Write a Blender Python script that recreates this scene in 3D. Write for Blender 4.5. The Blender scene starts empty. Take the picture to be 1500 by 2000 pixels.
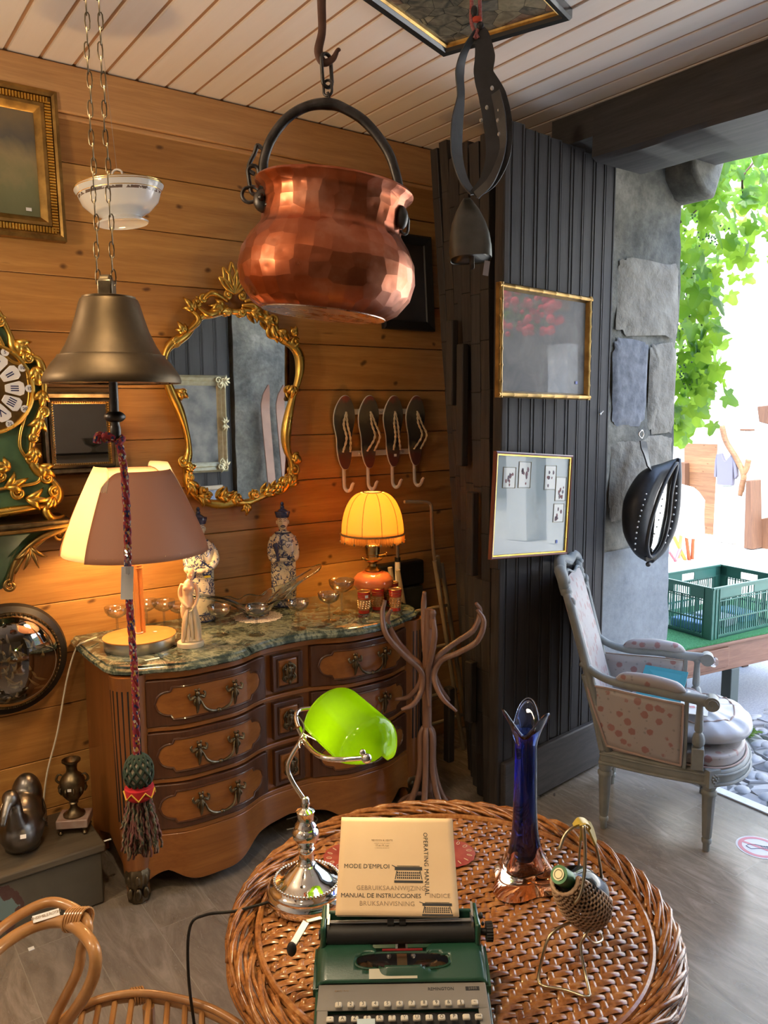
import bpy, math, random
from math import sin, cos, pi, radians, sqrt, atan2
from mathutils import Matrix, Vector, noise
random.seed(7)
SC = bpy.context.scene
COL = SC.collection
# ---------------------------------------------------------------- camera, light, exposure
F = 1555.0
CX, CY = 750.0, 1000.0
def _v(u, v): return Vector((u - CX, v - CY, F))
_Y = _v(-380, 800).normalized()
_X = _v(2930, 780); _X = (_X - _X.dot(_Y) * _Y).normalized()
_Z = _X.cross(_Y)
if _Z.y > 0: _Z = -_Z
CM = Matrix((_X, _Y, _Z))                 # camera axes (right, down, forward) to the room's axes
CAMP = Vector((0, 0, 1.7))
cam_data = bpy.data.cameras.new('camera')
cam = bpy.data.objects.new('camera', cam_data); COL.objects.link(cam)
cam_data.sensor_fit = 'VERTICAL'; cam_data.sensor_height = 36.0
cam_data.lens = 36.0 * F / 2000.0
cam_data.clip_start = 0.05
_r = CM @ Vector((1, 0, 0)); _u = -(CM @ Vector((0, 1, 0))); _b = -(CM @ Vector((0, 0, 1)))
cam.matrix_world = Matrix(((_r.x, _u.x, _b.x, CAMP.x), (_r.y, _u.y, _b.y, CAMP.y), (_r.z, _u.z, _b.z, CAMP.z), (0, 0, 0, 1)))
SC.camera = cam
def hit(u, v, ax, val):                   # where the sight line of a measured point meets the plane axis = val
    d = CM @ _v(u, v); t = (val - CAMP[ax]) / d[ax]
    return CAMP + t * d
def at(u, v, depth): return CAMP + CM @ (_v(u, v) * (depth / F))

SC.view_settings.view_transform = 'Standard'
SC.view_settings.look = 'None'
SC.view_settings.gamma = 1.0
SC.view_settings.use_curve_mapping = False
SC.view_settings.exposure = 1.25
SC.cycles.use_denoising = True
SC.cycles.max_bounces = 9
SC.cycles.use_adaptive_sampling = True
SC.cycles.adaptive_threshold = 0.035
SC.cycles.diffuse_bounces = 3
SC.cycles.glossy_bounces = 5
SC.cycles.transmission_bounces = 8
SC.cycles.transparent_max_bounces = 12
SC.cycles.caustics_refractive = False
SC.cycles.sample_clamp_indirect = 6.0

world = bpy.data.worlds.new('world'); SC.world = world; world.use_nodes = True
wn = world.node_tree; bg = wn.nodes['Background']
sky = wn.nodes.new('ShaderNodeTexSky'); sky.sky_type = 'NISHITA'; sky.sun_disc = False
sky.sun_elevation = radians(55); sky.sun_rotation = radians(200); sky.altitude = 400
wn.links.new(sky.outputs[0], bg.inputs[0]); bg.inputs[1].default_value = 0.75

def light(name, kind, loc, energy, color, size=.1, rot=None, spread=None):
    d = bpy.data.lights.new(name, kind); o = bpy.data.objects.new(name, d); COL.objects.link(o)
    o.location = loc; d.energy = energy; d.color = color
    if kind == 'POINT': d.shadow_soft_size = size
    if kind == 'AREA': d.size = size
    if kind == 'SPOT': d.shadow_soft_size = size; d.spot_size = spread or radians(120); d.spot_blend = .6
    if rot: o.rotation_euler = rot
    return o
sun = bpy.data.lights.new('sun', 'SUN'); sun.energy = 7.0; sun.angle = radians(.6); sun.color = (1, .95, .86)
so = bpy.data.objects.new('sun', sun); COL.objects.link(so)
so.rotation_euler = Vector((-.62, -.26, 1.25)).to_track_quat('Z', 'Y').to_euler()
# warm fill lights added out of view, above and left; no fixtures built
light('fill_spot_a', 'SPOT', (-.7, .2, 2.8), 12, (1, .76, .48), .05, (radians(32), 0, radians(-4)), radians(95))
light('fill_spot_b', 'SPOT', (.15, .95, 2.8), 30, (1, .77, .50), .05, (radians(6), 0, radians(-20)), radians(85))
light('left_fill_light', 'POINT', (-.75, 2.0, 2.2), 21, (1, .78, .54), .12)  # unseen fill, added to brighten the ceiling and the left of the wall

# ---------------------------------------------------------------- node materials
class NT:
    def __init__(s, name):
        s.m = bpy.data.materials.new(name); s.m.use_nodes = True
        s.t = s.m.node_tree; s.b = s.t.nodes['Principled BSDF']; s.out = s.t.nodes['Material Output']
    def n(s, typ, **kw):
        nd = s.t.nodes.new('ShaderNode' + typ)
        for k, v in kw.items():
            if k.startswith('i_'):
                key = k[2:]; key = int(key) if key.isdigit() else key
                s.put(nd.inputs[key], v)
            else: setattr(nd, k, v)
        return nd
    def put(s, sock, v):
        if hasattr(v, 'bl_idname') and hasattr(v, 'outputs'): s.t.links.new(v.outputs[0], sock)
        elif isinstance(v, bpy.types.NodeSocket): s.t.links.new(v, sock)
        else:
            if sock.type == 'RGBA' and len(v) == 3: v = (*v, 1)
            sock.default_value = v
    def set(s, **kw):
        names = dict(col='Base Color', rough='Roughness', metal='Metallic', spec='Specular IOR Level', trans='Transmission Weight', ior='IOR',
                     coat='Coat Weight', coatr='Coat Roughness', sheen='Sheen Weight', em='Emission Color', ems='Emission Strength', alpha='Alpha', sss='Subsurface Weight', aniso='Anisotropic', nor='Normal')
        for k, v in kw.items(): s.put(s.b.inputs[names[k]], v)
        return s
    def obj(s, scale=(1, 1, 1), rot=(0, 0, 0), loc=(0, 0, 0)):
        tc = s.n('TexCoord'); mp = s.n('Mapping')
        s.t.links.new(tc.outputs['Object'], mp.inputs[0])
        mp.inputs['Scale'].default_value = scale; mp.inputs['Rotation'].default_value = rot; mp.inputs['Location'].default_value = loc
        return mp.outputs[0]
    def noise(s, vec, scale=5, detail=4, rough=.55, dist=0):
        nd = s.n('TexNoise'); s.put(nd.inputs['Vector'], vec)
        nd.inputs['Scale'].default_value = scale; nd.inputs['Detail'].default_value = detail
        nd.inputs['Roughness'].default_value = rough; nd.inputs['Distortion'].default_value = dist
        return nd.outputs[0]
    def voro(s, vec, scale=5, feature='F1', out=0, rnd=1):
        nd = s.n('TexVoronoi', feature=feature); s.put(nd.inputs['Vector'], vec); nd.inputs['Scale'].default_value = scale
        nd.inputs['Randomness'].default_value = rnd
        return nd.outputs[out]
    def ramp(s, fac, stops, interp='LINEAR'):
        nd = s.n('ValToRGB'); s.put(nd.inputs[0], fac); cr = nd.color_ramp; cr.interpolation = interp
        while len(cr.elements) < len(stops): cr.elements.new(.5)
        for e, (p, c) in zip(cr.elements, stops):
            e.position = p; e.color = (*c, 1) if len(c) == 3 else c
        return nd.outputs[0]
    def mix(s, fac, a, b, mode='MIX'):
        nd = s.n('Mix', data_type='RGBA', blend_type=mode)
        s.put(nd.inputs[0], fac); s.put(nd.inputs[6], a); s.put(nd.inputs[7], b)
        return nd.outputs[2]
    def math(s, op, a, b=0, c=0):
        nd = s.n('Math', operation=op); s.put(nd.inputs[0], a); s.put(nd.inputs[1], b); s.put(nd.inputs[2], c)
        return nd.outputs[0]
    def sep(s, vec):
        nd = s.n('SeparateXYZ'); s.put(nd.inputs[0], vec); return nd.outputs
    def comb(s, x, y, z):
        nd = s.n('CombineXYZ'); s.put(nd.inputs[0], x); s.put(nd.inputs[1], y); s.put(nd.inputs[2], z); return nd.outputs[0]
    def wnoise(s, v, dim='1D'):
        nd = s.n('TexWhiteNoise', noise_dimensions=dim)
        s.put(nd.inputs['W' if dim == '1D' else 'Vector'], v); return nd.outputs[0]
    def bump(s, h, strength=.3, dist=.01):
        nd = s.n('Bump'); nd.inputs['Strength'].default_value = strength; nd.inputs['Distance'].default_value = dist
        s.put(nd.inputs['Height'], h); s.put(s.b.inputs['Normal'], nd.outputs[0]); return s

def plain(name, col, rough=.5, metal=0, col2=None, scale=12, stretch=(1, 1, 1), bump=0, bscale=60, bdist=.002, **kw):
    s = NT(name); v = s.obj(stretch)
    c = col
    if col2 is not None: c = s.ramp(s.noise(v, scale, 5), [(.3, col), (.7, col2)])
    s.set(col=c, rough=rough, metal=metal, **kw)
    if bump: s.bump(s.noise(v, bscale, 4), bump, bdist)
    return s.m
def wood(name, c1, c2, axis=0, freq=1, rough=.45, board=None, baxis=2, tint=.25, knots=False, bump=.15, coat=0, knotcol=(.09, .035, .01)):
    """Grain along an axis; board = spacing of the boards across baxis, each with a tone of its own."""
    s = NT(name)
    st = [14 * freq] * 3; st[axis] = .9 * freq
    v = s.obj()
    base = s.obj(tuple(st))
    if board:
        xyz = s.sep(v); idx = s.math('FLOOR', s.math('DIVIDE', xyz[baxis], board))
        rnd = s.wnoise(idx)
        off = s.math('MULTIPLY', rnd, 37.0)
        vm = s.n('VectorMath', operation='ADD'); s.put(vm.inputs[0], base); s.put(vm.inputs[1], s.comb(off, off, off)); base = vm.outputs[0]
    n1 = s.noise(base, 1.2, 6, .62, 1.6)
    n2 = s.noise(base, 6, 3, .6, .4)
    n3 = s.noise(base, 17, 2, .6)
    g = s.math('ADD', s.math('ADD', s.math('MULTIPLY', n1, .60), s.math('MULTIPLY', n2, .22)), s.math('MULTIPLY', n3, .18))
    col = s.ramp(g, [(.32, c1), (.5, tuple((a + b) / 2 for a, b in zip(c1, c2))), (.66, c2)])
    if knots:
        o3 = s.sep(v); al, ac_ = o3[axis], o3[2 if axis != 2 else 0]
        wob = s.math('MULTIPLY', s.noise(v, 9, 2), .25)
        kn = s.n('TexVoronoi', voronoi_dimensions='2D'); s.put(kn.inputs['Vector'], s.comb(s.math('ADD', s.math('MULTIPLY', al, 3.7), wob), s.math('ADD', s.math('MULTIPLY', ac_, 5.3), wob), 0)); kn.inputs['Scale'].default_value = 1.0
        k = s.ramp(kn.outputs[0], [(.018, (.85,) * 3), (.040, (.45,) * 3), (.062, (0,) * 3)])
        col = s.mix(k, col, knotcol)
        dash = s.noise(s.comb(s.math('MULTIPLY', al, 7), s.math('MULTIPLY', ac_, 75), 0), 1.0, 2, .5)
        col = s.mix(s.ramp(dash, [(.70, (0,) * 3), (.77, (.40,) * 3)]), col, knotcol)
    if board: col = s.mix(s.math('MULTIPLY', rnd, tint), col, c1, 'MULTIPLY')
    s.set(col=col, rough=rough, coat=coat)
    if bump: s.bump(g, bump, .002)
    return s.m
def metalm(name, col, rough=.25, col2=None, scale=14, bump=0, bscale=50, bdist=.002, rough2=None, **kw):
    s = NT(name); v = s.obj()
    f = s.noise(v, scale, 5)
    c = s.ramp(f, [(.35, col), (.68, col2)]) if col2 else col
    r = s.ramp(f, [(.3, (rough,) * 3), (.7, (rough2,) * 3)]) if rough2 else rough
    s.set(col=c, metal=1.0, rough=r, **kw)
    if bump: s.bump(s.noise(v, bscale, 3), bump, bdist)
    return s.m
def glassm(name, col=(1, 1, 1), rough=0.0, ior=1.45, thin=False):
    s = NT(name)
    if thin:                               # thin walls: a clear sheet with a Fresnel reflection
        tr = s.n('BsdfTransparent', i_0=col); gl = s.n('BsdfGlossy'); gl.inputs['Roughness'].default_value = rough + .02
        lw = s.n('LayerWeight'); lw.inputs['Blend'].default_value = .35
        f = s.ramp(lw.outputs['Facing'], [(0.0, (.07,) * 3), (.5, (.20,) * 3), (.8, (.55,) * 3), (1, (1,) * 3)])
        mx = s.n('MixShader'); s.put(mx.inputs[0], f); s.put(mx.inputs[1], tr); s.put(mx.inputs[2], gl)
        s.t.links.new(mx.outputs[0], s.out.inputs[0]); return s.m
    s.set(col=col, rough=rough, trans=1.0, ior=ior); return s.m
def glow(name, col, strength, base=None, rough=.6):
    s = NT(name); s.set(col=base or col, em=col, ems=strength, rough=rough); return s.m
def shade(name, col, mixf=.6, rough=.5):   # a lamp shade: light passes through and tints
    s = NT(name); s.set(col=col, rough=rough)
    tl = s.n('BsdfTranslucent', i_0=col); mx = s.n('MixShader', i_0=mixf)
    s.put(mx.inputs[1], s.b.outputs[0]); s.put(mx.inputs[2], tl.outputs[0]); s.t.links.new(mx.outputs[0], s.out.inputs[0])
    return s.m

# ---------------------------------------------------------------- mesh building
I4 = Matrix.Identity(4)
def MT(loc=(0, 0, 0), rx=0, ry=0, rz=0, s=None):
    m = Matrix.Translation(loc) @ Matrix.Rotation(rz, 4, 'Z') @ Matrix.Rotation(ry, 4, 'Y') @ Matrix.Rotation(rx, 4, 'X')
    if s is not None:
        if not hasattr(s, '__len__'): s = (s, s, s)
        m = m @ Matrix.Diagonal((*s, 1))
    return m
def smooth_path(pts, n=6, closed=False):
    P = [Vector(p) for p in pts]; out = []; L = len(P)
    rng = range(L if closed else L - 1)
    for i in rng:
        p0 = P[(i - 1) % L] if closed or i > 0 else P[0] * 2 - P[1]
        p1 = P[i]; p2 = P[(i + 1) % L]
        p3 = P[(i + 2) % L] if closed or i < L - 2 else P[-1] * 2 - P[-2]
        for k in range(n):
            t = k / n
            out.append(.5 * ((2 * p1) + (p2 - p0) * t + (2 * p0 - 5 * p1 + 4 * p2 - p3) * t * t + (3 * p1 - p0 - 3 * p2 + p3) * t ** 3))
    if not closed: out.append(P[-1])
    return out
def lerp_list(rs, n):
    if not hasattr(rs, '__len__'): return [rs] * n
    out = []
    for i in range(n):
        f = i / (n - 1) * (len(rs) - 1); k = min(int(f), len(rs) - 2); t = f - k
        out.append(rs[k] * (1 - t) + rs[k + 1] * t)
    return out
class MB:
    def __init__(s): s.v = []; s.f = []; s.T = I4
    def add(s, vs, fs):
        b = len(s.v); T = s.T
        s.v.extend([T @ Vector(p) for p in vs]); s.f.extend([tuple(i + b for i in f) for f in fs]); return s
    def box(s, x0, x1, y0, y1, z0, z1):
        return s.add([(x, y, z) for z in (z0, z1) for y in (y0, y1) for x in (x0, x1)],
                     [(0, 2, 3, 1), (4, 5, 7, 6), (0, 1, 5, 4), (2, 6, 7, 3), (0, 4, 6, 2), (1, 3, 7, 5)])
    def bar(s, a, b, w, t, up=(0, 0, 1)):  # a rectangular bar between two points
        a = Vector(a); b = Vector(b); d = (b - a).normalized(); upv = Vector(up)
        if abs(d.dot(upv)) > .98: upv = Vector((1, 0, 0))
        x = d.cross(upv).normalized() * (w / 2); y = d.cross(x).normalized() * (t / 2)
        vs = [a - x - y, a + x - y, a + x + y, a - x + y, b - x - y, b + x - y, b + x + y, b - x + y]
        return s.add(vs, [(0, 3, 2, 1), (4, 5, 6, 7), (0, 1, 5, 4), (1, 2, 6, 5), (2, 3, 7, 6), (3, 0, 4, 7)])
    def tube(s, pts, r, n=8, closed=False, flat=1.0, up=None):
        P = [Vector(p) for p in pts]; L = len(P); R = lerp_list(r, L)
        if L < 2: return s
        prev = None; vs = []
        for i, p in enumerate(P):
            if closed: t = P[(i + 1) % L] - P[i - 1]
            else: t = P[min(i + 1, L - 1)] - P[max(i - 1, 0)]
            if t.length < 1e-9: t = Vector((0, 0, 1))
            t.normalize()
            if up is not None: nrm = Vector(up) - t * t.dot(Vector(up))
            elif prev is None:
                a = Vector((0, 0, 1)) if abs(t.z) < .9 else Vector((1, 0, 0)); nrm = a - t * a.dot(t)
            else: nrm = prev - t * prev.dot(t)
            if nrm.length < 1e-6: nrm = t.orthogonal()
            nrm.normalize(); prev = nrm; bi = t.cross(nrm)
            for k in range(n):
                a = 2 * pi * k / n
                vs.append(p + (nrm * cos(a) * flat + bi * sin(a)) * R[i])
        fs = []
        for i in range(L if closed else L - 1):
            j = (i + 1) % L
            for k in range(n):
                fs.append((i * n + k, i * n + (k + 1) % n, j * n + (k + 1) % n, j * n + k))
        if not closed:
            fs.append(tuple(range(n))[::-1]); fs.append(tuple((L - 1) * n + k for k in range(n)))
        return s.add(vs, fs)
    def curve(s, pts, r, n=8, k=6, closed=False, flat=1.0, up=None): return s.tube(smooth_path(pts, k, closed), r, n, closed, flat, up)
    def lathe(s, prof, n=32, fx=None, caps=True, sx=1, sy=1):
        vs = []; fs = []; L = len(prof)
        for i, (r, z) in enumerate(prof):
            for k in range(n):
                a = 2 * pi * k / n; rr = r * (fx(a, i, z) if fx else 1)
                vs.append((rr * cos(a) * sx, rr * sin(a) * sy, z))
        for i in range(L - 1):
            for k in range(n):
                fs.append((i * n + k, i * n + (k + 1) % n, (i + 1) * n + (k + 1) % n, (i + 1) * n + k))
        if caps:
            if prof[0][0] > 1e-5: fs.append(tuple(range(n))[::-1])
            if prof[-1][0] > 1e-5: fs.append(tuple((L - 1) * n + k for k in range(n)))
        return s.add(vs, fs)
    def ball(s, c, r, n=16, m=10, T=None):
        if not hasattr(r, '__len__'): r = (r, r, r)
        vs = []; fs = []
        for i in range(m + 1):
            ph = pi * i / m
            for k in range(n):
                a = 2 * pi * k / n
                vs.append(Vector((r[0] * sin(ph) * cos(a), r[1] * sin(ph) * sin(a), -r[2] * cos(ph))))
        if T is not None: vs = [T @ v for v in vs]
        vs = [v + Vector(c) for v in vs]
        for i in range(m):
            for k in range(n): fs.append((i * n + k, i * n + (k + 1) % n, (i + 1) * n + (k + 1) % n, (i + 1) * n + k))
        return s.add(vs, fs)
    def grid(s, fn, nu, nv, cu=False, cv=False):
        vs = [fn(i / (nu if cu else nu - 1), j / (nv if cv else nv - 1)) for j in range(nv) for i in range(nu)]
        fs = []
        for j in range(nv if cv else nv - 1):
            for i in range(nu if cu else nu - 1):
                i2 = (i + 1) % nu; j2 = (j + 1) % nv
                fs.append((j * nu + i, j * nu + i2, j2 * nu + i2, j2 * nu + i))
        return s.add(vs, fs)
    def prism(s, pts, a, b, plane='xy'):   # a polygon pushed from a to b along the third axis
        def m(p, q): return {'xy': (p[0], p[1], q), 'xz': (p[0], q, p[1]), 'yz': (q, p[0], p[1])}[plane]
        n = len(pts); vs = [m(p, a) for p in pts] + [m(p, b) for p in pts]
        fs = [tuple(range(n))[::-1], tuple(range(n, 2 * n))] + [(i, (i + 1) % n, n + (i + 1) % n, n + i) for i in range(n)]
        return s.add(vs, fs)
    def build(s, name, mat, parent=None, smooth=35, bevel=0, seg=2, subsurf=0, solid=0, remesh=0, relax=0):
        me = bpy.data.meshes.new(name); me.from_pydata([tuple(v) for v in s.v], [], s.f); me.validate()
        import bmesh
        bm = bmesh.new(); bm.from_mesh(me)
        bmesh.ops.remove_doubles(bm, verts=bm.verts, dist=1e-6)
        bmesh.ops.dissolve_degenerate(bm, edges=bm.edges, dist=1e-7)
        bmesh.ops.recalc_face_normals(bm, faces=bm.faces); bm.to_mesh(me); bm.free()
        me.materials.append(mat)
        o = bpy.data.objects.new(name, me); COL.objects.link(o)
        if smooth:
            for p in me.polygons: p.use_smooth = True
            if smooth < 180: me.set_sharp_from_angle(angle=radians(smooth))
        if solid:
            md = o.modifiers.new('s', 'SOLIDIFY'); md.thickness = solid; md.offset = 0
        if bevel:
            md = o.modifiers.new('b', 'BEVEL'); md.width = bevel; md.segments = seg; md.limit_method = 'ANGLE'; md.angle_limit = radians(40)
        if remesh:
            md = o.modifiers.new('r', 'REMESH'); md.mode = 'VOXEL'; md.voxel_size = remesh; md.use_smooth_shade = True
            if relax:
                md = o.modifiers.new('m', 'SMOOTH'); md.factor = .5; md.iterations = relax
        if subsurf:
            md = o.modifiers.new('u', 'SUBSURF'); md.levels = md.render_levels = subsurf
        if parent is not None: o.parent = parent
        return o
def tag(o, label=None, cat=None, group=None, kind=None):
    if label: o['label'] = label
    if cat: o['category'] = cat
    if group: o['group'] = group
    if kind: o['kind'] = kind
    return o
def thing(name, label, cat, loc=(0, 0, 0), rz=0, group=None, rx=0, ry=0):
    o = bpy.data.objects.new(name, None); COL.objects.link(o)
    o.location = loc; o.rotation_euler = (rx, ry, rz); o.empty_display_size = .05
    return tag(o, label, cat, group)
def copy_tree(o, parent=None):
    c = o.copy(); COL.objects.link(c); c.parent = parent
    for ch in [x for x in list(bpy.data.objects) if x.parent == o]: copy_tree(ch, c)
    return c
def struct(mb, name, mat, **kw):
    o = mb.build(name, mat, **kw); o['kind'] = 'structure'; return o
DG = None
def text(s, size, T, mat, parent, name='lettering', depth=.0006, align='LEFT', cw=1.0):
    cu = bpy.data.curves.new('t', 'FONT'); cu.body = s; cu.size = size; cu.extrude = depth; cu.align_x = align; cu.align_y = 'CENTER'; cu.resolution_u = 2; cu.space_character = cw
    o = bpy.data.objects.new('t', cu); COL.objects.link(o)
    dg = bpy.context.evaluated_depsgraph_get()
    me = bpy.data.meshes.new_from_object(o.evaluated_get(dg)); bpy.data.objects.remove(o)
    me.transform(T); me.materials.clear(); me.materials.append(mat); me.name = name
    r = bpy.data.objects.new(name, me); COL.objects.link(r)
    if parent is not None: r.parent = parent
    return r
# ornament helpers: scrolls and leaves laid in the local x-z plane, standing out towards -y
def scroll(mb, c, R, a0, turns, r0, y=0, hand=1, grow=.25, n=8):
    pts = []; N = int(14 * turns) + 4
    for i in range(N + 1):
        t = i / N; a = a0 + hand * 2 * pi * turns * t; rr = R * (1 - (1 - grow) * t)
        pts.append((c[0] + rr * cos(a), y - r0 * .5 * t, c[1] + rr * sin(a)))
    mb.tube(pts, [r0 * .5, r0, r0 * .9, r0 * .7], n)
    e = pts[-1]; mb.ball(e, r0 * 1.15, 10, 6)
def leaf(mb, p, ang, L, w, y=0, curl=.3, lift=.012, n=6):
    pts = []
    for i in range(7):
        t = i / 6; a = ang + curl * t * 1.6
        pts.append((p[0] + L * t * cos(ang + curl * t * .8), y - lift * sin(pi * t), p[1] + L * t * sin(ang + curl * t * .8)))
    mb.tube(pts, [w * .35, w * .9, w, w * .7, w * .15], n, flat=.55, up=(0, 1, 0))
def acanthus(mb, p, ang, L, w, y=0, k=5, spread=1.1, lift=.015):
    for i in range(k):
        t = (i / (k - 1) - .5) if k > 1 else 0
        leaf(mb, p, ang + t * spread, L * (1 - .5 * abs(t)), w, y, curl=t * .9, lift=lift)
# ================================================================ materials
m = {}
m['pine'] = wood('pine_boards', (.37, .165, .040), (.61, .33, .092), axis=0, freq=.9, rough=.42, board=.197, baxis=2, tint=.35, knots=True, bump=.15)
m['pine_trim'] = wood('pine_trim', (.42, .20, .07), (.68, .38, .15), axis=0, freq=.8, rough=.45)
m['white_board'] = wood('white_washed_board', (.86, .79, .71), (.90, .84, .77), axis=1, freq=.5, rough=.4, board=.1115, baxis=0, tint=.05, bump=.0)
m['groove'] = plain('bare_pine_groove', (.50, .29, .16), .6)
m['stone'] = None
s = NT('jamb_stone'); v = s.obj((1, 1, 1))
big = s.noise(v, 2.2, 6, .6, .5); fine = s.noise(v, 26, 6, .7)
c = s.ramp(big, [(.30, (.085, .085, .075)), (.45, (.17, .165, .14)), (.6, (.25, .235, .19)), (.72, (.36, .33, .27))])
c = s.mix(s.ramp(fine, [(.35, (.55,) * 3), (.7, (1,) * 3)]), (0, 0, 0), c)
s.set(col=c, rough=.9); s.bump(s.math('ADD', s.math('MULTIPLY', big, 1.0), s.math('MULTIPLY', fine, .35)), .6, .02); m['stone'] = s.m
s = NT('jamb_cement'); v = s.obj((1, 1, 1)); fine = s.noise(v, 30, 7, .7); big = s.noise(v, 3, 4)
s.set(col=s.ramp(s.math('ADD', s.math('MULTIPLY', fine, .5), s.math('MULTIPLY', big, .5)), [(.35, (.19, .20, .21)), (.65, (.31, .325, .335))]), rough=.92); s.bump(fine, .4, .006); m['cement'] = s.m
m['dark_wood'] = wood('old_dark_door_wood', (.015, .0135, .013), (.043, .037, .0345), axis=2, freq=1.2, rough=.62, bump=.5)
m['dark_wood_x'] = wood('old_dark_rail_wood', (.022, .018, .017), (.070, .058, .052), axis=0, freq=1.2, rough=.62, bump=.5)
m['dark_edge'] = wood('worn_door_edge', (.014, .011, .009), (.055, .042, .033), axis=2, freq=1.6, rough=.75, bump=.6)
m['beam'] = wood('dark_lintel_beam', (.022, .021, .021), (.075, .070, .066), axis=1, freq=.7, rough=.7, bump=.6)
# floor: wood-look tiles running towards the back wall
s = NT('wood_look_floor_tiles'); v = s.obj()
x, y, z = s.sep(v)
row = s.math('FLOOR', s.math('DIVIDE', x, .2)); rr = s.wnoise(row)
yy = s.math('ADD', y, s.math('MULTIPLY', rr, 1.2)); cell = s.math('FLOOR', s.math('DIVIDE', yy, 1.2))
cr = s.n('TexWhiteNoise', noise_dimensions='2D'); s.put(cr.inputs['Vector'], s.comb(row, cell, 0))
off = s.math('MULTIPLY', cr.outputs[0], 19.0)
g = s.noise(s.comb(s.math('ADD', s.math('MULTIPLY', x, 9), off), s.math('ADD', s.math('MULTIPLY', y, 2.2), off), 0), 1.5, 8, .72, 1.6)
col = s.ramp(g, [(.3, (.15, .112, .074)), (.5, (.25, .20, .148)), (.68, (.36, .30, .235))])
col = s.mix(s.math('MULTIPLY', cr.outputs[0], .35), col, (.17, .15, .13))
fx = s.math('FRACT', s.math('DIVIDE', x, .2)); fy = s.math('FRACT', s.math('DIVIDE', yy, 1.2))
jx = s.math('LESS_THAN', fx, .012); jy = s.math('LESS_THAN', fy, .0022); j = s.math('MAXIMUM', jx, jy)
col = s.mix(j, col, (.30, .27, .21)); s.set(col=col, rough=s.ramp(g, [(.3, (.30,) * 3), (.7, (.20,) * 3)]))
s.bump(s.math('SUBTRACT', s.math('MULTIPLY', g, .3), j), .25, .002); m['floor'] = s.m
m['grey_wall'] = plain('grey_painted_wall', (.58, .56, .54), .8, col2=(.66, .64, .62), scale=2)
m['plaster'] = plain('sunlit_plaster', (.80, .76, .68), .9, col2=(.90, .87, .80), scale=3, bump=.3, bscale=20, bdist=.01)
# exterior rubble
s = NT('rubble_stone'); v = s.obj((1, 1, 1.6)); e = s.voro(v, 4.5, 'DISTANCE_TO_EDGE'); cc = s.voro(v, 4.5, 'F1', 1)
c = s.mix(.35, s.ramp(s.noise(v, 3), [(.3, (.45, .40, .34)), (.7, (.66, .62, .55))]), cc, 'SOFT_LIGHT')
s.set(col=s.mix(s.ramp(e, [(.0, (1,) * 3), (.09, (0,) * 3)]), c, (.30, .27, .23)), rough=.9); s.bump(s.ramp(e, [(0, (0,) * 3), (.15, (1,) * 3)]), .7, .04); m['rubble'] = s.m
s = NT('cobble_stones'); v = s.obj((1, 1, .3)); e = s.voro(v, 9, 'DISTANCE_TO_EDGE'); cc = s.wnoise(s.voro(v, 9, 'F1', 1), '3D')
s.set(col=s.mix(s.ramp(e, [(0, (1,) * 3), (.06, (0,) * 3)]), s.ramp(cc, [(0, (.24, .24, .26)), (1, (.46, .45, .44))]), (.12, .12, .12)), rough=.75)
s.bump(s.ramp(e, [(0, (0,) * 3), (.22, (1,) * 3)]), 1.0, .05); m['cobble'] = s.m
m['asphalt'] = plain('grey_asphalt', (.26, .27, .29), .85, col2=(.40, .41, .43), scale=90, bump=.5, bscale=160, bdist=.004)
m['street'] = plain('pale_sunlit_paving', (.58, .56, .52), .85, col2=(.74, .71, .66), scale=6, bump=.5, bscale=14, bdist=.02)
m['larch'] = wood('weathered_orange_boards', (.14, .055, .020), (.28, .145, .065), axis=1, freq=.8, rough=.7, board=.2, baxis=2, tint=.4, knots=True)
m['brown_wood'] = wood('brown_post_wood', (.055, .022, .011), (.13, .058, .027), axis=2, freq=1, rough=.7)

# ================================================================ room shell
CEIL = 2.89; BACK = 3.05
fl = MB(); fl.box(-2.2, 3.13, -3.2, BACK + .2, -.1, 0); struct(fl, 'floor', m['floor'])
# back wall of broad horizontal pine boards with tight dark joints, each board slightly eased
wb = MB(); z = 0.0; h = .197; k = 0
while z < CEIL - .18:
    z1 = min(z + h, CEIL - .17)
    wb.box(-2.2, 3.0, BACK, BACK + .03, z + .0012, z1 - .0012); z += h
struct(wb, 'wall_back', m['pine'], bevel=.0022, seg=1)
wc = MB(); wc.box(-2.2, 3.0, BACK + .012, BACK + .2, 0, CEIL + .1); struct(wc, 'wall_back_core', m['groove'])
tb = MB(); tb.box(-2.2, 3.0, BACK - .014, BACK + .01, CEIL - .165, CEIL - .004); tb.box(-2.2, 3.0, BACK - .004, BACK + .01, CEIL - .185, CEIL - .165)
struct(tb, 'trim_1', m['pine_trim'], bevel=.006)
# ceiling boards with bare grooves between
cb = MB(); gx = -2.2 + .063
x = .641 - 26 * .1115
while x < 3.0:
    cb.box(x + .0055, x + .106, -3.2, BACK, CEIL, CEIL + .02); x += .1115
struct(cb, 'ceiling', m['white_board'], bevel=.003, seg=1)
cg = MB(); cg.box(-2.3, 3.0, -3.3, BACK + .2, CEIL + .004, CEIL + .12); struct(cg, 'ceiling_core', m['groove'])
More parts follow.
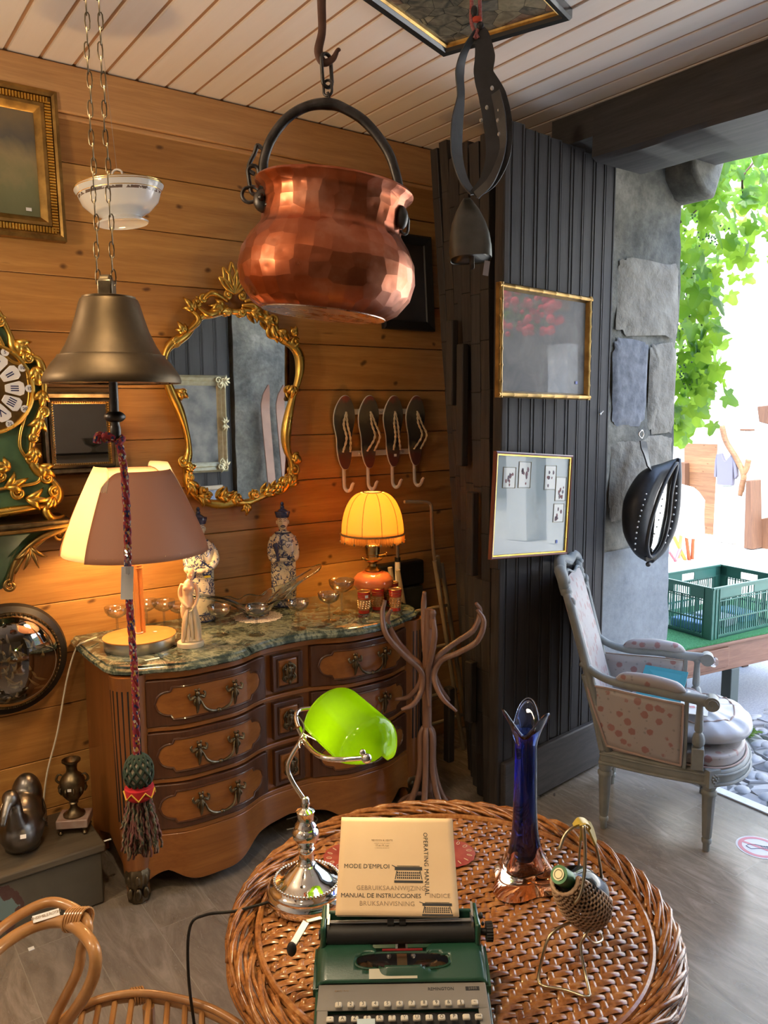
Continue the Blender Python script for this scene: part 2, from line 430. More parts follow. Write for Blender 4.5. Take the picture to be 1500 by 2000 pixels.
# side walls
wl = MB(); wl.box(-2.4, -2.2, -3.4, BACK + .2, -.1, CEIL + .1); struct(wl, 'wall_left', m['grey_wall'])
wf = MB(); wf.box(-2.4, 3.0, -3.4, -3.2, -.1, CEIL + .1); struct(wf, 'wall_front', m['grey_wall'])
YF, YN = 2.37, -.22                       # far and near jamb of the opening
def rough_wall(mb, x0, x1, y0, y1, z0, z1, amp, nx, nz, face):   # face '-y' or '+y': the reveal is uneven masonry
    yf = y0 if face == '-y' else y1
    def fn(u, v):
        x = x0 + (x1 - x0) * u; z = z0 + (z1 - z0) * v
        d = noise.noise(Vector((x * 3.1, face == '-y', z * 2.3))) * amp + noise.noise(Vector((x * 9, 4, z * 8))) * amp * .35
        edge = noise.noise(Vector((7, face == '-y', z * 2.6))) * .028 + noise.noise(Vector((7, 2, z * 9))) * .008
        return (x + (edge if u > .99 else edge * u * .7), yf + d, z)
    mb.grid(fn, nx, nz)
    mb.box(x0 + .02, x1 - .05, min(y0 + .03, y1), max(y1 - .03, y0), z0, z1)
    yb = y1 if face == '-y' else y0
    def fs(u, v):
        z = z0 + (z1 - z0) * v; y = yf + (yb - yf) * u
        edge = noise.noise(Vector((7, face == '-y', z * 2.6))) * .028 + noise.noise(Vector((7, 2, z * 9))) * .008
        d0 = noise.noise(Vector((x1 * 3.1, face == '-y', z * 2.3))) * amp + noise.noise(Vector((x1 * 9, 4, z * 8))) * amp * .35
        return (x1 + edge, y + (d0 if u < .01 else 0), z)
    mb.grid(fs, 12, nz)
wr = MB(); rough_wall(wr, 2.95, 3.475, YF, 6.5, .80, 3.5, .030, 22, 120, '-y'); struct(wr, 'wall_right_far', m['stone'], smooth=60)
wr2 = MB(); rough_wall(wr2, 2.955, 3.462, YF - .012, 6.5, -.1, 1.02, .008, 14, 40, '-y'); struct(wr2, 'wall_right_far_base', m['cement'], smooth=60)
wn_ = MB(); rough_wall(wn_, 2.95, 3.475, -6.5, YN, -.1, 3.5, .03, 22, 120, '+y'); struct(wn_, 'wall_right_near', m['stone'], smooth=60)
# square stone blocks read on the jamb as their own tone
m['blue_stone'] = plain('blue_grey_stone_block', (.13, .135, .15), .9, col2=(.22, .225, .24), scale=30, bump=.5, bscale=30, bdist=.008)
m['tan_stone'] = plain('tan_stone_block', (.17, .15, .12), .92, col2=(.29, .265, .215), scale=8, bump=.8, bscale=14, bdist=.02)
def block(name, x0, x1, z0, z1, mat, d=.035, seed=0):
    b = MB()
    def fn(u, v):
        a = 2 * pi * u
        # superellipse outline with a domed face, chipped at the rim
        c_, s_ = cos(a), sin(a); pw = .28
        px = abs(c_) ** pw * (1 if c_ > 0 else -1); pz = abs(s_) ** pw * (1 if s_ > 0 else -1)
        ch = 1 + .10 * noise.noise(Vector((c_ * 3 + seed, s_ * 3, 1))) + .03 * noise.noise(Vector((c_ * 9 + seed, s_ * 9, 1)))
        r = v * ch
        yy = YF - .006 - d * .32 * (1 - v ** 10) + noise.noise(Vector((px * v * 3 + seed, pz * v * 3, 5))) * .007
        return ((x0 + x1) / 2 + (x1 - x0) / 2 * px * r, yy, (z0 + z1) / 2 + (z1 - z0) / 2 * pz * r)
    b.grid(fn, 64, 9, cu=True)
    struct(b, name, mat, smooth=60)
block('wall_right_stone_block', 2.985, 3.235, 1.60, 2.00, m['blue_stone'], .028, 1)
block('wall_right_stone_block', 3.25, 3.46, 1.56, 1.99, m['tan_stone'], .03, 5)
block('wall_right_stone_block', 3.0, 3.455, 2.02, 2.36, m['tan_stone'], .022, 9)
block('wall_right_stone_block', 2.985, 3.45, 1.16, 1.55, m['tan_stone'], .03, 13)
# lintel: dark inner beam, outer beam, wall above, corbel stone
bm_ = MB()
def beamfn(mb, x0, x1, y0, y1, z0, z1, amp=.008, ny=60):
    pr = [(x0, z1), (x0, z0 + .02), (x0 + .02, z0), (x1 - .01, z0), (x1, z0 + .01), (x1, z1)]
    mb.grid(lambda u, v: (pr[int(round(u * 5))][0] + noise.noise(Vector((u * 3, v * 9, 1))) * amp, y0 + (y1 - y0) * v, pr[int(round(u * 5))][1] + noise.noise(Vector((u * 3, v * 7, 6))) * amp * 1.4), 6, ny)
beamfn(bm_, 2.665, 2.99, YN - .25, 2.245, 2.675, CEIL + .05)
bm_.box(2.68, 2.98, YN - .25, 2.24, 2.70, CEIL + .05)
bm_.box(2.668, 2.985, 2.20, 2.47, 2.775, CEIL + .05)
struct(bm_, 'trim_2', m['beam'], smooth=40)
b2 = MB(); beamfn(b2, 2.985, 3.50, YN - .3, YF + .25, 2.79, 3.1, .012); b2.box(3.0, 3.48, YN - .3, YF + .24, 2.81, 3.1); struct(b2, 'trim_3', m['beam'], smooth=40)
cs = MB(); cs.prism([(3.30, 2.84), (3.33, 2.74), (3.42, 2.66), (3.50, 2.64), (3.58, 2.84)], YF - .15, YF + .1, 'xz'); struct(cs, 'trim_4', m['stone'], bevel=.02, seg=3)
wa = MB(); wa.box(2.99, 3.47, -6.5, 6.5, 3.02, 3.6); struct(wa, 'wall_right_above', m['stone'])
rf = MB(); rf.box(-2.6, 3.6, -6.5, 6.5, 3.6, 3.7); struct(rf, 'ceiling_roof', m['dark_wood_x'])
# threshold strip
ts = MB(); ts.box(3.115, 3.17, YN, YF, -.02, .008); struct(ts, 'trim_5', plain('worn_metal_threshold', (.62, .60, .56), .45, col2=(.75, .73, .70), scale=30), bevel=.003)

# ================================================================ old plank doors
def plank_leaf(name, x0, x1, y0, y1, top, n, face, seed, kick=True):
    """A heavy leaf of vertical beaded planks; face -1 looks to -y, +1 to +y; origin on the floor."""
    root = bpy.data.objects.new(name, None); COL.objects.link(root); root['kind'] = 'structure'
    rnd = random.Random(seed); w = (x1 - x0) / n
    yf0 = y0; dy = (y1 - y0) / n
    for i in range(n):
        a = x0 + w * i; b = a + w; yy = y0 + dy * (i + .5) + rnd.uniform(-.003, .003)
        T = top(a + w / 2)
        p = MB(); e0, e1 = a + .003, b - .003
        p.box(a + .0012, b - .0012, yy - .02, yy + .02, .012 + rnd.uniform(0, .01), T + rnd.uniform(-.012, .004))
        for q in (a + .012, b - .012): p.tube([(q, yy + face * .021, .03), (q, yy + face * .021, T - .01)], .0024, 6)
        p.build('plank', m['dark_wood'], root, bevel=.0025)
    g = MB(); g.bar(((x0 + .01), y0 - face * .012, 1.3), (x1 - .01, y1 - face * .012, 1.3), .012, 2.5, up=(0, 0, 1)); g.build('backing', m['dark_wood'], root)
    if kick:
        k_ = MB(); k_.bar((x0 - .01, y0 + face * .034, .125), (x1, y1 + face * .034, .125), .028, .22); k_.build('kick_board', m['dark_wood_x'], root, bevel=.006)
    return root
d1 = plank_leaf('door_1', 2.225, 2.935, 2.285, 2.365, lambda x: 2.765 - (x - 2.2) * .045, 9, -1, 3)
for (x, z) in ((2.385, 1.49), (2.485, 1.487)):
    b = MB(); b.ball((x, 2.272, z), (.012, .008, .012), 12, 8); b.build('iron_bolt', m['dark_wood_x'], d1)
e = MB()                                   # the raw free edge, cracked and worn
e.bar((2.208, 2.285, 0.01), (2.206, 2.285, 2.745), .05, .032, up=(1, 0, 0)); e.build('edge_board', m['dark_edge'], d1, bevel=.006)
hg = MB(); hg.box(2.185, 2.20, 2.262, 2.31, 1.05, 1.3); hg.build('edge_iron', m['dark_edge'], d1, bevel=.003)
d2 = plank_leaf('door_2', 2.2, 2.93, YN - .06, YN - .06, lambda x: 2.655, 6, 1, 5)
# the folded second half of the far door: planks and battens seen edge-on between door and back wall
d3 = bpy.data.objects.new('door_3', None); COL.objects.link(d3); d3['kind'] = 'structure'
rnd = random.Random(9)
edges = [((2.43, 2.66), (2.225, 2.70), 2.76, .045), ((2.40, 2.62), (2.235, 2.65), 2.78, .05), ((2.36, 2.56), (2.235, 2.59), 2.70, .05),
         ((2.31, 2.49), (2.23, 2.52), 2.74, .055), ((2.27, 2.42), (2.225, 2.45), 2.72, .055), ((2.245, 2.355), (2.22, 2.385), 2.735, .05)]
for i, ((xb, yb), (xt, yt), zt, w) in enumerate(edges):
    p = MB(); N = 14; pts = []
    for k in range(N + 1):
        t = k / N; pts.append((xb + (xt - xb) * t + rnd.uniform(-.003, .003), yb + (yt - yb) * t, .012 + (zt - .012) * t))
    for k in range(N): p.bar(pts[k], pts[k + 1], w * rnd.uniform(.93, 1.04), .04, up=(1, 0, 0))
    p.build('plank', m['dark_edge'] if i % 2 else m['dark_wood'], d3, bevel=.003)
for (y, z0, z1, x) in ((2.56, 1.70, 2.05, 2.195), (2.50, 1.45, 1.95, 2.20), (2.45, .35, .62, 2.215), (2.62, .10, .45, 2.24), (2.42, 1.0, 1.35, 2.19)):
    p = MB(); p.box(x - .018, x + .018, y - .02, y + .02, z0, z1); p.build('batten', m['dark_edge'], d3, bevel=.006)
gp = MB(); gp.bar((2.46, 2.66, .02), (2.285, 2.69, 2.68), .03, .04, up=(1, 0, 0)); gp.bar((2.33, 2.42, .02), (2.28, 2.45, 2.68), .03, .04, up=(1, 0, 0)); gp.bar((2.40, 2.54, .02), (2.285, 2.57, 2.68), .03, .14, up=(1, 0, 0)); gp.build('backing', m['dark_wood'], d3)

# ================================================================ outside
g1 = MB(); g1.box(3.17, 4.10, -6, 9, -.1, -.015); struct(g1, 'floor_cobble_strip', m['cobble'])
g2 = MB(); g2.box(4.10, 6.1, -6, 9, -.1, -.012); struct(g2, 'floor_asphalt', m['asphalt'])
g3 = MB(); g3.box(6.1, 13, -12, 14, -.1, -.01); struct(g3, 'floor_street', m['street'])
# rounded cobbles right beyond the threshold
rnd = random.Random(21)
cobs = MB()
for i in range(260):
    x = rnd.uniform(3.2, 4.3); y = rnd.uniform(.2, 2.3)
    cobs.ball((x, y, -.016), (rnd.uniform(.035, .06), rnd.uniform(.025, .04), rnd.uniform(.012, .024)), 10, 6, Matrix.Rotation(rnd.uniform(-.5, .5), 4, 'Z'))
tag(cobs.build('street_cobbles', plain('river_cobble', (.24, .25, .28), .55, col2=(.44, .43, .42), scale=8)), 'rounded grey cobbles set in the street beyond the threshold', 'cobbles', kind='stuff')
FX = 9.2
f1 = MB(); f1.box(FX, FX + .4, -14, 5.3, -.1, 6.5); struct(f1, 'wall_across_street', m['plaster'])
f2 = MB(); f2.box(FX + .5, FX + .9, 5.3, 14, -.1, 6.5); struct(f2, 'wall_across_street_far', m['plaster'])
f3 = MB(); f3.box(FX - .04, FX, 4.2, 5.3, 2.75, 3.5); struct(f3, 'wall_across_street_rubble', m['rubble'], bevel=.02)
# ================================================================ more materials
m['walnut'] = wood('dark_walnut_veneer', (.050, .017, .007), (.125, .046, .019), axis=2, freq=1.0, rough=.28, coat=.3, bump=.04)
m['cherry'] = wood('honey_cherry_veneer', (.20, .062, .011), (.36, .130, .027), axis=0, freq=.7, rough=.28, coat=.3, bump=.04)
m['cherry_v'] = wood('honey_cherry_side', (.17, .053, .011), (.30, .107, .025), axis=2, freq=.7, rough=.3, coat=.25, bump=.04)
m['black'] = plain('black_paint', (.012, .011, .010), .45)
m['iron'] = metalm('blackened_iron', (.06, .055, .05), .42, (.13, .12, .11), 30, bump=.3)
m['bronze_dark'] = metalm('dark_bronze', (.10, .075, .045), .38, (.22, .17, .10), 30, bump=.2)
m['gold'] = metalm('gilded_carving', (.88, .57, .13), .24, (.55, .32, .06), 9, bump=.25, bscale=90, bdist=.001, rough2=.4)
m['gold_dark'] = metalm('old_gilding', (.42, .26, .08), .38, (.20, .12, .04), 18, bump=.2, bscale=70)
m['gold_bright'] = metalm('bright_gilding', (.95, .62, .20), .22)
m['brass'] = metalm('aged_brass', (.50, .36, .14), .28, (.32, .22, .09), 20)
m['bell'] = metalm('dull_bell_bronze', (.135, .095, .052), .40, (.075, .054, .033), 9, rough2=.55)
m['chrome'] = metalm('polished_chrome', (.80, .78, .74), .06)
m['steel'] = metalm('brushed_steel', (.55, .53, .50), .32)
s = NT('hammered_copper'); v = s.obj((1, 1, 1))
x, y, z = s.sep(v); angv = s.math('ARCTAN2', y, x)
cell = s.voro(s.comb(s.math('MULTIPLY', angv, 5.0), s.math('MULTIPLY', z, 34), 0), 1.0, 'F1', 0, .45)
f = s.noise(v, 9, 5)
s.set(col=s.ramp(f, [(.35, (.34, .085, .032)), (.55, (.48, .15, .07)), (.72, (.62, .27, .16))]), metal=1.0, rough=s.ramp(f, [(.3, (.26,) * 3), (.7, (.40,) * 3)]))
s.bump(cell, .45, .007); m['copper'] = s.m
m['mirror'] = metalm('silvered_glass', (.86, .86, .84), .015)
s = NT('green_marble'); v = s.obj()
n1 = s.noise(v, 7, 8, .68, 2.2); n2 = s.noise(v, 22, 5, .6, 1.0)
col = s.ramp(n1, [(.36, (.018, .030, .024)), (.48, (.075, .10, .075)), (.53, (.26, .29, .20)), (.58, (.10, .13, .10)), (.70, (.035, .05, .042))])
col = s.mix(s.ramp(n2, [(.52, (0,) * 3), (.68, (.6,) * 3)]), col, (.34, .36, .27)); s.set(col=col, rough=.09, coat=.3); m['marble'] = s.m
m['white_porcelain'] = plain('white_porcelain', (.78, .76, .72), .12, coat=.5)
m['paper_tag'] = plain('paper_price_tag', (.80, .78, .74), .7)
m['ink'] = plain('black_ink', (.03, .03, .03), .7)
m['ink_faint'] = plain('faded_ink', (.34, .24, .15), .8)
m['glass'] = glassm('clear_glass', (1, 1, 1))
m['glass_thin'] = glassm('thin_glass', (.96, .96, .94), thin=True)
m['rope'] = plain('hemp_rope', (.50, .38, .22), .9, col2=(.66, .54, .36), scale=60)
m['cream_paint'] = plain('chipped_cream_paint', (.66, .60, .48), .55, col2=(.74, .69, .58), scale=20)
m['dark_canvas'] = plain('dark_picture', (.02, .017, .015), .35, col2=(.05, .035, .025), scale=5)

def price_tag(parent, loc, rx=0, rz=0, w=.018, h=.011):
    b = MB(); b.T = MT(loc, rx=rx, rz=rz); b.box(-w / 2, w / 2, -.0008, .0008, -h / 2, h / 2); return b.build('price_tag', m['paper_tag'], parent, smooth=0)

# ================================================================ chest of drawers (serpentine front, marble top)
CH = thing('chest_of_drawers', 'serpentine wooden chest of drawers with green marble top against the pine wall', 'chest of drawers', (1.40, 2.80, 0))
def Fy(x):                                 # front of the carcass, local y (room y - 2.80); x from the middle
    a = abs(x)
    b = .055 * math.exp(-((a - .335) / .175) ** 4)
    c = -.022 * math.exp(-(a / .13) ** 2)
    return -.225 - b * 1.0 - c * .6
xs = [-.58 + 1.16 * i / 80 for i in range(81)]
def strip(mb, x0, x1, z0f, z1f, d0, d1=.0, n=24):  # a curved slab following the front between two heights
    if not callable(z0f): q0 = z0f; z0f = lambda x: q0
    if not callable(z1f): q1 = z1f; z1f = lambda x: q1
    L = []
    for i in range(n + 1):
        x = x0 + (x1 - x0) * i / n; L.append((x, Fy(x)))
    vs = []
    for x, y in L: vs += [(x, y - d0, z0f(x)), (x, y - d0, z1f(x)), (x, y - d1 + .012, z1f(x)), (x, y - d1 + .012, z0f(x))]
    fs = []
    for i in range(n):
        for k in range(4): fs.append((4 * i + k, 4 * i + (k + 1) % 4, 4 * i + 4 + (k + 1) % 4, 4 * i + 4 + k))
    fs.append((0, 1, 2, 3)); fs.append((4 * n, 4 * n + 3, 4 * n + 2, 4 * n + 1))
    mb.add(vs, fs)
b = MB()
b.prism([(-.60, .235), (-.60, -.16)] + [(x, Fy(x) + .012) for x in xs] + [(.60, -.16), (.60, .235)], .235, .815, 'xy')
b.build('carcass', m['cherry_v'], CH, bevel=.002)
b = MB()
for z0, z1 in ((.79, .815), (.605, .622), (.418, .435), (.232, .25)): strip(b, -.575, .575, z0, z1, .004, n=80)
b.build('rail', m['cherry'], CH, bevel=.003)
b = MB()
def apron(x):
    a = abs(x)
    return .115 - .07 * math.exp(-((a - .335) / .15) ** 4) + .015 * (1 - min(1, a / .12)) - (.05 * max(0, (a - .5) / .08))
strip(b, -.575, .575, apron, .232, .006, n=80); b.build('apron', m['cherry'], CH, bevel=.003)
for s_ in (-1, 1):                        # side panels, sweeping down into the feet
    b = MB(); pr = [(-.165, .815), (.235, .815), (.235, 0), (.17, 0), (.15, .10), (.02, .15), (-.12, .10), (-.165, .0)]
    b.prism(pr, s_ * .595, s_ * .622, 'yz'); b.build('side_panel', m['cherry_v'], CH, bevel=.004)
    b = MB(); cx, cy = s_ * .592, -.195    # canted fluted corner post
    prof = [(.062, .815), (.060, .60), (.055, .35), (.050, .15), (.036, .06), (.040, .02), (.03, .001)]
    b.T = MT((cx, cy, 0)); b.lathe(prof[::-1], 24, lambda a, i, z: 1.0); b.build('corner_post', m['cherry_v'], CH)
    b = MB()
    for k in range(7):
        a = radians(270 + s_ * (38 + (k - 3) * 17)); r = .0585
        b.tube([(cx + r * cos(a), cy + r * sin(a), .77), (cx + (r - .006) * cos(a), cy + (r - .006) * sin(a), .30)], .0042, 6)
    b.build('fluting', m['black'], CH)
    b = MB(); b.T = MT((cx + s_ * .004, cy - .012, .0))
    b.lathe([(.026, .0), (.034, .006), (.036, .03), (.03, .05), (.041, .08), (.044, .11), (.036, .125)], 20, lambda a, i, z: 1 + .08 * cos(a * 8))
    for k in range(3):
        a = radians(270 + s_ * 20 + (k - 1) * 45)
        for q in range(2): b.ball((.036 * cos(a), .036 * sin(a), .04 + q * .05), (.012, .010, .022), 10, 6)
    b.build('foot_mount', m['bronze_dark'], CH)
    b = MB(); b.box(s_ * .60 - .02, s_ * .60 + .02, .18, .235, .0, .2); b.build('leg', m['cherry_v'], CH, bevel=.004)
# marble top
b = MB(); out = [(-.665, .24), (-.668, .0), (-.66, -.16), (-.645, -.205), (-.61, -.238)] + [(x, Fy(x) - .030) for x in xs[2:-2]] + [(.61, -.238), (.645, -.205), (.66, -.16), (.668, 0), (.665, .24)]
def inset(pts, d, cx=0, cy=0): return [(x * (1 - d / .66), y + (d if y < 0 else 0) * 1.0) for x, y in pts]
lay = [(0.008, .816), (.0, .822), (.0, .832), (.006, .838), (.010, .839), (.012, .846), (.020, .850)]
vs = []; n = len(out)
for d, z in lay: vs += [(x, y, z) for x, y in inset(out, d)]
fs = [tuple(range(n))[::-1], tuple((len(lay) - 1) * n + k for k in range(n))]
for i in range(len(lay) - 1):
    for k in range(n): fs.append((i * n + k, i * n + (k + 1) % n, (i + 1) * n + (k + 1) % n, (i + 1) * n + k))
b.add(vs, fs); b.build('marble_top', m['marble'], CH, smooth=30)
# handles
def face_mount(mb, cx, z, y=0, s=1.0):     # a cast bearded-mask mount with wings and a tail
    q = s
    mb.ball((cx, y - .012, z + .022 * q), (.0085 * q, .009, .0105 * q), 12, 8)
    for h in (-1, 1):
        mb.ball((cx + h * .006 * q, y - .010, z + .035 * q), (.0045 * q, .005, .005 * q), 8, 6)
        mb.curve([(cx, y - .006, z + .008 * q), (cx + h * .012 * q, y - .010, z + .012 * q), (cx + h * .024 * q, y - .010, z + .006 * q), (cx + h * .030 * q, y - .007, z + .018 * q), (cx + h * .024 * q, y - .006, z + .024 * q)], [.0035 * q, .006 * q, .005 * q, .004 * q, .003 * q], 8)
        mb.curve([(cx + h * .006 * q, y - .007, z + .004 * q), (cx + h * .011 * q, y - .009, z - .010 * q), (cx + h * .004 * q, y - .007, z - .024 * q)], [.004 * q, .005 * q, .002 * q], 8)
    mb.curve([(cx, y - .009, z + .012 * q), (cx, y - .011, z - .012 * q), (cx, y - .008, z - .038 * q), (cx, y - .004, z - .050 * q)], [.007 * q, .008 * q, .005 * q, .002], 8)
def handle_mesh():
    mb = MB(); w = .070
    for h in (-1, 1): face_mount(mb, h * w, .004)
    P = [(-w + .012, -.014, -.002), (-w + .022, -.022, -.026), (-.028, -.026, -.040), (0, -.027, -.043), (.028, -.026, -.040), (w - .022, -.022, -.026), (w - .012, -.014, -.002)]
    mb.curve(P, [.003, .0045, .0062, .003, .0062, .0045, .003], 8, 6)
    mb.ball((0, -.027, -.043), (.009, .008, .008), 12, 8)
    return mb
def plate_mesh():
    mb = MB(); mb.ball((0, -.006, 0), (.016, .008, .026), 14, 10)
    for h in (-1, 1):
        for zz in (-1, 1):
            scroll(mb, (h * .016, zz * .020), .011, radians(90 * zz), .9, .0038, -.006, hand=h * zz)
        mb.curve([(h * .01, -.005, .035), (h * .026, -.008, .018), (h * .022, -.006, -.004), (h * .027, -.008, -.022), (h * .008, -.005, -.040)], [.003, .004, .003, .004, .002], 8)
    mb.ball((0, -.012, .034), (.008, .007, .010), 10, 8); mb.ball((0, -.010, -.038), (.006, .006, .010), 10, 8); mb.ball((0, -.015, .006), (.007, .006, .012), 10, 8)
    return mb
hm = None; pm = None
def cartouche_h(t, H):                     # half-height of the raised field along its length (0 middle, 1 end)
    t = abs(t)
    if t < .74: return H
    if t < .78: return H * .74
    q = (t - .78) / .22
    return H * .74 * sqrt(max(0, 1 - q * q))
def drawer(x0, x1, z0, z1):
    global hm, pm
    cx, cz = (x0 + x1) / 2, (z0 + z1) / 2; w = (x1 - x0) / 2
    dr = MB(); strip(dr, x0 + .003, x1 - .003, z0 + .003, z1 - .003, .012, n=30)
    D = dr.build('drawer', m['walnut'], CH, bevel=.004, seg=3)
    if w > .15:
        L = w - .03; H = (z1 - z0) / 2 - .027
        fb = MB(); N = 60; top = []; bot = []
        for i in range(N + 1):
            t = -1 + 2 * i / N; x = cx + t * L; hh = max(cartouche_h(t, H), .0008); y = Fy(x) - .0145
            top.append((x, y, cz + hh)); bot.append((x, y, cz - hh))
        vs = top + bot; fb.add(vs, [(i, i + 1, N + 2 + i, N + 1 + i) for i in range(N)])
        fb.build('field_veneer', m['cherry'], D, smooth=60)
        mo = MB(); mo.tube(top + bot[::-1], .0042, 6, closed=True); mo.build('field_moulding', m['walnut'], D)
        if hm is None: hm = handle_mesh().build('handle', m['bronze_dark'], D); H_ = hm
        else: H_ = bpy.data.objects.new('handle', hm.data); COL.objects.link(H_); H_.parent = D
        H_.location = (cx, Fy(cx) - .016, cz)
        sl = atan2(Fy(cx + .05) - Fy(cx - .05), .1); H_.rotation_euler = (0, 0, sl)
    else:
        fb = MB(); fb.box(cx - .042, cx + .042, Fy(cx) - .0165, Fy(cx), cz - .052, cz + .052); fb.build('field_veneer', m['cherry'], D, bevel=.008, seg=3)
        mo = MB(); mo.tube([(cx + a, Fy(cx) - .0165, cz + c) for a, c in ((-.044, -.054), (.044, -.054), (.044, .054), (-.044, .054))], .0032, 6, closed=True); mo.build('field_moulding', m['walnut'], D)
        if pm is None: pm = plate_mesh().build('escutcheon', m['bronze_dark'], D); H_ = pm
        else: H_ = bpy.data.objects.new('escutcheon', pm.data); COL.objects.link(H_); H_.parent = D
        H_.location = (cx, Fy(cx) - .017, cz)
for z0, z1 in ((.622, .79), (.435, .605), (.25, .418)):
    drawer(-.555, -.095, z0, z1); drawer(-.068, .068, z0 + .01, z1 - .01); drawer(.095, .555, z0, z1)

# ================================================================ big gilt mirror
MI = thing('wall_mirror', 'tall mirror in a carved gilt rococo frame hanging on the pine wall', 'mirror', (1.455, 3.035, 1.78))
def mw(pts, y=3.0, o=(1.455, 1.78)):       # traced outline points on the wall plane -> local x, z
    r = []
    for u, v in pts:
        p = hit(300 + u * .27, 480 + v * .27, 1, y); r.append((p.x - o[0], p.z - o[1]))
    return r
gl = mw([(560, 495), (500, 490), (430, 515), (370, 530), (325, 580), (270, 650), (215, 690), (160, 725), (125, 770), (110, 850), (125, 960), (165, 1070), (215, 1180), (255, 1300), (280, 1410), (285, 1500), (270, 1570), (280, 1640), (270, 1720), (320, 1785), (400, 1835), (500, 1850), (590, 1830), (680, 1840), (780, 1800), (860, 1765), (930, 1745), (960, 1690), (1000, 1650), (990, 1560), (965, 1500), (950, 1400), (960, 1290), (980, 1180), (1005, 1080), (1040, 970), (1055, 880), (1045, 790), (1000, 735), (930, 700), (890, 640), (850, 570), (780, 525), (700, 490), (620, 500)])
g3d = smooth_path([(x, 0, z) for x, z in gl], 4, True)
b = MB(); b.prism([(p.x, p.z) for p in g3d], -.018, -.012, 'xz'); b.build('mirror_glass', m['mirror'], MI, smooth=0)
b = MB(); N = len(g3d); cxm = sum(p.x for p in g3d) / N; czm = sum(p.z for p in g3d) / N
fr = []
for i, p in enumerate(g3d):
    t = g3d[(i + 1) % N] - g3d[i - 1]; nn = Vector((t.z, 0, -t.x)).normalized()
    if nn.dot(Vector((p.x - cxm, 0, p.z - czm))) < 0: nn = -nn
    fr.append(p + nn * .013 + Vector((0, -.022, 0)))
rr = [.0165 + .004 * sin(i * .31) for i in range(N)]
b.tube(fr, rr, 10, closed=True)
b.tube([p + Vector((0, -.010, 0)) for p in g3d], .0045, 6, closed=True)
b.build('frame', m['gold'], MI, smooth=180)
def F2(u, v): p = mw([(u, v)])[0]; return p
orn = MB(); y0 = -.030
def sc(u, v, R, a, turns=1.1, r=.008, hand=1): scroll(orn, F2(u, v), R, radians(a), turns, r, y0, hand)
def ac(u, v, ang, L, w=.0135, k=3, sp=.55): acanthus(orn, F2(u, v), radians(ang), L, w, y0, k, sp)
for (u, v, R, a, h) in ((160, 690, .022, 200, 1), (310, 410, .022, 90, -1), (365, 385, .020, 0, 1), (545, 355, .018, 90, 1), (640, 362, .018, 90, -1), (540, 470, .020, 90, 1), (640, 480, .018, 90, -1), (870, 540, .022, 120, -1), (960, 670, .02, 0, 1), (1030, 700, .022, 40, 1),
                        (220, 1565, .022, 90, 1), (262, 1675, .018, 200, 1), (360, 1770, .020, 30, -1), (400, 1810, .016, 0, 1), (610, 1815, .020, 90, 1), (735, 1800, .018, 90, -1), (1040, 1530, .020, 60, 1), (1020, 1620, .024, 90, -1), (960, 1710, .020, 0, 1), (930, 1760, .018, 180, -1)):
    sc(u, v, R, a, 1.1, .0085, h)
for (u, v, a, L) in ((225, 640, 120, .055), (300, 480, 130, .07), (420, 470, 20, .07), (520, 440, 180, .07), (700, 470, -20, .075), (800, 520, -30, .07), (900, 610, -40, .07), (1000, 650, 60, .05), (1010, 1010, -100, .055), (170, 1050, -30, .055), (230, 1610, 10, .05), (250, 1700, -60, .075), (320, 1810, -30, .07), (470, 1820, 10, .075), (560, 1830, -10, .06), (670, 1860, -90, .055), (800, 1800, 25, .075), (880, 1770, 30, .06), (980, 1740, 50, .07), (1040, 1580, 100, .05)):
    ac(u, v, a, L)
crest = [(580, 330)]
for k, (a, L) in enumerate(((138, .085), (116, .105), (95, .118), (74, .112), (52, .095))):   # open shell crest
    p = F2(585, 345); aa = radians(a)
    for h in (-1, 1):
        pts = [(p[0], y0, p[1])]
        for t in (.3, .6, .85, 1.0):
            w = h * L * .15 * sin(pi * min(t, .9)); pts.append((p[0] + L * t * cos(aa) - w * sin(aa), y0 - .008, p[1] + L * t * sin(aa) + w * cos(aa)))
        pts[-1] = (p[0] + L * 1.02 * cos(aa), y0 - .004, p[1] + L * 1.02 * sin(aa))
        orn.curve(pts, [.007, .006, .006, .007, .006], 8)
for (pa, pb, pc) in (((350, 400), (420, 345), (540, 400)), ((300, 420), (400, 500), (530, 440)), ((660, 400), (760, 400), (840, 520)), ((640, 430), (720, 440), (800, 500)), ((260, 450), (320, 540), (230, 640)), ((860, 520), (870, 640), (960, 660))):
    q = [F2(*pa), F2(*pb), F2(*pc)]; orn.curve([(q[0][0], y0, q[0][1]), (q[1][0], y0 - .012, q[1][1]), (q[2][0], y0, q[2][1])], [.006, .013, .007], 10, 8)
orn.build('carved_ornament', m['gold'], MI, smooth=180)

# ================================================================ framed things on the pine wall
def profile_frame(root, w, h, prof, mat, name='frame', y0=0):
    """A mitred frame about the local origin in x-z, facing -y; prof = (inset from outer edge, standing height)."""
    mb = MB(); vs = []; L = len(prof)
    for (d, t) in prof:
        for sx, sz in ((-1, -1), (1, -1), (1, 1), (-1, 1)): vs.append((sx * (w / 2 - d), y0 - t, sz * (h / 2 - d)))
    fs = []
    for i in range(L - 1):
        for k in range(4): fs.append((4 * i + k, 4 * i + (k + 1) % 4, 4 * i + 4 + (k + 1) % 4, 4 * i + 4 + k))
    mb.add(vs, fs); return mb.build(name, mat, root, smooth=25)
def panel(root, w, h, y, mat, name, t=.003):
    mb = MB(); mb.box(-w / 2, w / 2, y - t, y, -h / 2, h / 2); return mb.build(name, mat, root, smooth=0)
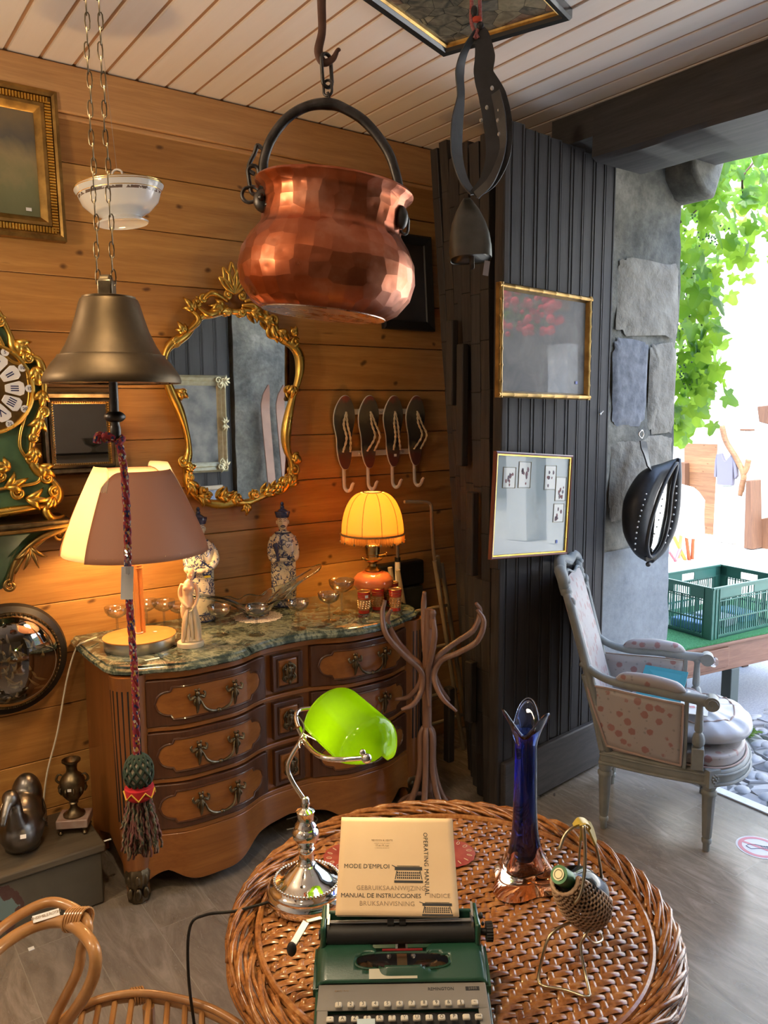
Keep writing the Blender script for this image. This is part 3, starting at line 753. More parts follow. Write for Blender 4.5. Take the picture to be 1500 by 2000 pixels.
# large old landscape, top left
s = NT('smoky_landscape_canvas'); v = s.obj((1, 1, 1)); x, y, z = s.sep(v)
n = s.noise(v, 3.2, 6, .6, .6); zz = s.math('ADD', s.math('MULTIPLY', z, 1.3), s.math('MULTIPLY', n, .5))
s.set(col=s.ramp(zz, [(.0, (.13, .14, .065)), (.16, (.19, .19, .09)), (.26, (.30, .24, .12)), (.36, (.11, .10, .08)), (.5, (.22, .16, .085)), (.75, (.17, .12, .055))]), rough=.42); m['canvas1'] = s.m
p1 = hit(130, 468, 1, 3.0); p2 = hit(116, 180, 1, 3.0)
W1, H1 = .95, .505
FR = thing('landscape_painting', 'old smoky landscape painting in a beaded gilt frame, high on the pine wall', 'painting', (.795 - W1 / 2, 3.045, 2.53), rz=0, rx=radians(-3))
profile_frame(FR, W1, H1, [(0, 0), (0, .030), (.012, .036), (.020, .030), (.022, .022), (.045, .022), (.047, .030), (.058, .030), (.075, .014), (.078, .010)], m['gold_dark'])
bd = MB()
for (a0, a1, hz) in ((-W1 / 2 + .033, W1 / 2 - .033, 1), (-W1 / 2 + .033, W1 / 2 - .033, -1)):
    x_ = a0
    while x_ < a1: bd.tube([(x_, -.025, hz * (H1 / 2 - .024)), (x_, -.025, hz * (H1 / 2 - .044))], .0042, 6); x_ += .0098
for sx in (-1, 1):
    z_ = -H1 / 2 + .033
    while z_ < H1 / 2 - .033: bd.tube([(sx * (W1 / 2 - .024), -.025, z_), (sx * (W1 / 2 - .044), -.025, z_)], .0042, 6); z_ += .0098
bd.build('beading', m['gold'], FR)
panel(FR, W1 - .14, H1 - .14, -.006, m['canvas1'], 'canvas')
price_tag(FR, (W1 / 2 - .115, -.011, -H1 / 2 + .10))
# small mirror in a stepped frame, behind the lamp
SM = thing('small_framed_mirror', 'small rectangular mirror in a stepped brown and gilt frame behind the plywood lamp', 'mirror', (.815, 3.045, 1.607), rx=radians(-2))
profile_frame(SM, .275, .30, [(0, 0), (0, .022), (.008, .026), (.024, .018), (.026, .024), (.034, .024)], m['bronze_dark'])
profile_frame(SM, .209, .234, [(0, .024), (.006, .022), (.010, .012)], m['gold_dark'], 'gilt_slip')
bd = MB()
for i in range(26):
    t = -.098 + i * .0079
    for q in (-1, 1): bd.ball((t, -.0245, q * .111), .0028, 6, 4); bd.ball((q * .0985, -.0245, t * 1.12), .0028, 6, 4)
bd.build('beading', m['gold'], SM)
panel(SM, .19, .215, -.010, m['mirror'], 'mirror_glass')
# dark picture in the corner behind the copper pot
DP = thing('dark_framed_picture', 'black framed dark picture in the wall corner behind the copper cauldron', 'picture', (2.32, 3.04, 2.27), rx=radians(-4))
profile_frame(DP, .30, .44, [(0, 0), (0, .02), (.01, .026), (.04, .016), (.045, .01)], m['black'])
panel(DP, .22, .36, -.006, m['dark_canvas'], 'canvas')

# ================================================================ flip-flop coat hooks
HK = thing('flip_flop_coat_rack', 'metal wall coat rack of four rusty flip-flop shapes with rope straps and hooks', 'coat rack', (2.17, 3.05, 1.57))
s = NT('rusty_sole'); v = s.obj((1, 1, 1)); x, y, z = s.sep(v); nn_ = s.noise(v, 16, 5, .6)
z = s.math('MULTIPLY', s.math('ADD', z, .16), 2.9)
c = s.ramp(z, [(0.0, (.15, .05, .035)), (.04, (.03, .026, .022)), (.12, (.14, .115, .075)), (1, (.14, .115, .075))])
c = s.ramp(s.math('ADD', z, s.math('MULTIPLY', s.math('SUBTRACT', nn_, .5), .35)), [(.16, (.13, .04, .028)), (.26, (.10, .085, .055)), (.34, (.020, .018, .016)), (.62, (.055, .048, .035)), (.72, (.13, .11, .07)), (.90, (.11, .09, .06)), (.97, (.26, .07, .045))])
s.set(col=c, rough=.5); m['sole'] = s.m
b = MB(); 
for z in (.105, -.085): b.box(-.20, .215, -.016, -.010, z - .013, z + .013)
b.build('cross_bar', m['cream_paint'], HK, bevel=.002)
for x in (-.125, .0, .125):
    b = MB(); b.ball((x, -.018, -.085 if x else .105), .006, 10, 6); b.build('screw', m['steel'], HK)
for i, x in enumerate((-.205, -.072, .068, .200)):
    out = []
    for k in range(48):
        a = 2 * pi * k / 48; zz = .165 * sin(a); t = (sin(a) + 1) / 2
        ww = .043 + .019 * math.exp(-((t - .78) / .24) ** 2) - .006 * math.exp(-((t - .42) / .13) ** 2)
        xx = ww * (abs(cos(a)) ** .8) * (1 if cos(a) > 0 else -1) - .008 * sin(t * pi) + .004 * (t - .5)
        out.append((x + xx + .0, zz + .012))
    b = MB(); b.prism(out, -.030, -.018, 'xz'); S = b.build('sole', m['sole'], HK, bevel=.002)
    b = MB(); b.tube([(px, -.024, pz) for px, pz in out], .0030, 6, closed=True); b.build('painted_edge', m['cream_paint'], S)
    ro = ((-.012, -.025), (.008, .026), (-.004, .022), (.006, .03))[i]
    b = MB()
    for h in (-1, 1):
        sg = [(x + .002, -.032, .105), (x + h * .010 + ro[0], -.046, .05), (x + h * .014 + (ro[1] if i in (1, 3) else -h * .004), -.05, -.01), (x + h * .020 + (.010 if i == 2 else 0), -.034, -.075)]
        P = smooth_path(sg, 10)
        for st in (0, pi):
            b.tube([p + Vector((.0028 * cos(k * .9 + st), 0, 0)) + Vector((0, .0028 * sin(k * .9 + st), 0)) for k, p in enumerate(P)], .0034, 6)
    b.build('rope_strap', m['rope'], S)
    b = MB(); hx = x - .004
    pts = [(hx, -.014, -.145), (hx, -.016, -.20), (hx, -.020, -.235), (hx + .004, -.034, -.250), (hx + .012, -.050, -.244), (hx + .018, -.056, -.222), (hx + .022, -.062, -.212)]
    b.curve(pts, [.009, .009, .009, .009, .009, .009, .006], 10, 5, flat=.45, up=(0, 1, 0)); b.build('hook', m['cream_paint'], HK)
price_tag(HK, (.07, -.0315, -.10), w=.014, h=.012)
# ================================================================ things standing on the chest (marble at z = .851)
ZM = .8512
# ---- table lamp with plywood shade
m['ply'] = plain('thin_plywood', (.36, .165, .095), .6, col2=(.42, .20, .12), scale=3, stretch=(1, 1, 9))
s = NT('plywood_shade_leaf'); s.set(col=(.40, .185, .11), rough=.6); tl = s.n('BsdfTranslucent', i_0=(.55, .20, .09, 1)); mx = s.n('MixShader', i_0=.035)
s.put(mx.inputs[1], s.b.outputs[0]); s.put(mx.inputs[2], tl.outputs[0]); s.t.links.new(mx.outputs[0], s.out.inputs[0]); m['ply_shade'] = s.m
m['diffuser'] = shade('white_lamp_diffuser', (.93, .84, .66), .75)
m['orange_wood'] = plain('orange_lacquered_wood', (.62, .27, .065), .35, col2=(.72, .33, .09), scale=5, stretch=(1, 6, 1), coat=.3)
LP = thing('table_lamp', 'lit table lamp with a curved brown plywood shade on the left end of the chest', 'lamp', (.905, 2.762, ZM))
b = MB(); b.lathe([(.122, 0), (.124, .003), (.124, .036), (.122, .038)], 48, sy=.92); b.build('base', m['steel'], LP)
b = MB(); b.lathe([(.127, .038), (.128, .042), (.10, .047), (.0, .048)], 48, sy=.92); b.build('base_top', m['orange_wood'], LP)
b = MB()
b.tube([(-.002, .0, .04), (-.006, .004, .34)], .0095, 10); b.tube([(.016, .006, .04), (.012, .008, .37)], .0095, 10)
b.build('stem', m['orange_wood'], LP)
b = MB(); 
for k in range(3): b.tube([(.005 + .018 * cos(a * pi / 8), .006 + .013 * sin(a * pi / 8), .305 - k * .010) for a in range(16)], .0022, 6, closed=True)
b.build('stem_binding', m['orange_wood'], LP)
RB, RT, ZB, ZT = .247, .125, .345, .635
def cone_leaf(mb, a0, a1, off, top_drop, zb=ZB, zt=ZT, notch=False, n=40, mrows=14):
    """part of the cone between two bearings; its upper corners are rounded off"""
    def fn(u, v):
        a = a0 + (a1 - a0) * u; e = min(u, 1 - u) * 2
        top = zt - top_drop * (1 - min(1, e * 3.2)) ** 2.2
        t = v; z = zb + (top - zb) * t; q = (z - zb) / (zt - zb)
        r = RB + (RT - RB) * (q ** 1.25) + off
        return (r * cos(a), r * sin(a), z)
    mb.grid(fn, n, mrows)
LW = 270 - 36                              # bearing that faces the viewer roughly: -y and left
b = MB(); cone_leaf(b, radians(212), radians(212 + 148), .004, .05); o_ = b.build('plywood_leaf', m['ply_shade'], LP, solid=.002, smooth=180)
b = MB(); cone_leaf(b, radians(20), radians(165), .004, .05); b.build('plywood_leaf', m['ply_shade'], LP, solid=.002, smooth=180)
b = MB(); cone_leaf(b, radians(150), radians(222), -.002, .05, ZB + .004, ZT + .015); b.build('diffuser', m['diffuser'], LP, solid=.002, smooth=180)
b = MB(); cone_leaf(b, radians(-22), radians(50), -.002, .05, ZB + .004, ZT + .022); b.build('diffuser', m['diffuser'], LP, solid=.002, smooth=180)
b = MB()
for k in range(11):
    a = radians(222 + k * 13); r = RB + .0045 - .006; b.ball((r * cos(a), r * sin(a), ZB + .018), .0028, 8, 6)
b.build('rivet', m['gold_bright'], LP)
b = MB(); b.ball((0, 0, .47), (.032, .032, .045), 16, 10); b.tube([(0, 0, .37), (0, 0, .43)], .016, 10); b.build('bulb', glow('warm_bulb', (1, .72, .38), 26), LP)
light('lamp_light_ply', 'POINT', (.905, 2.762, ZM + .47), 9.5, (1, .60, .24), .055)
b = MB(); b.lathe([(.0, .05), (.014, .05), (.014, .052), (0, .052)], 12); b.T = MT((.05, -.02, .0485)); b.box(-.006, .006, -.005, .005, 0, .002); b.build('price_tag', m['paper_tag'], LP)
c = MB(); p0 = hit(188, 1246, 2, ZM + .005)
pts = [(p0.x - .005, p0.y - .02, ZM + .012), tuple(hit(165, 1254, 2, ZM + .012)), tuple(hit(148, 1268, 1, 2.97) + Vector((0, 0, .0))), tuple(hit(130, 1330, 1, 2.99)), tuple(hit(112, 1430, 1, 3.0)), tuple(hit(92, 1510, 1, 3.0)), tuple(hit(84, 1580, 1, 3.0)), tuple(hit(84, 1620, 1, 3.01))]
c.curve(pts, .0035, 8, 8); tag(c.build('lamp_cord', plain('cream_cable', (.70, .64, .48), .5)), 'cream electric cord running from the plywood lamp down the wall behind the trunk', 'cord')
pt = MB(); q = hit(300, 1287, 2, ZM); pt.box(q.x - .03, q.x + .02, q.y - .006, q.y + .006, ZM, ZM + .001); tag(pt.build('paper_slip', m['paper_tag'], smooth=0), 'small white paper slip lying on the marble edge below the lamp base', 'paper')

# ---- two porcelain officials
s = NT('blue_and_white_robe'); v = s.obj(); vo = s.voro(v, 34, 'F1', 0, 1); nz = s.noise(v, 40, 4, .6, 1.2); n3 = s.noise(v, 16, 2)
pat = s.math('ADD', s.math('MULTIPLY', nz, .75), s.math('MULTIPLY', s.math('SUBTRACT', n3, .5), .55))
s.set(col=s.ramp(pat, [(.0, (.70, .64, .48)), (.385, (.70, .64, .48)), (.40, (.03, .045, .13)), (.46, (.05, .07, .18)), (.475, (.70, .64, .48))]), rough=.12, coat=.4); m['bw'] = s.m
m['cobalt'] = plain('cobalt_glaze', (.018, .022, .070), .15, col2=(.05, .07, .16), scale=60, coat=.4)
m['face'] = plain('cream_glaze', (.72, .64, .46), .15, coat=.4)
def official(loc, rz, label, smile, staff, sc_=1.0):
    R = thing('porcelain_official', label, 'figurine', loc, rz, 'porcelain officials'); R.scale = (sc_ * .97,) * 3; HM = MT((0, 0, .36 - .36 * 1.24), s=1.24)
    prof = [(.052, 0), (.054, .008), (.053, .03), (.050, .032), (.050, .036), (.053, .05), (.056, .09), (.055, .16), (.056, .21), (.058, .235), (.060, .26), (.060, .29), (.058, .312), (.050, .328), (.032, .345), (.018, .352), (.016, .37)]
    b = MB(); b.lathe(prof, 36, lambda a, i, z: 1 + .03 * cos(a * 2) + (.018 * cos(a * 7 + z * 20) if z < .24 else 0), sy=.72); b.build('robe', m['bw'], R, smooth=180)
    b = MB()
    for h in (-1, 1):                      # full sleeves, hands meeting or resting at the belt
        if h == -1: P = [(-.044, 0, .322), (-.054, -.004, .285), (-.057, -.016, .248), (-.046, -.040, .226), (-.022, -.048, .228)]
        else: P = [(.044, 0, .322), (.054, .002, .285), (.057, -.010, .250), (.052, -.026, .230), (.042, -.036, .226)] if staff else [(.044, 0, .322), (.060, -.004, .29), (.058, -.028, .258), (.036, -.046, .238), (.012, -.052, .230)]
        b.curve(P, [.015, .0165, .0165, .016, .015], 12, 6)
    b.build('sleeve', m['bw'], R, smooth=180)
    b = MB(); b.curve([(-.026, -.054, .225), (-.010, -.060, .226), (.004, -.060, .228)], [.010, .011, .007], 10)
    for q in range(4): b.tube([(.0, -.062, .221 + q * .0042), (.014, -.064, .222 + q * .004)], .0025, 6)
    b.build('hand', m['face'], R)
    b = MB()
    b.tube([(.0575 * cos(a * pi / 16), .0425 * sin(a * pi / 16) - .001, .232) for a in range(32)], .0042, 8, closed=True)     # belt
    b.tube([(.0345 * cos(a * pi / 12), .0265 * sin(a * pi / 12), .342) for a in range(24)], .0040, 8, closed=True)            # collar
    if staff:
        b.curve([(-.036, -.052, .295), (-.032, -.060, .275), (-.030, -.062, .25), (-.024, -.062, .222)], [.012, .010, .006, .010], 10)
        b.ball((-.036, -.054, .292), (.014, .010, .012), 12, 8)
    else: b.bar((-.012, -.062, .268), (.022, -.058, .238), .018, .006)
    b.curve([(-.012, -.036, .338), (-.012, -.048, .31), (-.006, -.052, .27)], .0022, 6)
    for i in range(13):
        a = pi + pi * i / 12; b.ball((.026 * cos(a), -.046 - .002 * sin(a), .205 + .020 * sin(a)), .0016, 6, 4)
    b.build('trim', m['cobalt'], R)
    b = MB()                               # base with a lattice band
    b.tube([(.0535 * cos(a * pi / 16), .0385 * sin(a * pi / 16), .004) for a in range(32)], .003, 6, closed=True)
    b.tube([(.053 * cos(a * pi / 16), .038 * sin(a * pi / 16), .032) for a in range(32)], .003, 6, closed=True)
    for i in range(22):
        a = 2 * pi * i / 22; a2 = a + .28
        for h in (0, 1): b.tube([(.0545 * cos(a), .0395 * sin(a), .006 + h * .022), (.0545 * cos(a2), .0395 * sin(a2), .028 - h * .022)], .0012, 4)
    b.build('base_band', m['cobalt'], R)
    b = MB(); b.T = HM; b.ball((0, -.002, .385), (.0205, .022, .028), 20, 14); b.ball((0, -.025, .384), (.0036, .005, .007), 8, 6); b.ball((0, -.017, .366), (.011, .009, .008), 10, 8)
    for h in (-1, 1): b.ball((h * .0215, .001, .384), (.003, .005, .008), 8, 6)
    b.build('head', m['face'], R, smooth=180)
    b = MB(); b.T = HM
    for h in (-1, 1):
        b.curve([(h * .004, -.0235, .3905), (h * .008, -.0235, .392), (h * .013, -.0205, .390)], .0009, 5)
        b.curve([(h * .003, -.0238, .397), (h * .009, -.0225, .3995), (h * .014, -.0195, .397)], .0008, 5)
        if not smile: b.curve([(0, -.0262, .3755), (h * .005, -.0250, .374), (h * .010, -.022, .3715)], [.002, .0018, .0008], 6)
    b.curve([(-.007, -.0235, .371 if smile else .3695), (0, -.0255, .3685), (.007, -.0235, .371 if smile else .3695)], .0013, 6)
    if smile: b.curve([(-.006, -.0235, .3735), (0, -.026, .3745), (.006, -.0235, .3735)], .0009, 6)
    b.build('face_paint', m['cobalt'], R)
    b = MB(); b.T = HM; b.lathe([(.0215, .402), (.024, .403), (.026, .411), (.029, .422), (.028, .425), (.020, .426), (.014, .431), (.009, .434), (.006, .436), (.008, .440), (.006, .444), (.0045, .446), (.0065, .450), (.006, .454), (.003, .459), (0, .460)], 28); b.build('hat', m['cobalt'], R, smooth=50)
    b = MB(); b.box(.012, .034, -.0455, -.0435, .296, .305) if staff else b.box(.004, .030, -.0475, -.0455, .192, .201)
    b.build('price_sticker', m['paper_tag'] if staff else plain('yellow_sticker', (.85, .72, .05), .6), R, smooth=0)
    return R
official((1.222, 2.952, ZM), radians(-8), 'blue and white porcelain official smiling, with a yellow sticker, behind the white nude statuette', True, False, .98)
official((1.603, 2.965, ZM), radians(-26), 'blue and white porcelain official with dark moustache under the tip of the gilt mirror', False, True, .96)

# ---- nude statuette
VN = thing('nude_statuette', 'cream stone statuette of a draped standing nude at the front of the marble', 'statuette', (1.052, 2.655, ZM), radians(-20))
b = MB(); b.lathe([(.046, 0), (.047, .004), (.047, .016), (.043, .020), (.0, .021)], 32, sy=.85); b.ball((.002, 0, .024), (.036, .030, .010), 16, 8); b.build('plinth', plain('alabaster', (.74, .62, .44), .45, sss=.1), VN)
m['alabaster'] = plain('alabaster_figure', (.72, .54, .34), .4, sss=.15)
b = MB()
def limb(P, R_, n=14): b.curve(P, R_, n, 6)
limb([(-.010, .0, .026), (-.013, .003, .060), (-.012, -.002, .088), (-.014, .002, .125), (-.008, 0, .152)], [.008, .0125, .0105, .017, .020])
limb([(.014, -.006, .026), (.017, -.004, .058), (.014, -.013, .088), (.012, -.006, .122), (.004, 0, .152)], [.008, .012, .010, .016, .020])
limb([(-.003, .001, .148), (-.002, -.001, .168), (-.004, -.001, .188), (-.001, -.001, .212), (.002, 0, .230), (.006, -.002, .243)], [.026, .021, .0175, .021, .017, .008])
b.ball((-.011, -.014, .214), .009, 12, 8); b.ball((.010, -.014, .212), .009, 12, 8); b.ball((-.012, .012, .155), .015, 12, 8); b.ball((.007, .012, .155), .015, 12, 8)
limb([(-.020, 0, .228), (-.029, .004, .205), (-.029, .0, .180), (-.018, -.016, .160), (-.004, -.024, .146)], [.008, .0075, .0065, .0055, .0045])
limb([(.021, -.001, .227), (.030, -.004, .203), (.030, -.012, .178), (.022, -.022, .158), (.012, -.025, .142)], [.008, .0075, .0065, .0055, .0045])
for q in range(5): b.tube([(.012 - q * .001, -.026, .142 - q * .001), (.008 - q * .003, -.029, .132)], .0018, 6)
b.ball((.010, -.005, .262), (.0135, .015, .0175), 16, 12); b.ball((.013, -.020, .260), (.003, .004, .005), 8, 6); b.ball((.011, -.015, .250), (.006, .005, .005), 8, 6)
b.build('figure', m['alabaster'], VN, remesh=.0017, relax=3)
b = MB()
for k in range(18):
    a = k / 18 * 2 * pi; b.curve([(.008 + .013 * cos(a), .0 + .014 * sin(a), .268), (.004 + .013 * cos(a + .5), .006 + .014 * sin(a + .5), .276), (-.002, .010, .281)], [.003, .004, .003], 6)
b.ball((-.004, .014, .278), (.009, .009, .008), 12, 8); b.ball((.008, -.002, .270), (.0135, .0145, .012), 12, 8); b.build('hair', m['alabaster'], VN)
b = MB()
for k in range(9):
    t = k / 8; x0 = -.024 + .048 * t
    b.curve([(x0 * .5 + .004, -.020 - .004 * sin(k * 2.1), .140), (x0 * .8, -.021 - .004 * sin(k * 1.7), .10), (x0, -.018 - .006 * sin(k * 2.7), .06), (x0 * 1.1, -.020 + .008 * sin(k * 1.3), .024)], [.004, .0062, .006, .007], 8)
for k in range(6):
    t = k / 5; b.curve([(.02 + .004 * t, .008 * t, .13), (.026 + .006 * t, .010 * t, .08), (.024 + .008 * t, .012 * t, .022)], [.004, .007, .008], 8)
b.build('drapery', m['alabaster'], VN)

# ---- champagne coupes
cp = [(.030, .0), (.031, .0012), (.010, .0035), (.0045, .007), (.0040, .020), (.0046, .045), (.0040, .066), (.0052, .071), (.018, .075), (.034, .085), (.0425, .100), (.0440, .114), (.0432, .114), (.0415, .101), (.0335, .087), (.018, .0775), (.0, .0745)]
def coupe_bowl(k=1.0):
    return cp
m['coupe'] = glassm('engraved_crystal', (.86, .86, .83), rough=.03, thin=True)
G0 = None
def coupe(u, v, lab, y=None, sc_=1.0):
    global G0
    p = hit(u, v, 2, ZM) if y is None else hit(u, v, 1, y)
    if G0 is None:
        G0 = thing('champagne_coupe', lab, 'glass', (p.x, p.y, ZM), 0, 'etched champagne coupes on the marble')
        b = MB(); b.lathe(cp[7:], 32, caps=False); b.build('bowl', m['coupe'], G0, smooth=180)
        b = MB(); b.lathe([(.0, .0)] + cp[:8], 24); b.build('foot_and_stem', m['coupe'], G0, smooth=50)
        b = MB(); b.tube([(.0437 * cos(k * pi / 20), .0437 * sin(k * pi / 20), .114) for k in range(40)], .0008, 6, closed=True); b.build('rim', glassm('glass_rim'), G0)
        G0.scale = (sc_,) * 3; return
    g = copy_tree(G0); g.location = (p.x, p.y, ZM); g.scale = (sc_,) * 3; g['label'] = lab
coupe(430, 1240, 'clear coupe glass just right of the nude statuette', sc_=.98)
for u, v, y, l, k in ((230, 1218, 2.93, 'clear coupe glass left of the plywood lamp stem against the wall', 1), (288, 1215, 2.96, 'clear coupe glass nearest the right side of the lamp stem', 1), (322, 1222, 2.92, 'clear coupe glass between the lamp stem and the statuette', 1.0), (352, 1225, 2.87, 'clear coupe glass partly hidden behind the statuette', .95)):
    p = hit(u, 1240, 1, y); g = copy_tree(G0); g.location = (p.x, y, ZM); g.scale = (k,) * 3; g['label'] = l
coupe(502, 1240, 'clear coupe glass standing in front of the lace doily', sc_=1.0)
coupe(583, 1228, 'clear coupe glass right of the lace doily', sc_=.98)
coupe(643, 1213, 'clear coupe glass second to the left of the red tumblers', sc_=1.0)
coupe(668, 1197, 'large clear coupe glass tallest of the row beside the red tumblers', sc_=1.22)

# ---- doily and drawn glass bowl
dp = hit(504, 1205, 2, ZM)
DO = MB()
def dfn(u, v):
    a = u * 2 * pi; r = .018 + v * .080 * (1 + .05 * cos(a * 20) * (v > .8)); return (r * cos(a), r * sin(a), .0012 + .0006 * sin(v * 30))
DO.grid(dfn, 120, 8, cu=True)
s = NT('lace'); v = s.obj(); vd = s.voro(v, 130, 'DISTANCE_TO_EDGE'); s.set(col=(.72, .68, .60), rough=.9, alpha=s.ramp(vd, [(.02, (1,) * 3), (.16, (1,) * 3), (.22, (.25,) * 3)])); m['lace'] = s.m
o = DO.build('lace_doily', m['lace'], None, solid=.001); o.location = (dp.x, dp.y, ZM + .0006); tag(o, 'round cream lace doily under the drawn glass bowl', 'doily')
BW = thing('glass_bowl', 'long free-form clear glass bowl with drawn-out wavy ends on the doily', 'bowl', (dp.x + .0, dp.y + .005, ZM + .0018), radians(4))
m['bowl_glass'] = glassm('pale_green_tinted_glass', (.93, .97, .93), .0, 1.48)
b = MB()
def bowl(u, v):                            # v from foot to lip, u around; stretched into two long pulled ends
    a = u * 2 * pi; ca, sa = cos(a), sin(a)
    r0 = .045 + .055 * v ** 1.2; ln = 1 + 1.15 * (v ** 2.2) * abs(ca) ** 7
    tw = 1 + .05 * cos(a * 9 + v * 5)
    x = r0 * ca * ln * (1 + .5 * v); yy = r0 * sa * .62 * tw * (1 + .25 * v)
    z = .012 + .075 * v + .070 * (v ** 2) * (abs(ca) ** 6) * (1.15 if ca > 0 else .85) - .018 * v * abs(sa) ** 2 + .006 * cos(a * 9 + v * 5) * v
    return (x, yy, z)
b.grid(bowl, 120, 20, cu=True); b.build('bowl_wall', m['bowl_glass'], BW, solid=.009, smooth=180)
b = MB(); b.lathe([(.0, .0), (.046, .0), (.052, .006), (.050, .026), (.036, .034), (0, .034)], 32, lambda a, i, z: 1 + .03 * cos(9 * a), sy=.7); b.build('thick_foot', m['bowl_glass'], BW, smooth=60)

# ---- oil lamp with domed pleated shade
OL = thing('oil_lamp', 'lit oil lamp with orange font and domed yellow fringed shade on the chest', 'lamp', (1.915, 2.745, ZM))
m['orange_glass'] = plain('orange_opaline', (.72, .22, .075), .12, coat=.6, sss=.2)
b = MB(); b.lathe([(.055, 0), (.056, .006), (.035, .014), (.022, .03), (.026, .045), (.018, .055)], 32); b.build('foot', m['brass'], OL)
b = MB(); b.lathe([(.018, .052), (.045, .058), (.075, .075), (.088, .098), (.085, .120), (.066, .140), (.040, .150), (.030, .152)], 40); b.build('font', m['orange_glass'], OL, smooth=180)
b = MB(); b.lathe([(.036, .150), (.037, .156), (.028, .162), (.017, .172), (.016, .182), (.030, .192), (.040, .199), (.042, .206), (.026, .211), (.026, .220), (.031, .224), (.031, .262), (.026, .266), (.0, .268)], 32, lambda a, i, z: 1 + (.05 * cos(a * 16) if i > 10 else 0)); b.build('burner', m['brass'], OL, smooth=40)
b = MB(); b.tube([(.028, 0, .212), (.062, -.008, .216)], .0025, 6); b.ball((.064, -.008, .216), (.003, .010, .010), 10, 8); b.tube([(-.028, 0, .208), (-.052, 0, .209)], .0025, 6); b.ball((-.054, 0, .209), (.003, .007, .007), 8, 6); b.build('wick_key', m['brass'], OL)
b = MB(); b.lathe([(.016, .266), (.024, .30), (.018, .34), (.016, .42)], 20, caps=False); b.build('chimney', m['glass_thin'], OL, smooth=180)
m['yellow_shade'] = shade('yellow_parchment', (.90, .60, .23), .55)
SR, SZ0, SZ1 = .133, .315, .487
def dome(u, v):
    a = u * 2 * pi; t = v * .93; rr = .040 + (SR - .040) * cos(t * pi / 2) ** .95
    pl = 1 - .022 * abs(sin(a * 6)) ** .5 * 0 + .018 * (abs(sin(a * 5)) ** .5 - 1) * (1 - v * .4)
    return (rr * pl * cos(a), rr * pl * sin(a), SZ0 + (SZ1 - SZ0) * sin(t * pi / 2) / sin(.93 * pi / 2))
b = MB(); b.grid(dome, 120, 18, cu=True); SH = b.build('shade', m['yellow_shade'], OL, solid=.001, smooth=60)
m['braid'] = plain('dark_gold_braid', (.22, .15, .05), .8, col2=(.35, .25, .10), scale=120)
b = MB()
for k in range(10):
    a = 2 * pi * k / 10; b.tube([Vector(dome(k / 10, v / 12)) * 1.0 + Vector((.0012 * cos(a), .0012 * sin(a), 0)) for v in range(13)], .0013, 6)
b.build('seam', m['braid'], SH)
b = MB(); b.tube([(.134 * cos(k * pi / 32), .134 * sin(k * pi / 32), SZ0 - .002) for k in range(64)], .0062, 8, closed=True, flat=.6); b.tube([(.039 * cos(k * pi / 16), .039 * sin(k * pi / 16), SZ1 + .001) for k in range(32)], .003, 6, closed=True); b.build('braid', m['braid'], SH)
b = MB(); rnd = random.Random(4)
for k in range(230):
    a = 2 * pi * k / 230 + rnd.uniform(-.005, .005); r = .134; L = rnd.uniform(.028, .036)
    b.tube([(r * cos(a), r * sin(a), SZ0 - .005), ((r + .002) * cos(a + .006), (r + .002) * sin(a + .006), SZ0 - .005 - L)], .0012, 3)
b.build('fringe', shade('gold_fringe', (.80, .45, .11), .45), SH, smooth=180)
for k in range(15):
    b = MB(); a = 2 * pi * (k + .4) / 15; r = .138; b.ball((r * cos(a), r * sin(a), SZ0 - .034), (.004, .004, .006), 8, 6); b.tube([(r * cos(a), r * sin(a), SZ0 - .006), (r * cos(a), r * sin(a), SZ0 - .034)], .0009, 4); b.build('bead', m['braid'], SH)
b = MB(); b.ball((0, 0, .40), (.022, .022, .032), 14, 10); b.build('bulb', glow('oil_lamp_bulb', (1, .66, .26), 20), OL)
light('lamp_light_oil', 'POINT', (1.915, 2.745, ZM + .40), 4.2, (1, .56, .18), .035)

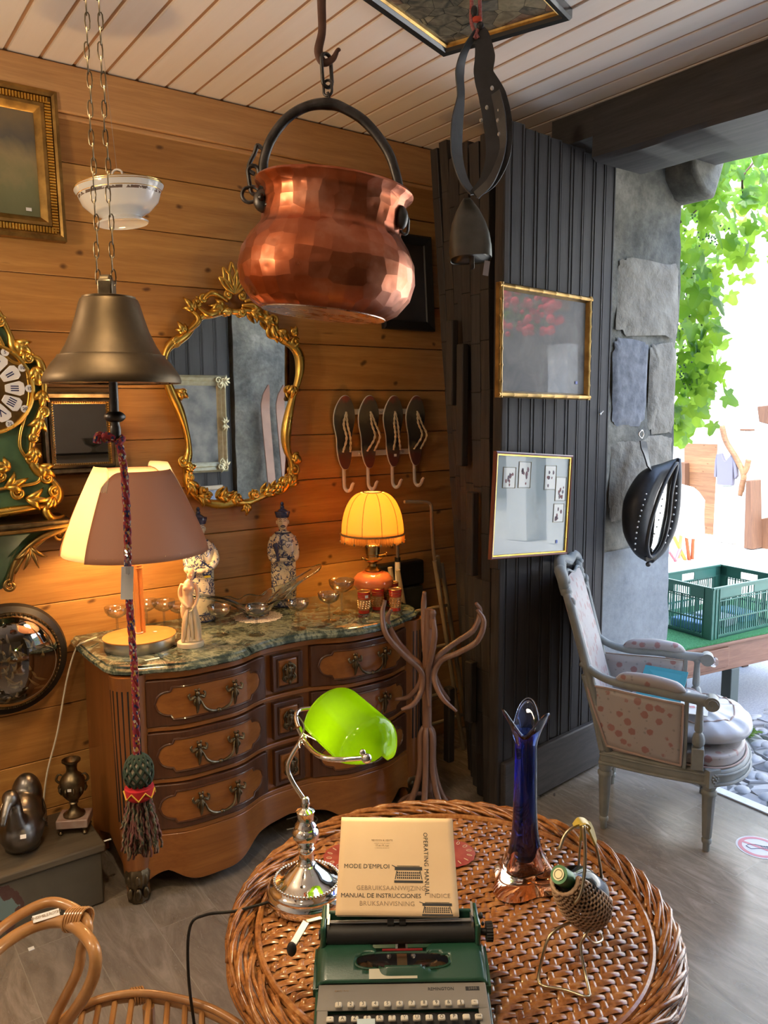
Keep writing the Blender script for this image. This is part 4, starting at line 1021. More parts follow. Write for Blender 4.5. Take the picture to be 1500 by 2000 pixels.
# ---- red and gold tumblers
m['ruby'] = glassm('ruby_glass', (.80, .09, .045), .0, 1.4)
m['amber'] = plain('amber_glass', (.75, .33, .10), .12, col2=(.85, .50, .20), scale=40, trans=.45, coat=.5)
m['gilt_line'] = metalm('gilt_band', (.90, .60, .25), .25)
T0 = None
for u, v, l in ((711, 1197, 'red and gold tumbler with a white price sticker, leftmost of the group'), (738, 1190, 'red and gold tumbler at the front middle of the group under the oil lamp'), (772, 1192, 'red and gold tumbler at the front right of the group'),
                (727, 1180, 'red and gold tumbler at the back left of the group, beside the stickered one'), (747, 1172, 'red and gold tumbler at the very back, in front of the orange font'), (766, 1178, 'red and gold tumbler at the back right of the group')):
    p = hit(u, v, 2, ZM)
    if T0 is None:
        T0 = thing('red_tumbler', l, 'glass', (p.x, p.y, ZM), 0, 'red and gold tumblers'); T0.scale = (1.12,) * 3
        b = MB(); b.lathe([(.0, .0), (.019, .0), (.0195, .010), (.0235, .082), (.0228, .082), (.0185, .012), (0, .010)], 28); b.build('body', m['amber'], T0, smooth=60)
        for z0, z1 in ((.055, .082), (.001, .014)):
            b = MB()
            r0 = .0195 + .004 * (z0 / .082) + .0004; r1 = .0195 + .004 * (z1 / .082) + .0004
            b.lathe([(r0, z0), (r1, z1), (r1 + .0006, z1), (r0 + .0006, z0)], 28, caps=False)
            b.build('ruby_band', m.setdefault('ruby_enamel', plain('ruby_enamel', (.50, .035, .018), .12, coat=.5)), T0)
        b = MB()
        for z in (.082, .070, .060, .053, .014): r = .0195 + .004 * (z / .082) + .0012; b.tube([(r * cos(k * pi / 16), r * sin(k * pi / 16), z) for k in range(32)], .0007, 5, closed=True)
        for k in range(12):
            a = 2 * pi * k / 12
            for z in (.022, .030, .038, .046): r = .0195 + .004 * (z / .082) + .0006; b.ball((r * cos(a + z * 9), r * sin(a + z * 9), z), (.0028, .0028, .003), 6, 4)
        b.build('gilding', m['gilt_line'], T0); 
    else:
        g = copy_tree(T0); g.location = (p.x, p.y, ZM); g.rotation_euler = (0, 0, u * .37); g.scale = (1.12,) * 3; g['label'] = l
p = hit(711, 1197, 2, ZM); b = MB(); b.T = MT((-.004, -.0238, .066), rz=radians(-8)); b.box(-.006, .006, -.001, .0004, -.005, .005); b.build('price_sticker', m['paper_tag'], T0, smooth=0)

# ================================================================ left: trunk, duck, urn, convex frame
m['trunk'] = wood('worn_grey_green_trunk', (.070, .052, .030), (.135, .105, .065), axis=0, freq=1, rough=.75, bump=.4)
s = NT('peeling_trunk_front'); v = s.obj((1, 1, 1)); n1 = s.noise(v, 4, 6, .6, .8); x, y, z = s.sep(v)
d = s.math('ADD', s.math('MULTIPLY', s.math('ABSOLUTE', s.math('SUBTRACT', x, .30)), .8), s.math('ABSOLUTE', s.math('SUBTRACT', z, .10))); 
pm_ = s.math('SUBTRACT', n1, s.math('MULTIPLY', d, 1.7))
s.set(col=s.ramp(pm_, [(.0, (.085, .070, .045)), (.36, (.11, .092, .06)), (.365, (.09, .038, .028)), (.44, (.10, .05, .035)), (.445, (.17, .24, .22)), (.6, (.17, .24, .22))]), rough=.8); s.bump(n1, .3, .006); m['trunk_front'] = s.m
TZ = .222
TR = thing('storage_trunk', 'low worn grey-green wooden trunk on the floor left of the chest', 'trunk', (.0, 2.80, 0))
b = MB(); b.box(-.75, .70, -.158, .15, .004, TZ - .03); b.build('body', m['trunk_front'], TR, bevel=.006)
b = MB(); b.box(-.76, .712, -.168, .155, TZ - .028, TZ); b.build('lid', m['trunk'], TR, bevel=.006)
b = MB(); q = hit(210, 1641, 2, TZ); b.box(q.x - .012, q.x + .012, q.y - 2.80 - .004, q.y - 2.80 + .004, TZ, TZ + .001); b.build('price_tag', m['paper_tag'], TR, smooth=0)
# pewter duck
m['pewter'] = metalm('dark_pewter', (.16, .15, .14), .30, (.26, .245, .22), 12, rough2=.42)
p = hit(54, 1672, 2, TZ)
DK = thing('pewter_duck', 'dark pewter duck figure sitting on the wooden trunk', 'duck figure', (p.x, p.y + .07, TZ), radians(-16)); DK.scale = (1.28,) * 3
b = MB()
b.ball((.0, .0, .060), (.058, .088, .060), 24, 16); b.ball((0, .030, .085), (.052, .07, .058), 20, 14)
b.ball((.012, .060, .115), (.040, .042, .062), 18, 12)
b.curve([(-.004, -.045, .075), (-.006, -.060, .115), (-.008, -.055, .150), (-.012, -.062, .168)], [.036, .021, .017, .019], 16)
b.ball((-.014, -.068, .172), (.021, .026, .021), 16, 12)
b.curve([(-.018, -.084, .168), (-.024, -.104, .150), (-.030, -.120, .125)], [.013, .010, .008], 12, flat=1)
b.lathe([(.0, .002), (.045, .002), (.045, .02)], 24)
b.build('body', m['pewter'], DK, remesh=.004, relax=4)
b = MB()
for h in (-1, 1):
    for k in range(5):
        if k == 0 and h == 1: b.build('wing_line', m['pewter'], DK); b = MB()
        b.curve([(h * .057, -.03 + k * .01, .085 - k * .008), (h * .060, .02, .080 - k * .010), (h * .046, .075, .105 - k * .008)], .0025, 6)
b.build('wing_line', m['pewter'], DK); price_tag(DK, (.012, -.091, .075), rx=radians(-35), w=.014, h=.010)
# bronze urn on marble plinth
p = hit(150, 1625, 2, TZ)
UR = thing('bronze_urn', 'dark bronze urn on a mottled pink marble plinth on the trunk', 'urn', (p.x, p.y + .02, TZ), radians(-28)); UR.scale = (.92,) * 3
b = MB(); b.box(-.058, .058, -.048, .048, .028, .062); b.build('marble_plinth', plain('pink_marble', (.30, .17, .13), .25, col2=(.42, .33, .28), scale=16), UR, bevel=.004)
for sx in (-1, 1):
    for sy in (-1, 1): b = MB(); b.T = MT((sx * .044, sy * .036, 0)); b.lathe([(.006, 0), (.010, .008), (.005, .016), (.009, .028)], 14); b.build('foot', m['bronze_dark'], UR)
b = MB(); b.T = MT((0, 0, .062)); b.lathe([(.040, 0), (.040, .006), (.026, .014), (.014, .030), (.013, .044), (.018, .050), (.014, .055), (.022, .064), (.038, .085), (.047, .115), (.046, .140), (.036, .158), (.022, .170), (.019, .185), (.022, .205), (.034, .216), (.034, .222), (.028, .222), (.018, .205), (.0, .20)], 36); b.build('vase_body', m['bronze_dark'], UR, smooth=60)
b = MB()
for h in (-1, 1): b.curve([(h * .045, 0, .19), (h * .058, 0, .205), (h * .050, 0, .225), (h * .036, 0, .222)], [.004, .005, .004, .003], 8)
for k in range(10):
    a = 2 * pi * k / 10; b.curve([(.046 * cos(a), .046 * sin(a), .185), (.0485 * cos(a), .0485 * sin(a), .172), (.044 * cos(a), .044 * sin(a), .155)], [.004, .007, .002], 6)
b.build('relief', m['bronze_dark'], UR); price_tag(UR, (.0, -.0475, .182), w=.014, h=.010)
# domed glass wall frame
DG_ = thing('convex_glass_frame', 'round black frame with bulging dark glass over a dried bouquet at the left edge', 'frame', (.515, 3.04, .81))
b = MB(); b.T = MT(rx=radians(90)); b.lathe([(.200, .0), (.204, .012), (.196, .030), (.176, .040), (.166, .034)], 56, caps=False); b.build('frame', m['black'], DG_)
b = MB(); b.tube([(.171 * cos(k * pi / 40), -.040, .171 * sin(k * pi / 40)) for k in range(80)], .005, 6, closed=True)
for k in range(72): a = 2 * pi * k / 72; b.ball((.171 * cos(a), -.045, .171 * sin(a)), .0042, 6, 5)
b.build('beaded_ring', m['bronze_dark'], DG_)
b = MB(); b.T = MT((0, -.036, 0), rx=radians(90)); b.lathe([(.168 * cos(t * pi / 24), .085 * sin(t * pi / 24)) for t in range(13)], 56, caps=False)
s = NT('dark_domed_glass'); tr = s.n('BsdfTransparent', i_0=(.55, .52, .42, 1)); gl_ = s.n('BsdfGlossy', i_0=(1, 1, 1, 1)); gl_.inputs['Roughness'].default_value = .015; lw = s.n('LayerWeight'); lw.inputs['Blend'].default_value = .5
mx = s.n('MixShader'); s.put(mx.inputs[0], s.ramp(lw.outputs['Facing'], [(0, (.20,) * 3), (1, (.8,) * 3)])); s.put(mx.inputs[1], tr); s.put(mx.inputs[2], gl_); s.t.links.new(mx.outputs[0], s.out.inputs[0]); m['dome'] = s.m
b.build('domed_glass', m['dome'], DG_, smooth=180)
b = MB(); b.T = MT((0, -.012, 0), rx=radians(90)); b.lathe([(.170, 0), (0, .001)], 40); b.build('backing', m['dark_canvas'], DG_)
b = MB(); rnd = random.Random(3)
for k in range(60):
    a = rnd.uniform(0, 2 * pi); r = rnd.uniform(.02, .13); cx_, cz_ = r * cos(a), r * sin(a) - .02
    leaf(b, (cx_, cz_), rnd.uniform(0, 6.28), rnd.uniform(.02, .05), .005, -.02 - .02 * rnd.random(), curl=rnd.uniform(-.8, .8))
b.build('dried_bouquet', plain('faded_silk_flowers', (.30, .25, .15), .8, col2=(.42, .38, .26), scale=30), DG_)

# ================================================================ rococo wall clock and its bracket
m['green_lacquer'] = plain('green_lacquer', (.045, .10, .055), .18, col2=(.08, .16, .085), scale=14, coat=.5)
m['enamel'] = plain('white_enamel', (.80, .80, .78), .15)
m['roman'] = plain('dark_blue_numeral', (.012, .015, .09), .3)
CK = thing('bracket_clock', 'ornate gilt and green lacquer rococo clock with enamel numerals, cut by the left edge', 'clock', (.475, 2.93, 1.70))
half = [(.0, .33), (.05, .31), (.085, .245), (.095, .20), (.125, .175), (.170, .160), (.182, .10), (.180, .03), (.160, -.04), (.135, -.11), (.128, -.17), (.150, -.215), (.190, -.245), (.210, -.29), (.190, -.325), (.12, -.335), (.0, -.345)]
hp = smooth_path([(x, 0, z) for x, z in half], 5)
poly = [(p.x, p.z) for p in hp] + [(-p.x, p.z) for p in hp[::-1][1:-1]]
b = MB(); b.prism(poly, -.055, .105, 'xz'); b.build('case', m['green_lacquer'], CK, bevel=.006)
b = MB(); ring = [(x, -.060, z) for x, z in poly]
b.tube([Vector(p) for p in ring], [.013 + .004 * sin(i * .5) for i in range(len(ring))], 8, closed=True)
inner = [(x * .74, -.062, z * .80 + .01) for x, z in poly]; b.tube([Vector(p) for p in inner], .006, 8, closed=True)
b.build('gilt_edge', m['gold'], CK, smooth=180)
b = MB()
for h in (1, -1):
    for (x, z, R_, a) in ((.14, .165, .020, 40), (.165, .09, .018, 0), (.175, -.01, .018, 200), (.14, -.10, .016, 20), (.13, -.17, .018, 160), (.175, -.235, .022, 60), (.195, -.285, .022, 0), (.08, -.28, .024, 90), (.06, .28, .020, 30), (.03, -.22, .022, 90)):
        scroll(b, (h * x, z), R_, radians(a if h > 0 else 180 - a), 1.1, .009, -.064, h)
    for (x, z, a, L) in ((.10, .22, -40, .07), (.155, .14, -80, .07), (.172, .06, -95, .06), (.165, -.03, -110, .07), (.14, -.13, -100, .06), (.15, -.19, -40, .07), (.10, -.30, -10, .09), (.04, -.26, 20, .08), (.06, -.20, 150, .06), (.19, -.30, -120, .06), (.05, .30, 120, .06)):
        acanthus(b, (h * x, z), radians(a if h > 0 else 180 - a), L, .0125, -.064, 3, .6)
    b.curve([(h * .19, -.05, -.315), (h * .165, -.06, -.345), (h * .175, -.065, -.370), (h * .20, -.06, -.378), (h * .225, -.05, -.372)], [.012, .016, .014, .010, .006], 10)
b.build('gilt_mount', m['gold'], CK, smooth=180)
b = MB(); b.T = MT((0, -.056, .065), rx=radians(90)); b.lathe([(.150, 0), (.150, .010), (.142, .014), (.138, .008), (.06, .006), (.0, .010)], 56); b.build('dial', m['gold_dark'], CK)
b = MB(); b.tube([(.146 * cos(k * pi / 32), -.068, .065 + .146 * sin(k * pi / 32)) for k in range(64)], .007, 8, closed=True); b.build('bezel', m['gold'], CK)
RN = ['XII', 'I', 'II', 'III', 'IIII', 'V', 'VI', 'VII', 'VIII', 'IX', 'X', 'XI']
for k in range(12):
    a = pi / 2 - k * pi / 6; R_ = .088
    b = MB(); out = []
    for (r, w) in ((.060, .011), (.070, .015), (.105, .0245), (.118, .018), (.122, .0)): out.append((r, w))
    pl = [(r, w) for r, w in out] + [(r, -w) for r, w in out[::-1][1:]]
    pl = [(r * cos(a) - w * sin(a), .065 + r * sin(a) + w * cos(a)) for r, w in pl]
    b.prism(pl, -.070, -.064, 'xz'); PL = b.build('enamel_numeral_plate', m['enamel'], CK, bevel=.002)
    if -1 <= k <= 6:
        T_ = Matrix.Translation((R_ * cos(a), -.0704, .065 + R_ * sin(a))) @ Matrix.Rotation(pi / 2, 4, 'X') @ Matrix.Rotation(a - pi / 2, 4, 'Z')
        text(RN[k], .036, T_, m['roman'], PL, 'numeral', .0004, 'CENTER', .9)
for k, t_ in enumerate(['60', '5', '10', '15', '20', '25', '30']):
    a = pi / 2 - k * pi / 6; b = MB(); b.T = MT((.134 * cos(a), -.068, .065 + .134 * sin(a)), rx=radians(90)); b.lathe([(.0125, 0), (.0125, .003), (0, .004)], 16); PL = b.build('minute_disc', m['enamel'], CK)
    text(t_, .015, Matrix.Translation((.134 * cos(a), -.0724, .065 + .134 * sin(a))) @ Matrix.Rotation(pi / 2, 4, 'X'), m['roman'], PL, 'numeral', .0003, 'CENTER')
# bracket shelf under the clock
BR = thing('clock_bracket', 'green and gilt wall bracket shelf under the rococo clock', 'bracket', (.475, 2.95, 1.30))
b = MB(); b.prism([(-.24, -.13), (.24, -.13), (.25, .095), (-.25, .095)], -.005, .022, 'xy'); b.build('shelf', m['bronze_dark'], BR, bevel=.006)
b = MB(); b.prism([(-.20, -.005), (.20, -.005), (.17, -.05), (.06, -.13), (.02, -.21), (-.02, -.21), (-.06, -.13), (-.17, -.05)], -.07, .095, 'xz'); b.build('corbel', m['green_lacquer'], BR, bevel=.02, seg=3)
b = MB()
for h in (-1, 1):
    b.curve([(h * .25, -.13, .0), (h * .20, -.12, -.012), (h * .12, -.11, -.045), (h * .06, -.09, -.11), (h * .035, -.08, -.19)], [.006, .012, .011, .012, .010], 10)
    b.curve([(h * .16, -.09, -.035), (h * .10, -.10, -.075), (h * .05, -.09, -.15)], [.006, .008, .006], 8)
    scroll(b, (h * .20, -.03), .025, radians(90), 1.1, .007, -.11, h); scroll(b, (h * .035, -.19), .022, radians(90), 1.1, .007, -.09, h)
    acanthus(b, (h * .10, -.06), radians(-90 if h > 0 else -90), .09, .008, -.11, 4)
b.curve([(-.24, -.135, .004), (0, -.15, -.004), (.24, -.135, .004)], .007, 8)
b.build('gilt_scroll', m['gold_dark'], BR, smooth=180)
# ================================================================ hanging things; local x runs to the viewer's right
RZ = atan2(_r.y, _r.x)
RH = Vector((cos(RZ), sin(RZ), 0)); AW = Vector((-sin(RZ), cos(RZ), 0))
def vp(root, u, v, y=0.0):                 # local x, y, z of a measured point on the upright plane through a thing's base
    R_ = Vector(root); d = CM @ _v(u, v); t = ((R_ + AW * y) - CAMP).dot(AW) / d.dot(AW); p = CAMP + d * t - R_
    return Vector((p.dot(RH), y, p.z))
# ---- copper cauldron
PB = at(632, 614, 1.8)
PT_ = thing('copper_cauldron', 'hammered copper cauldron with an iron bail hanging from the ceiling hook', 'cauldron', PB, RZ)
b = MB(); b.lathe([(.0, .0), (.138, .0), (.147, .003), (.166, .014), (.190, .046), (.199, .082), (.194, .122), (.176, .156), (.162, .174), (.156, .184), (.1555, .200), (.158, .240), (.163, .256), (.173, .263), (.176, .268), (.173, .273), (.166, .272), (.158, .255), (.150, .23), (.150, .19), (.185, .12), (.185, .06), (.14, .010), (0, .008)], 96, lambda a, i, z: 1 + .0025 * sin(a * 13 + i * 2.1) + .002 * sin(a * 7 + z * 40))
o = b.build('pot_body', m['copper'], PT_, smooth=50); o.rotation_euler = (0, radians(6.2), 0)
b = MB(); b.T = MT((.0, 0, 0), ry=radians(6.2)); b.lathe([(.0, -.0012), (.140, -.0012), (.141, .002)], 64); 
s = NT('tinned_scuffed_bottom'); v = s.obj((1, 1, 1)); n1 = s.noise(v, 9, 6, .6, 1.5); s.set(col=s.ramp(n1, [(.35, (.50, .30, .20)), (.6, (.66, .56, .48))]), metal=1, rough=s.ramp(n1, [(.3, (.18,) * 3), (.7, (.42,) * 3)])); s.bump(n1, .5, .006)
b.build('scuffed_bottom', s.m, PT_, smooth=60)
V = lambda u, v, y=0: vp(PB, u, v, y)
b = MB(); b.curve([V(784, 392), V(776, 350), V(757, 295), V(715, 240), V(672, 212), V(640, 203), V(600, 208), V(562, 230), V(532, 268), V(516, 310), V(514, 345)], [.008, .0105, .011, .011, .011, .013, .011, .011, .011, .0105, .012], 10, 8, flat=.75, up=(0, 1, 0))
b.build('bail', m['iron'], PT_, smooth=180)
b = MB()
def link(c, ang, L, w, r, yaw=0, tilt=0):
    T = MT(c, rx=tilt, ry=ang, rz=yaw); b.tube([T @ Vector((w * cos(t * pi / 12), 0, (L if sin(t * pi / 12) > 0 else -L) + w * sin(t * pi / 12))) for t in range(24)], r, 8, closed=True)
b.curve([V(514, 292), V(503, 285), V(497, 300), V(488, 318), V(486, 332), V(497, 340)], [.004, .006, .005, .005, .005, .005], 8)
b.build('chain_link', m['iron'], PT_)
for a_ in ((V(497, 352), radians(-6), .018, .012, .0048, 0, radians(6)), (V(490, 380), radians(80), .004, .016, .0042), (V(782, 415, -.01), radians(-10), .010, .008, .004)):
    b = MB(); link(*a_); b.build('chain_link', m['iron'], PT_)
b = MB(); link(V(790, 440, -.02), radians(5), .010, .009, .0035, radians(30))
b.build('chain_link', m['iron'], PT_)
b = MB(); b.ball(V(516, 392, -.055), (.024, .014, .026), 16, 10); b.ball(V(510, 385, -.07), (.008, .008, .008), 8, 6); b.ball(V(522, 400, -.07), (.006, .008, .006), 8, 6)
b.bar(V(505, 372, -.05), V(528, 385, -.05), .02, .02); b.build('lug', m['iron'], PT_); b = MB()
b.ball(V(783, 425, -.05), (.016, .016, .026), 12, 8); b.build('lug', m['iron'], PT_)
HKc = thing('ceiling_pot_hook', 'rust brown forged iron hook bar with a ring, hanging from the ceiling above the cauldron', 'hook', PB + Vector((0, 0, .53)), RZ)
zt = CEIL - (PB.z + .53)
V2 = lambda u, v, y=0: vp(PB + Vector((0, 0, .53)), u, v, y)
b = MB(); b.curve([(V2(632, 0).x - .005, 0, zt), V2(631, -40), V2(628, 0), V2(629, 60), V2(622, 100), V2(632, 122), V2(650, 115), V2(660, 97), V2(664, 100)], [.010, .010, .010, .009, .010, .009, .007, .004, .003], 10, 8, flat=.5, up=(0, 1, 0)); b.build('hook_bar', plain('rusty_iron', (.10, .045, .03), .6, col2=(.17, .09, .06), scale=30, metal=.4), HKc)
b = MB(); link(V2(638, 138), radians(-3), .022, .012, .0042, radians(35)); link(V2(640, 172), radians(0), .006, .010, .003, radians(-20)); b.curve([V2(640, 180), V2(643, 192), V2(640, 203)], .003, 8); b.build('chain_ring', m['iron'], HKc)

# ---- bronze ship's bell with rope and tassel
BB = at(221, 749, 1.25)
BE = thing('ship_bell', 'large dull bronze bell with a red braided pull rope, hanging at the left in front', 'bell', BB, RZ)
W = lambda u, v, y=0: vp(BB, u, v, y)
b = MB(); b.lathe([(.0985, .002), (.1035, .0), (.1045, .004), (.101, .014), (.090, .030), (.0815, .040), (.0805, .043), (.0765, .044), (.068, .058), (.058, .080), (.0505, .104), (.0455, .122), (.043, .128), (.040, .1295), (.040, .132), (.036, .133), (0, .134)], 72); b.lathe([(.0985, .002), (.085, .02), (.06, .05), (.045, .09), (.038, .12), (0, .121)], 48, caps=False)
b.build('bell_body', m['bell'], BE, smooth=40)
b = MB(); b.box(-.014, .009, -.012, .012, .130, .158); b.tube([(-.012, 0, .155), (.006, 0, .155)], .011, 12); b.build('crown', m['bronze_dark'], BE, bevel=.003)
b = MB(); b.tube([(0, 0, .10), (0, 0, -.088)], [.007, .007, .0075, .007], 12); b.ball((0, 0, -.052), (.0165, .0165, .0095), 16, 10); b.lathe([(.0075, -.092), (.0085, -.085), (.0085, -.07), (.0075, -.066)], 14); b.build('clapper', m['iron'], BE)
s = NT('braided_rope'); v = s.obj(); x, y, z = s.sep(v); an = s.math('ARCTAN2', y, x)
u1 = s.math('FRACT', s.math('ADD', s.math('MULTIPLY', an, 1.27), s.math('MULTIPLY', z, 62))); vv = s.voro(s.obj((1, 1, .7)), 330, 'F1', 1, .8)
cc = s.wnoise(vv, '3D'); s.set(col=s.ramp(cc, [(0, (.28, .02, .025)), (.42, (.22, .012, .035)), (.56, (.45, .24, .04)), (.66, (.02, .02, .09)), (.82, (.45, .40, .32)), (.88, (.30, .03, .03))], 'CONSTANT'), rough=.8); s.bump(u1, .4, .002); m['braid_rope'] = s.m
ROPE = [(0, 0, -.085), (.008, -.006, -.10), (.010, 0, -.13)] + [(.010 + .0015 * sin(k), 0, -.13 - k * .045) for k in range(1, 12)]
b = MB()
P = smooth_path(ROPE, 8)
for st in range(3):
    b.tube([p + Vector((.0026 * cos(k * .55 + st * 2.1), .0026 * sin(k * .55 + st * 2.1), 0)) for k, p in enumerate(P)], .0039, 8)
b.build('pull_rope', m['braid_rope'], BE, smooth=180)
b = MB(); b.curve([(0, -.006, -.086), (-.012, -.012, -.080), (-.016, 0, -.088), (-.004, .008, -.084), (.010, 0, -.086), (.006, -.010, -.094)], .0055, 8); b.curve([(-.012, -.006, -.084), (-.024, -.008, -.080), (-.028, -.006, -.092)], [.004, .006, .007], 8); b.build('rope_knot', m['braid_rope'], BE)
zk = ROPE[-1][2]
b = MB(); b.ball((.010, 0, zk - .018), (.0225, .0225, .030), 24, 16); b.build('net_core', plain('cream_wool', (.36, .29, .20), .9), BE)
b = MB()
for h in (-1, 1):
    for k in range(11):
        pts = []
        for t in range(15):
            q = t / 14; ph = pi * (.08 + .84 * q); a = 2 * pi * k / 11 + h * q * 2.3; pts.append((.010 + .0232 * sin(ph) * cos(a), .0232 * sin(ph) * sin(a), zk - .018 + .031 * cos(ph)))
        b.tube(pts, .0026, 5)
b.build('green_net', plain('dark_green_wool', (.035, .055, .035), .95), BE, smooth=180)
b = MB(); b.T = MT((.010, 0, 0)); b.lathe([(.017, zk - .038), (.024, zk - .044), (.0245, zk - .058), (.019, zk - .064)], 24); b.build('red_band', plain('red_felt', (.50, .015, .02), .95), BE)
b = MB(); b.tube([(.010 + .0252 * cos(t * pi / 7), .0252 * sin(t * pi / 7), zk - .047 - (.012 if t % 2 else 0)) for t in range(14)], .0016, 5, closed=True); b.build('yellow_zigzag', plain('yellow_wool', (.75, .45, .06), .9), BE)
b = MB(); rnd = random.Random(8)
for k in range(120):
    a = rnd.uniform(0, 2 * pi); r0 = rnd.uniform(.004, .018); r1 = r0 * rnd.uniform(1.3, 2.0); L = rnd.uniform(.055, .105)
    pts = [(.010 + r0 * cos(a), r0 * sin(a), zk - .062)]
    for q in (.35, .7, 1.0): pts.append((.010 + (r0 + (r1 - r0) * q) * cos(a + rnd.uniform(-.2, .2)), (r0 + (r1 - r0) * q) * sin(a), zk - .062 - L * q))
    P = smooth_path(pts, 5); b.tube([p + Vector((.0012 * cos(i * 1.9), .0012 * sin(i * 1.9), 0)) for i, p in enumerate(P)], .0022, 4)
s = NT('tassel_wool'); v = s.obj((1, 1, .3)); s.set(col=s.ramp(s.noise(v, 130, 2), [(.38, (.16, .055, .045)), (.47, (.20, .14, .085)), (.54, (.07, .085, .05)), (.62, (.30, .17, .12))], 'CONSTANT'), rough=.95)
tag(b.build('tassel', s.m, BE, smooth=180), kind='stuff')
q = W(249, 1135, -.006); b = MB(); b.T = MT(q, rz=radians(20), ry=radians(4)); b.box(-.010, .009, -.0006, .0006, -.030, .024); b.build('price_tag', m['paper_tag'], BE, smooth=0)
b = MB(); b.curve([W(246, 1075, -.008), W(249, 1095, -.014), W(250, 1120, -.010)], .0035, 8); b.build('tag_tape', glassm('clear_tape', (.9, .9, .9), thin=True), BE)
CHN = thing('bell_chain', 'double strand of thin steel chain holding the bronze bell', 'chain', BB + Vector((0, 0, .15)), RZ)
cz0 = CEIL - BB.z - .155
for sgn, mm in ((-1, 0), (1, 1)):
    b = MB(); z = 0; k = 0
    while z < cz0:
        t = z / cz0; x = -.003 + sgn * (.012 - .006 * t) - .0015 * sin(k * 1.3)
        ya = pi / 2 * (k % 2) + .35
        b.tube([(x + .0034 * cos(a * pi / 5) * cos(ya), .0034 * cos(a * pi / 5) * sin(ya), z + .0115 + .0125 * (abs(sin(a * pi / 5)) ** .6) * (1 if sin(a * pi / 5) > 0 else -1)) for a in range(10)], .00105, 5, closed=True)
        z += .0205; k += 1
    b.build('chain_strand', m['bronze_dark'], CHN)

# ---- tureen hung in front of the wall
TB = at(240, 438, 2.55)
TU = thing('porcelain_tureen', 'white porcelain lidded tureen with gilt band hung by wire in front of the pine wall', 'tureen', TB, RZ, ry=radians(-5), rx=radians(-4))
s = NT('tureen_glaze'); v = s.obj(); x, y, z = s.sep(v); nz = s.noise(v, 60, 3); sp = s.voro(v, 26, 'F1', 0)
band = s.math('MULTIPLY', s.math('GREATER_THAN', z, .083), s.math('LESS_THAN', z, .091)); spots = s.ramp(sp, [(.10, (1,) * 3), (.14, (0,) * 3)])
c = s.mix(s.math('MULTIPLY', band, s.math('GREATER_THAN', nz, .45)), (.76, .76, .73), (.16, .12, .10)); c = s.mix(s.math('MULTIPLY', spots, s.math('MULTIPLY', s.math('LESS_THAN', z, .075), s.math('GREATER_THAN', s.noise(v, 9, 1), .56))), c, (.35, .08, .08)); s.set(col=c, rough=.08, coat=.5)
b = MB(); b.lathe([(.066, .010), (.080, .0), (.082, .004), (.060, .018), (.062, .022), (.090, .036), (.118, .062), (.130, .092), (.140, .108), (.141, .112), (.132, .112)], 56, lambda a, i, z: 1 + .012 * abs(cos(a * 4)), sy=.72); b.lathe([(.0, .014), (.066, .010)], 40, sy=.72, caps=False); b.build('bowl', s.m, TU, smooth=50)
b = MB(); b.lathe([(.141, .1135), (.138, .119), (.110, .128), (.06, .140), (.02, .146), (0, .147)], 48, sy=.72); b.tube([(.016 * cos(t * pi / 8), 0, .158 + .014 * sin(t * pi / 8)) for t in range(16)], .0035, 8, closed=True); b.build('lid', m['white_porcelain'], TU, smooth=60)
b = MB()
for z, r in ((.1125, .1425), (.1195, .1385), (.094, .1325)): b.tube([(r * cos(t * pi / 28), .72 * r * sin(t * pi / 28), z) for t in range(56)], .0013, 5, closed=True)
b.build('gilt_line', m['gold_bright'], TU)
b = MB(); b.tube([(.0, 0, .17), (-.002, 0, CEIL - TB.z)], .0006, 4); b.tube([(.0, 0, .17), (.09, -.02, .118)], .0006, 4); b.build('hanging_wire', m['steel'], TU)

# ---- painting fixed to the ceiling
CP = thing('ceiling_painting', 'black framed cubist town picture fixed flat against the white board ceiling', 'painting', (1.648, 1.882, CEIL - .002), radians(19.8), rx=0)
fr_ = MB(); w_, h_ = .545, .452
def flatframe(w, h, prof, mat, name):
    mb = MB(); vs = []
    for d, t in prof:
        for sx, sy in ((-1, -1), (1, -1), (1, 1), (-1, 1)): vs.append((sx * (w / 2 - d), sy * (h / 2 - d), -t))
    fs = []
    for i in range(len(prof) - 1):
        for k in range(4): fs.append((4 * i + k, 4 * i + (k + 1) % 4, 4 * i + 4 + (k + 1) % 4, 4 * i + 4 + k))
    mb.add(vs, fs); return mb.build(name, mat, CP, smooth=25)
flatframe(w_, h_, [(0, 0), (0, .026), (.006, .034), (.022, .030), (.028, .020)], plain('black_frame', (.020, .022, .022), .3, coat=.3), 'frame')
flatframe(w_ - .056, h_ - .056, [(0, .020), (.004, .022), (.009, .016), (.010, .010)], m['gold_dark'], 'gilt_slip')
s = NT('cubist_town_picture'); v = s.obj(); sh = s.n('Mapping'); s.put(sh.inputs[0], v); sh.inputs['Rotation'].default_value = (0, 0, .5)
vc = s.voro(sh.outputs[0], 15, 'F1', 1, 1); e_ = s.voro(sh.outputs[0], 15, 'DISTANCE_TO_EDGE'); c = s.ramp(s.wnoise(vc, '3D'), [(0, (.08, .085, .07)), (.2, (.20, .17, .10)), (.35, (.10, .12, .12)), (.5, (.30, .26, .16)), (.65, (.16, .06, .045)), (.75, (.05, .05, .045)), (.9, (.24, .20, .12))], 'CONSTANT')
c = s.mix(.5, c, s.ramp(s.noise(v, 20, 5, .6, 1), [(.35, (.06, .06, .05)), (.65, (.32, .28, .19))])); s.set(col=s.mix(s.ramp(e_, [(0, (1,) * 3), (.02, (0,) * 3)]), c, (.03, .03, .025)), rough=.25)
b = MB(); b.box(-w_ / 2 + .036, w_ / 2 - .036, -h_ / 2 + .036, h_ / 2 - .036, -.010, -.006); b.build('picture', s.m, CP, smooth=0)
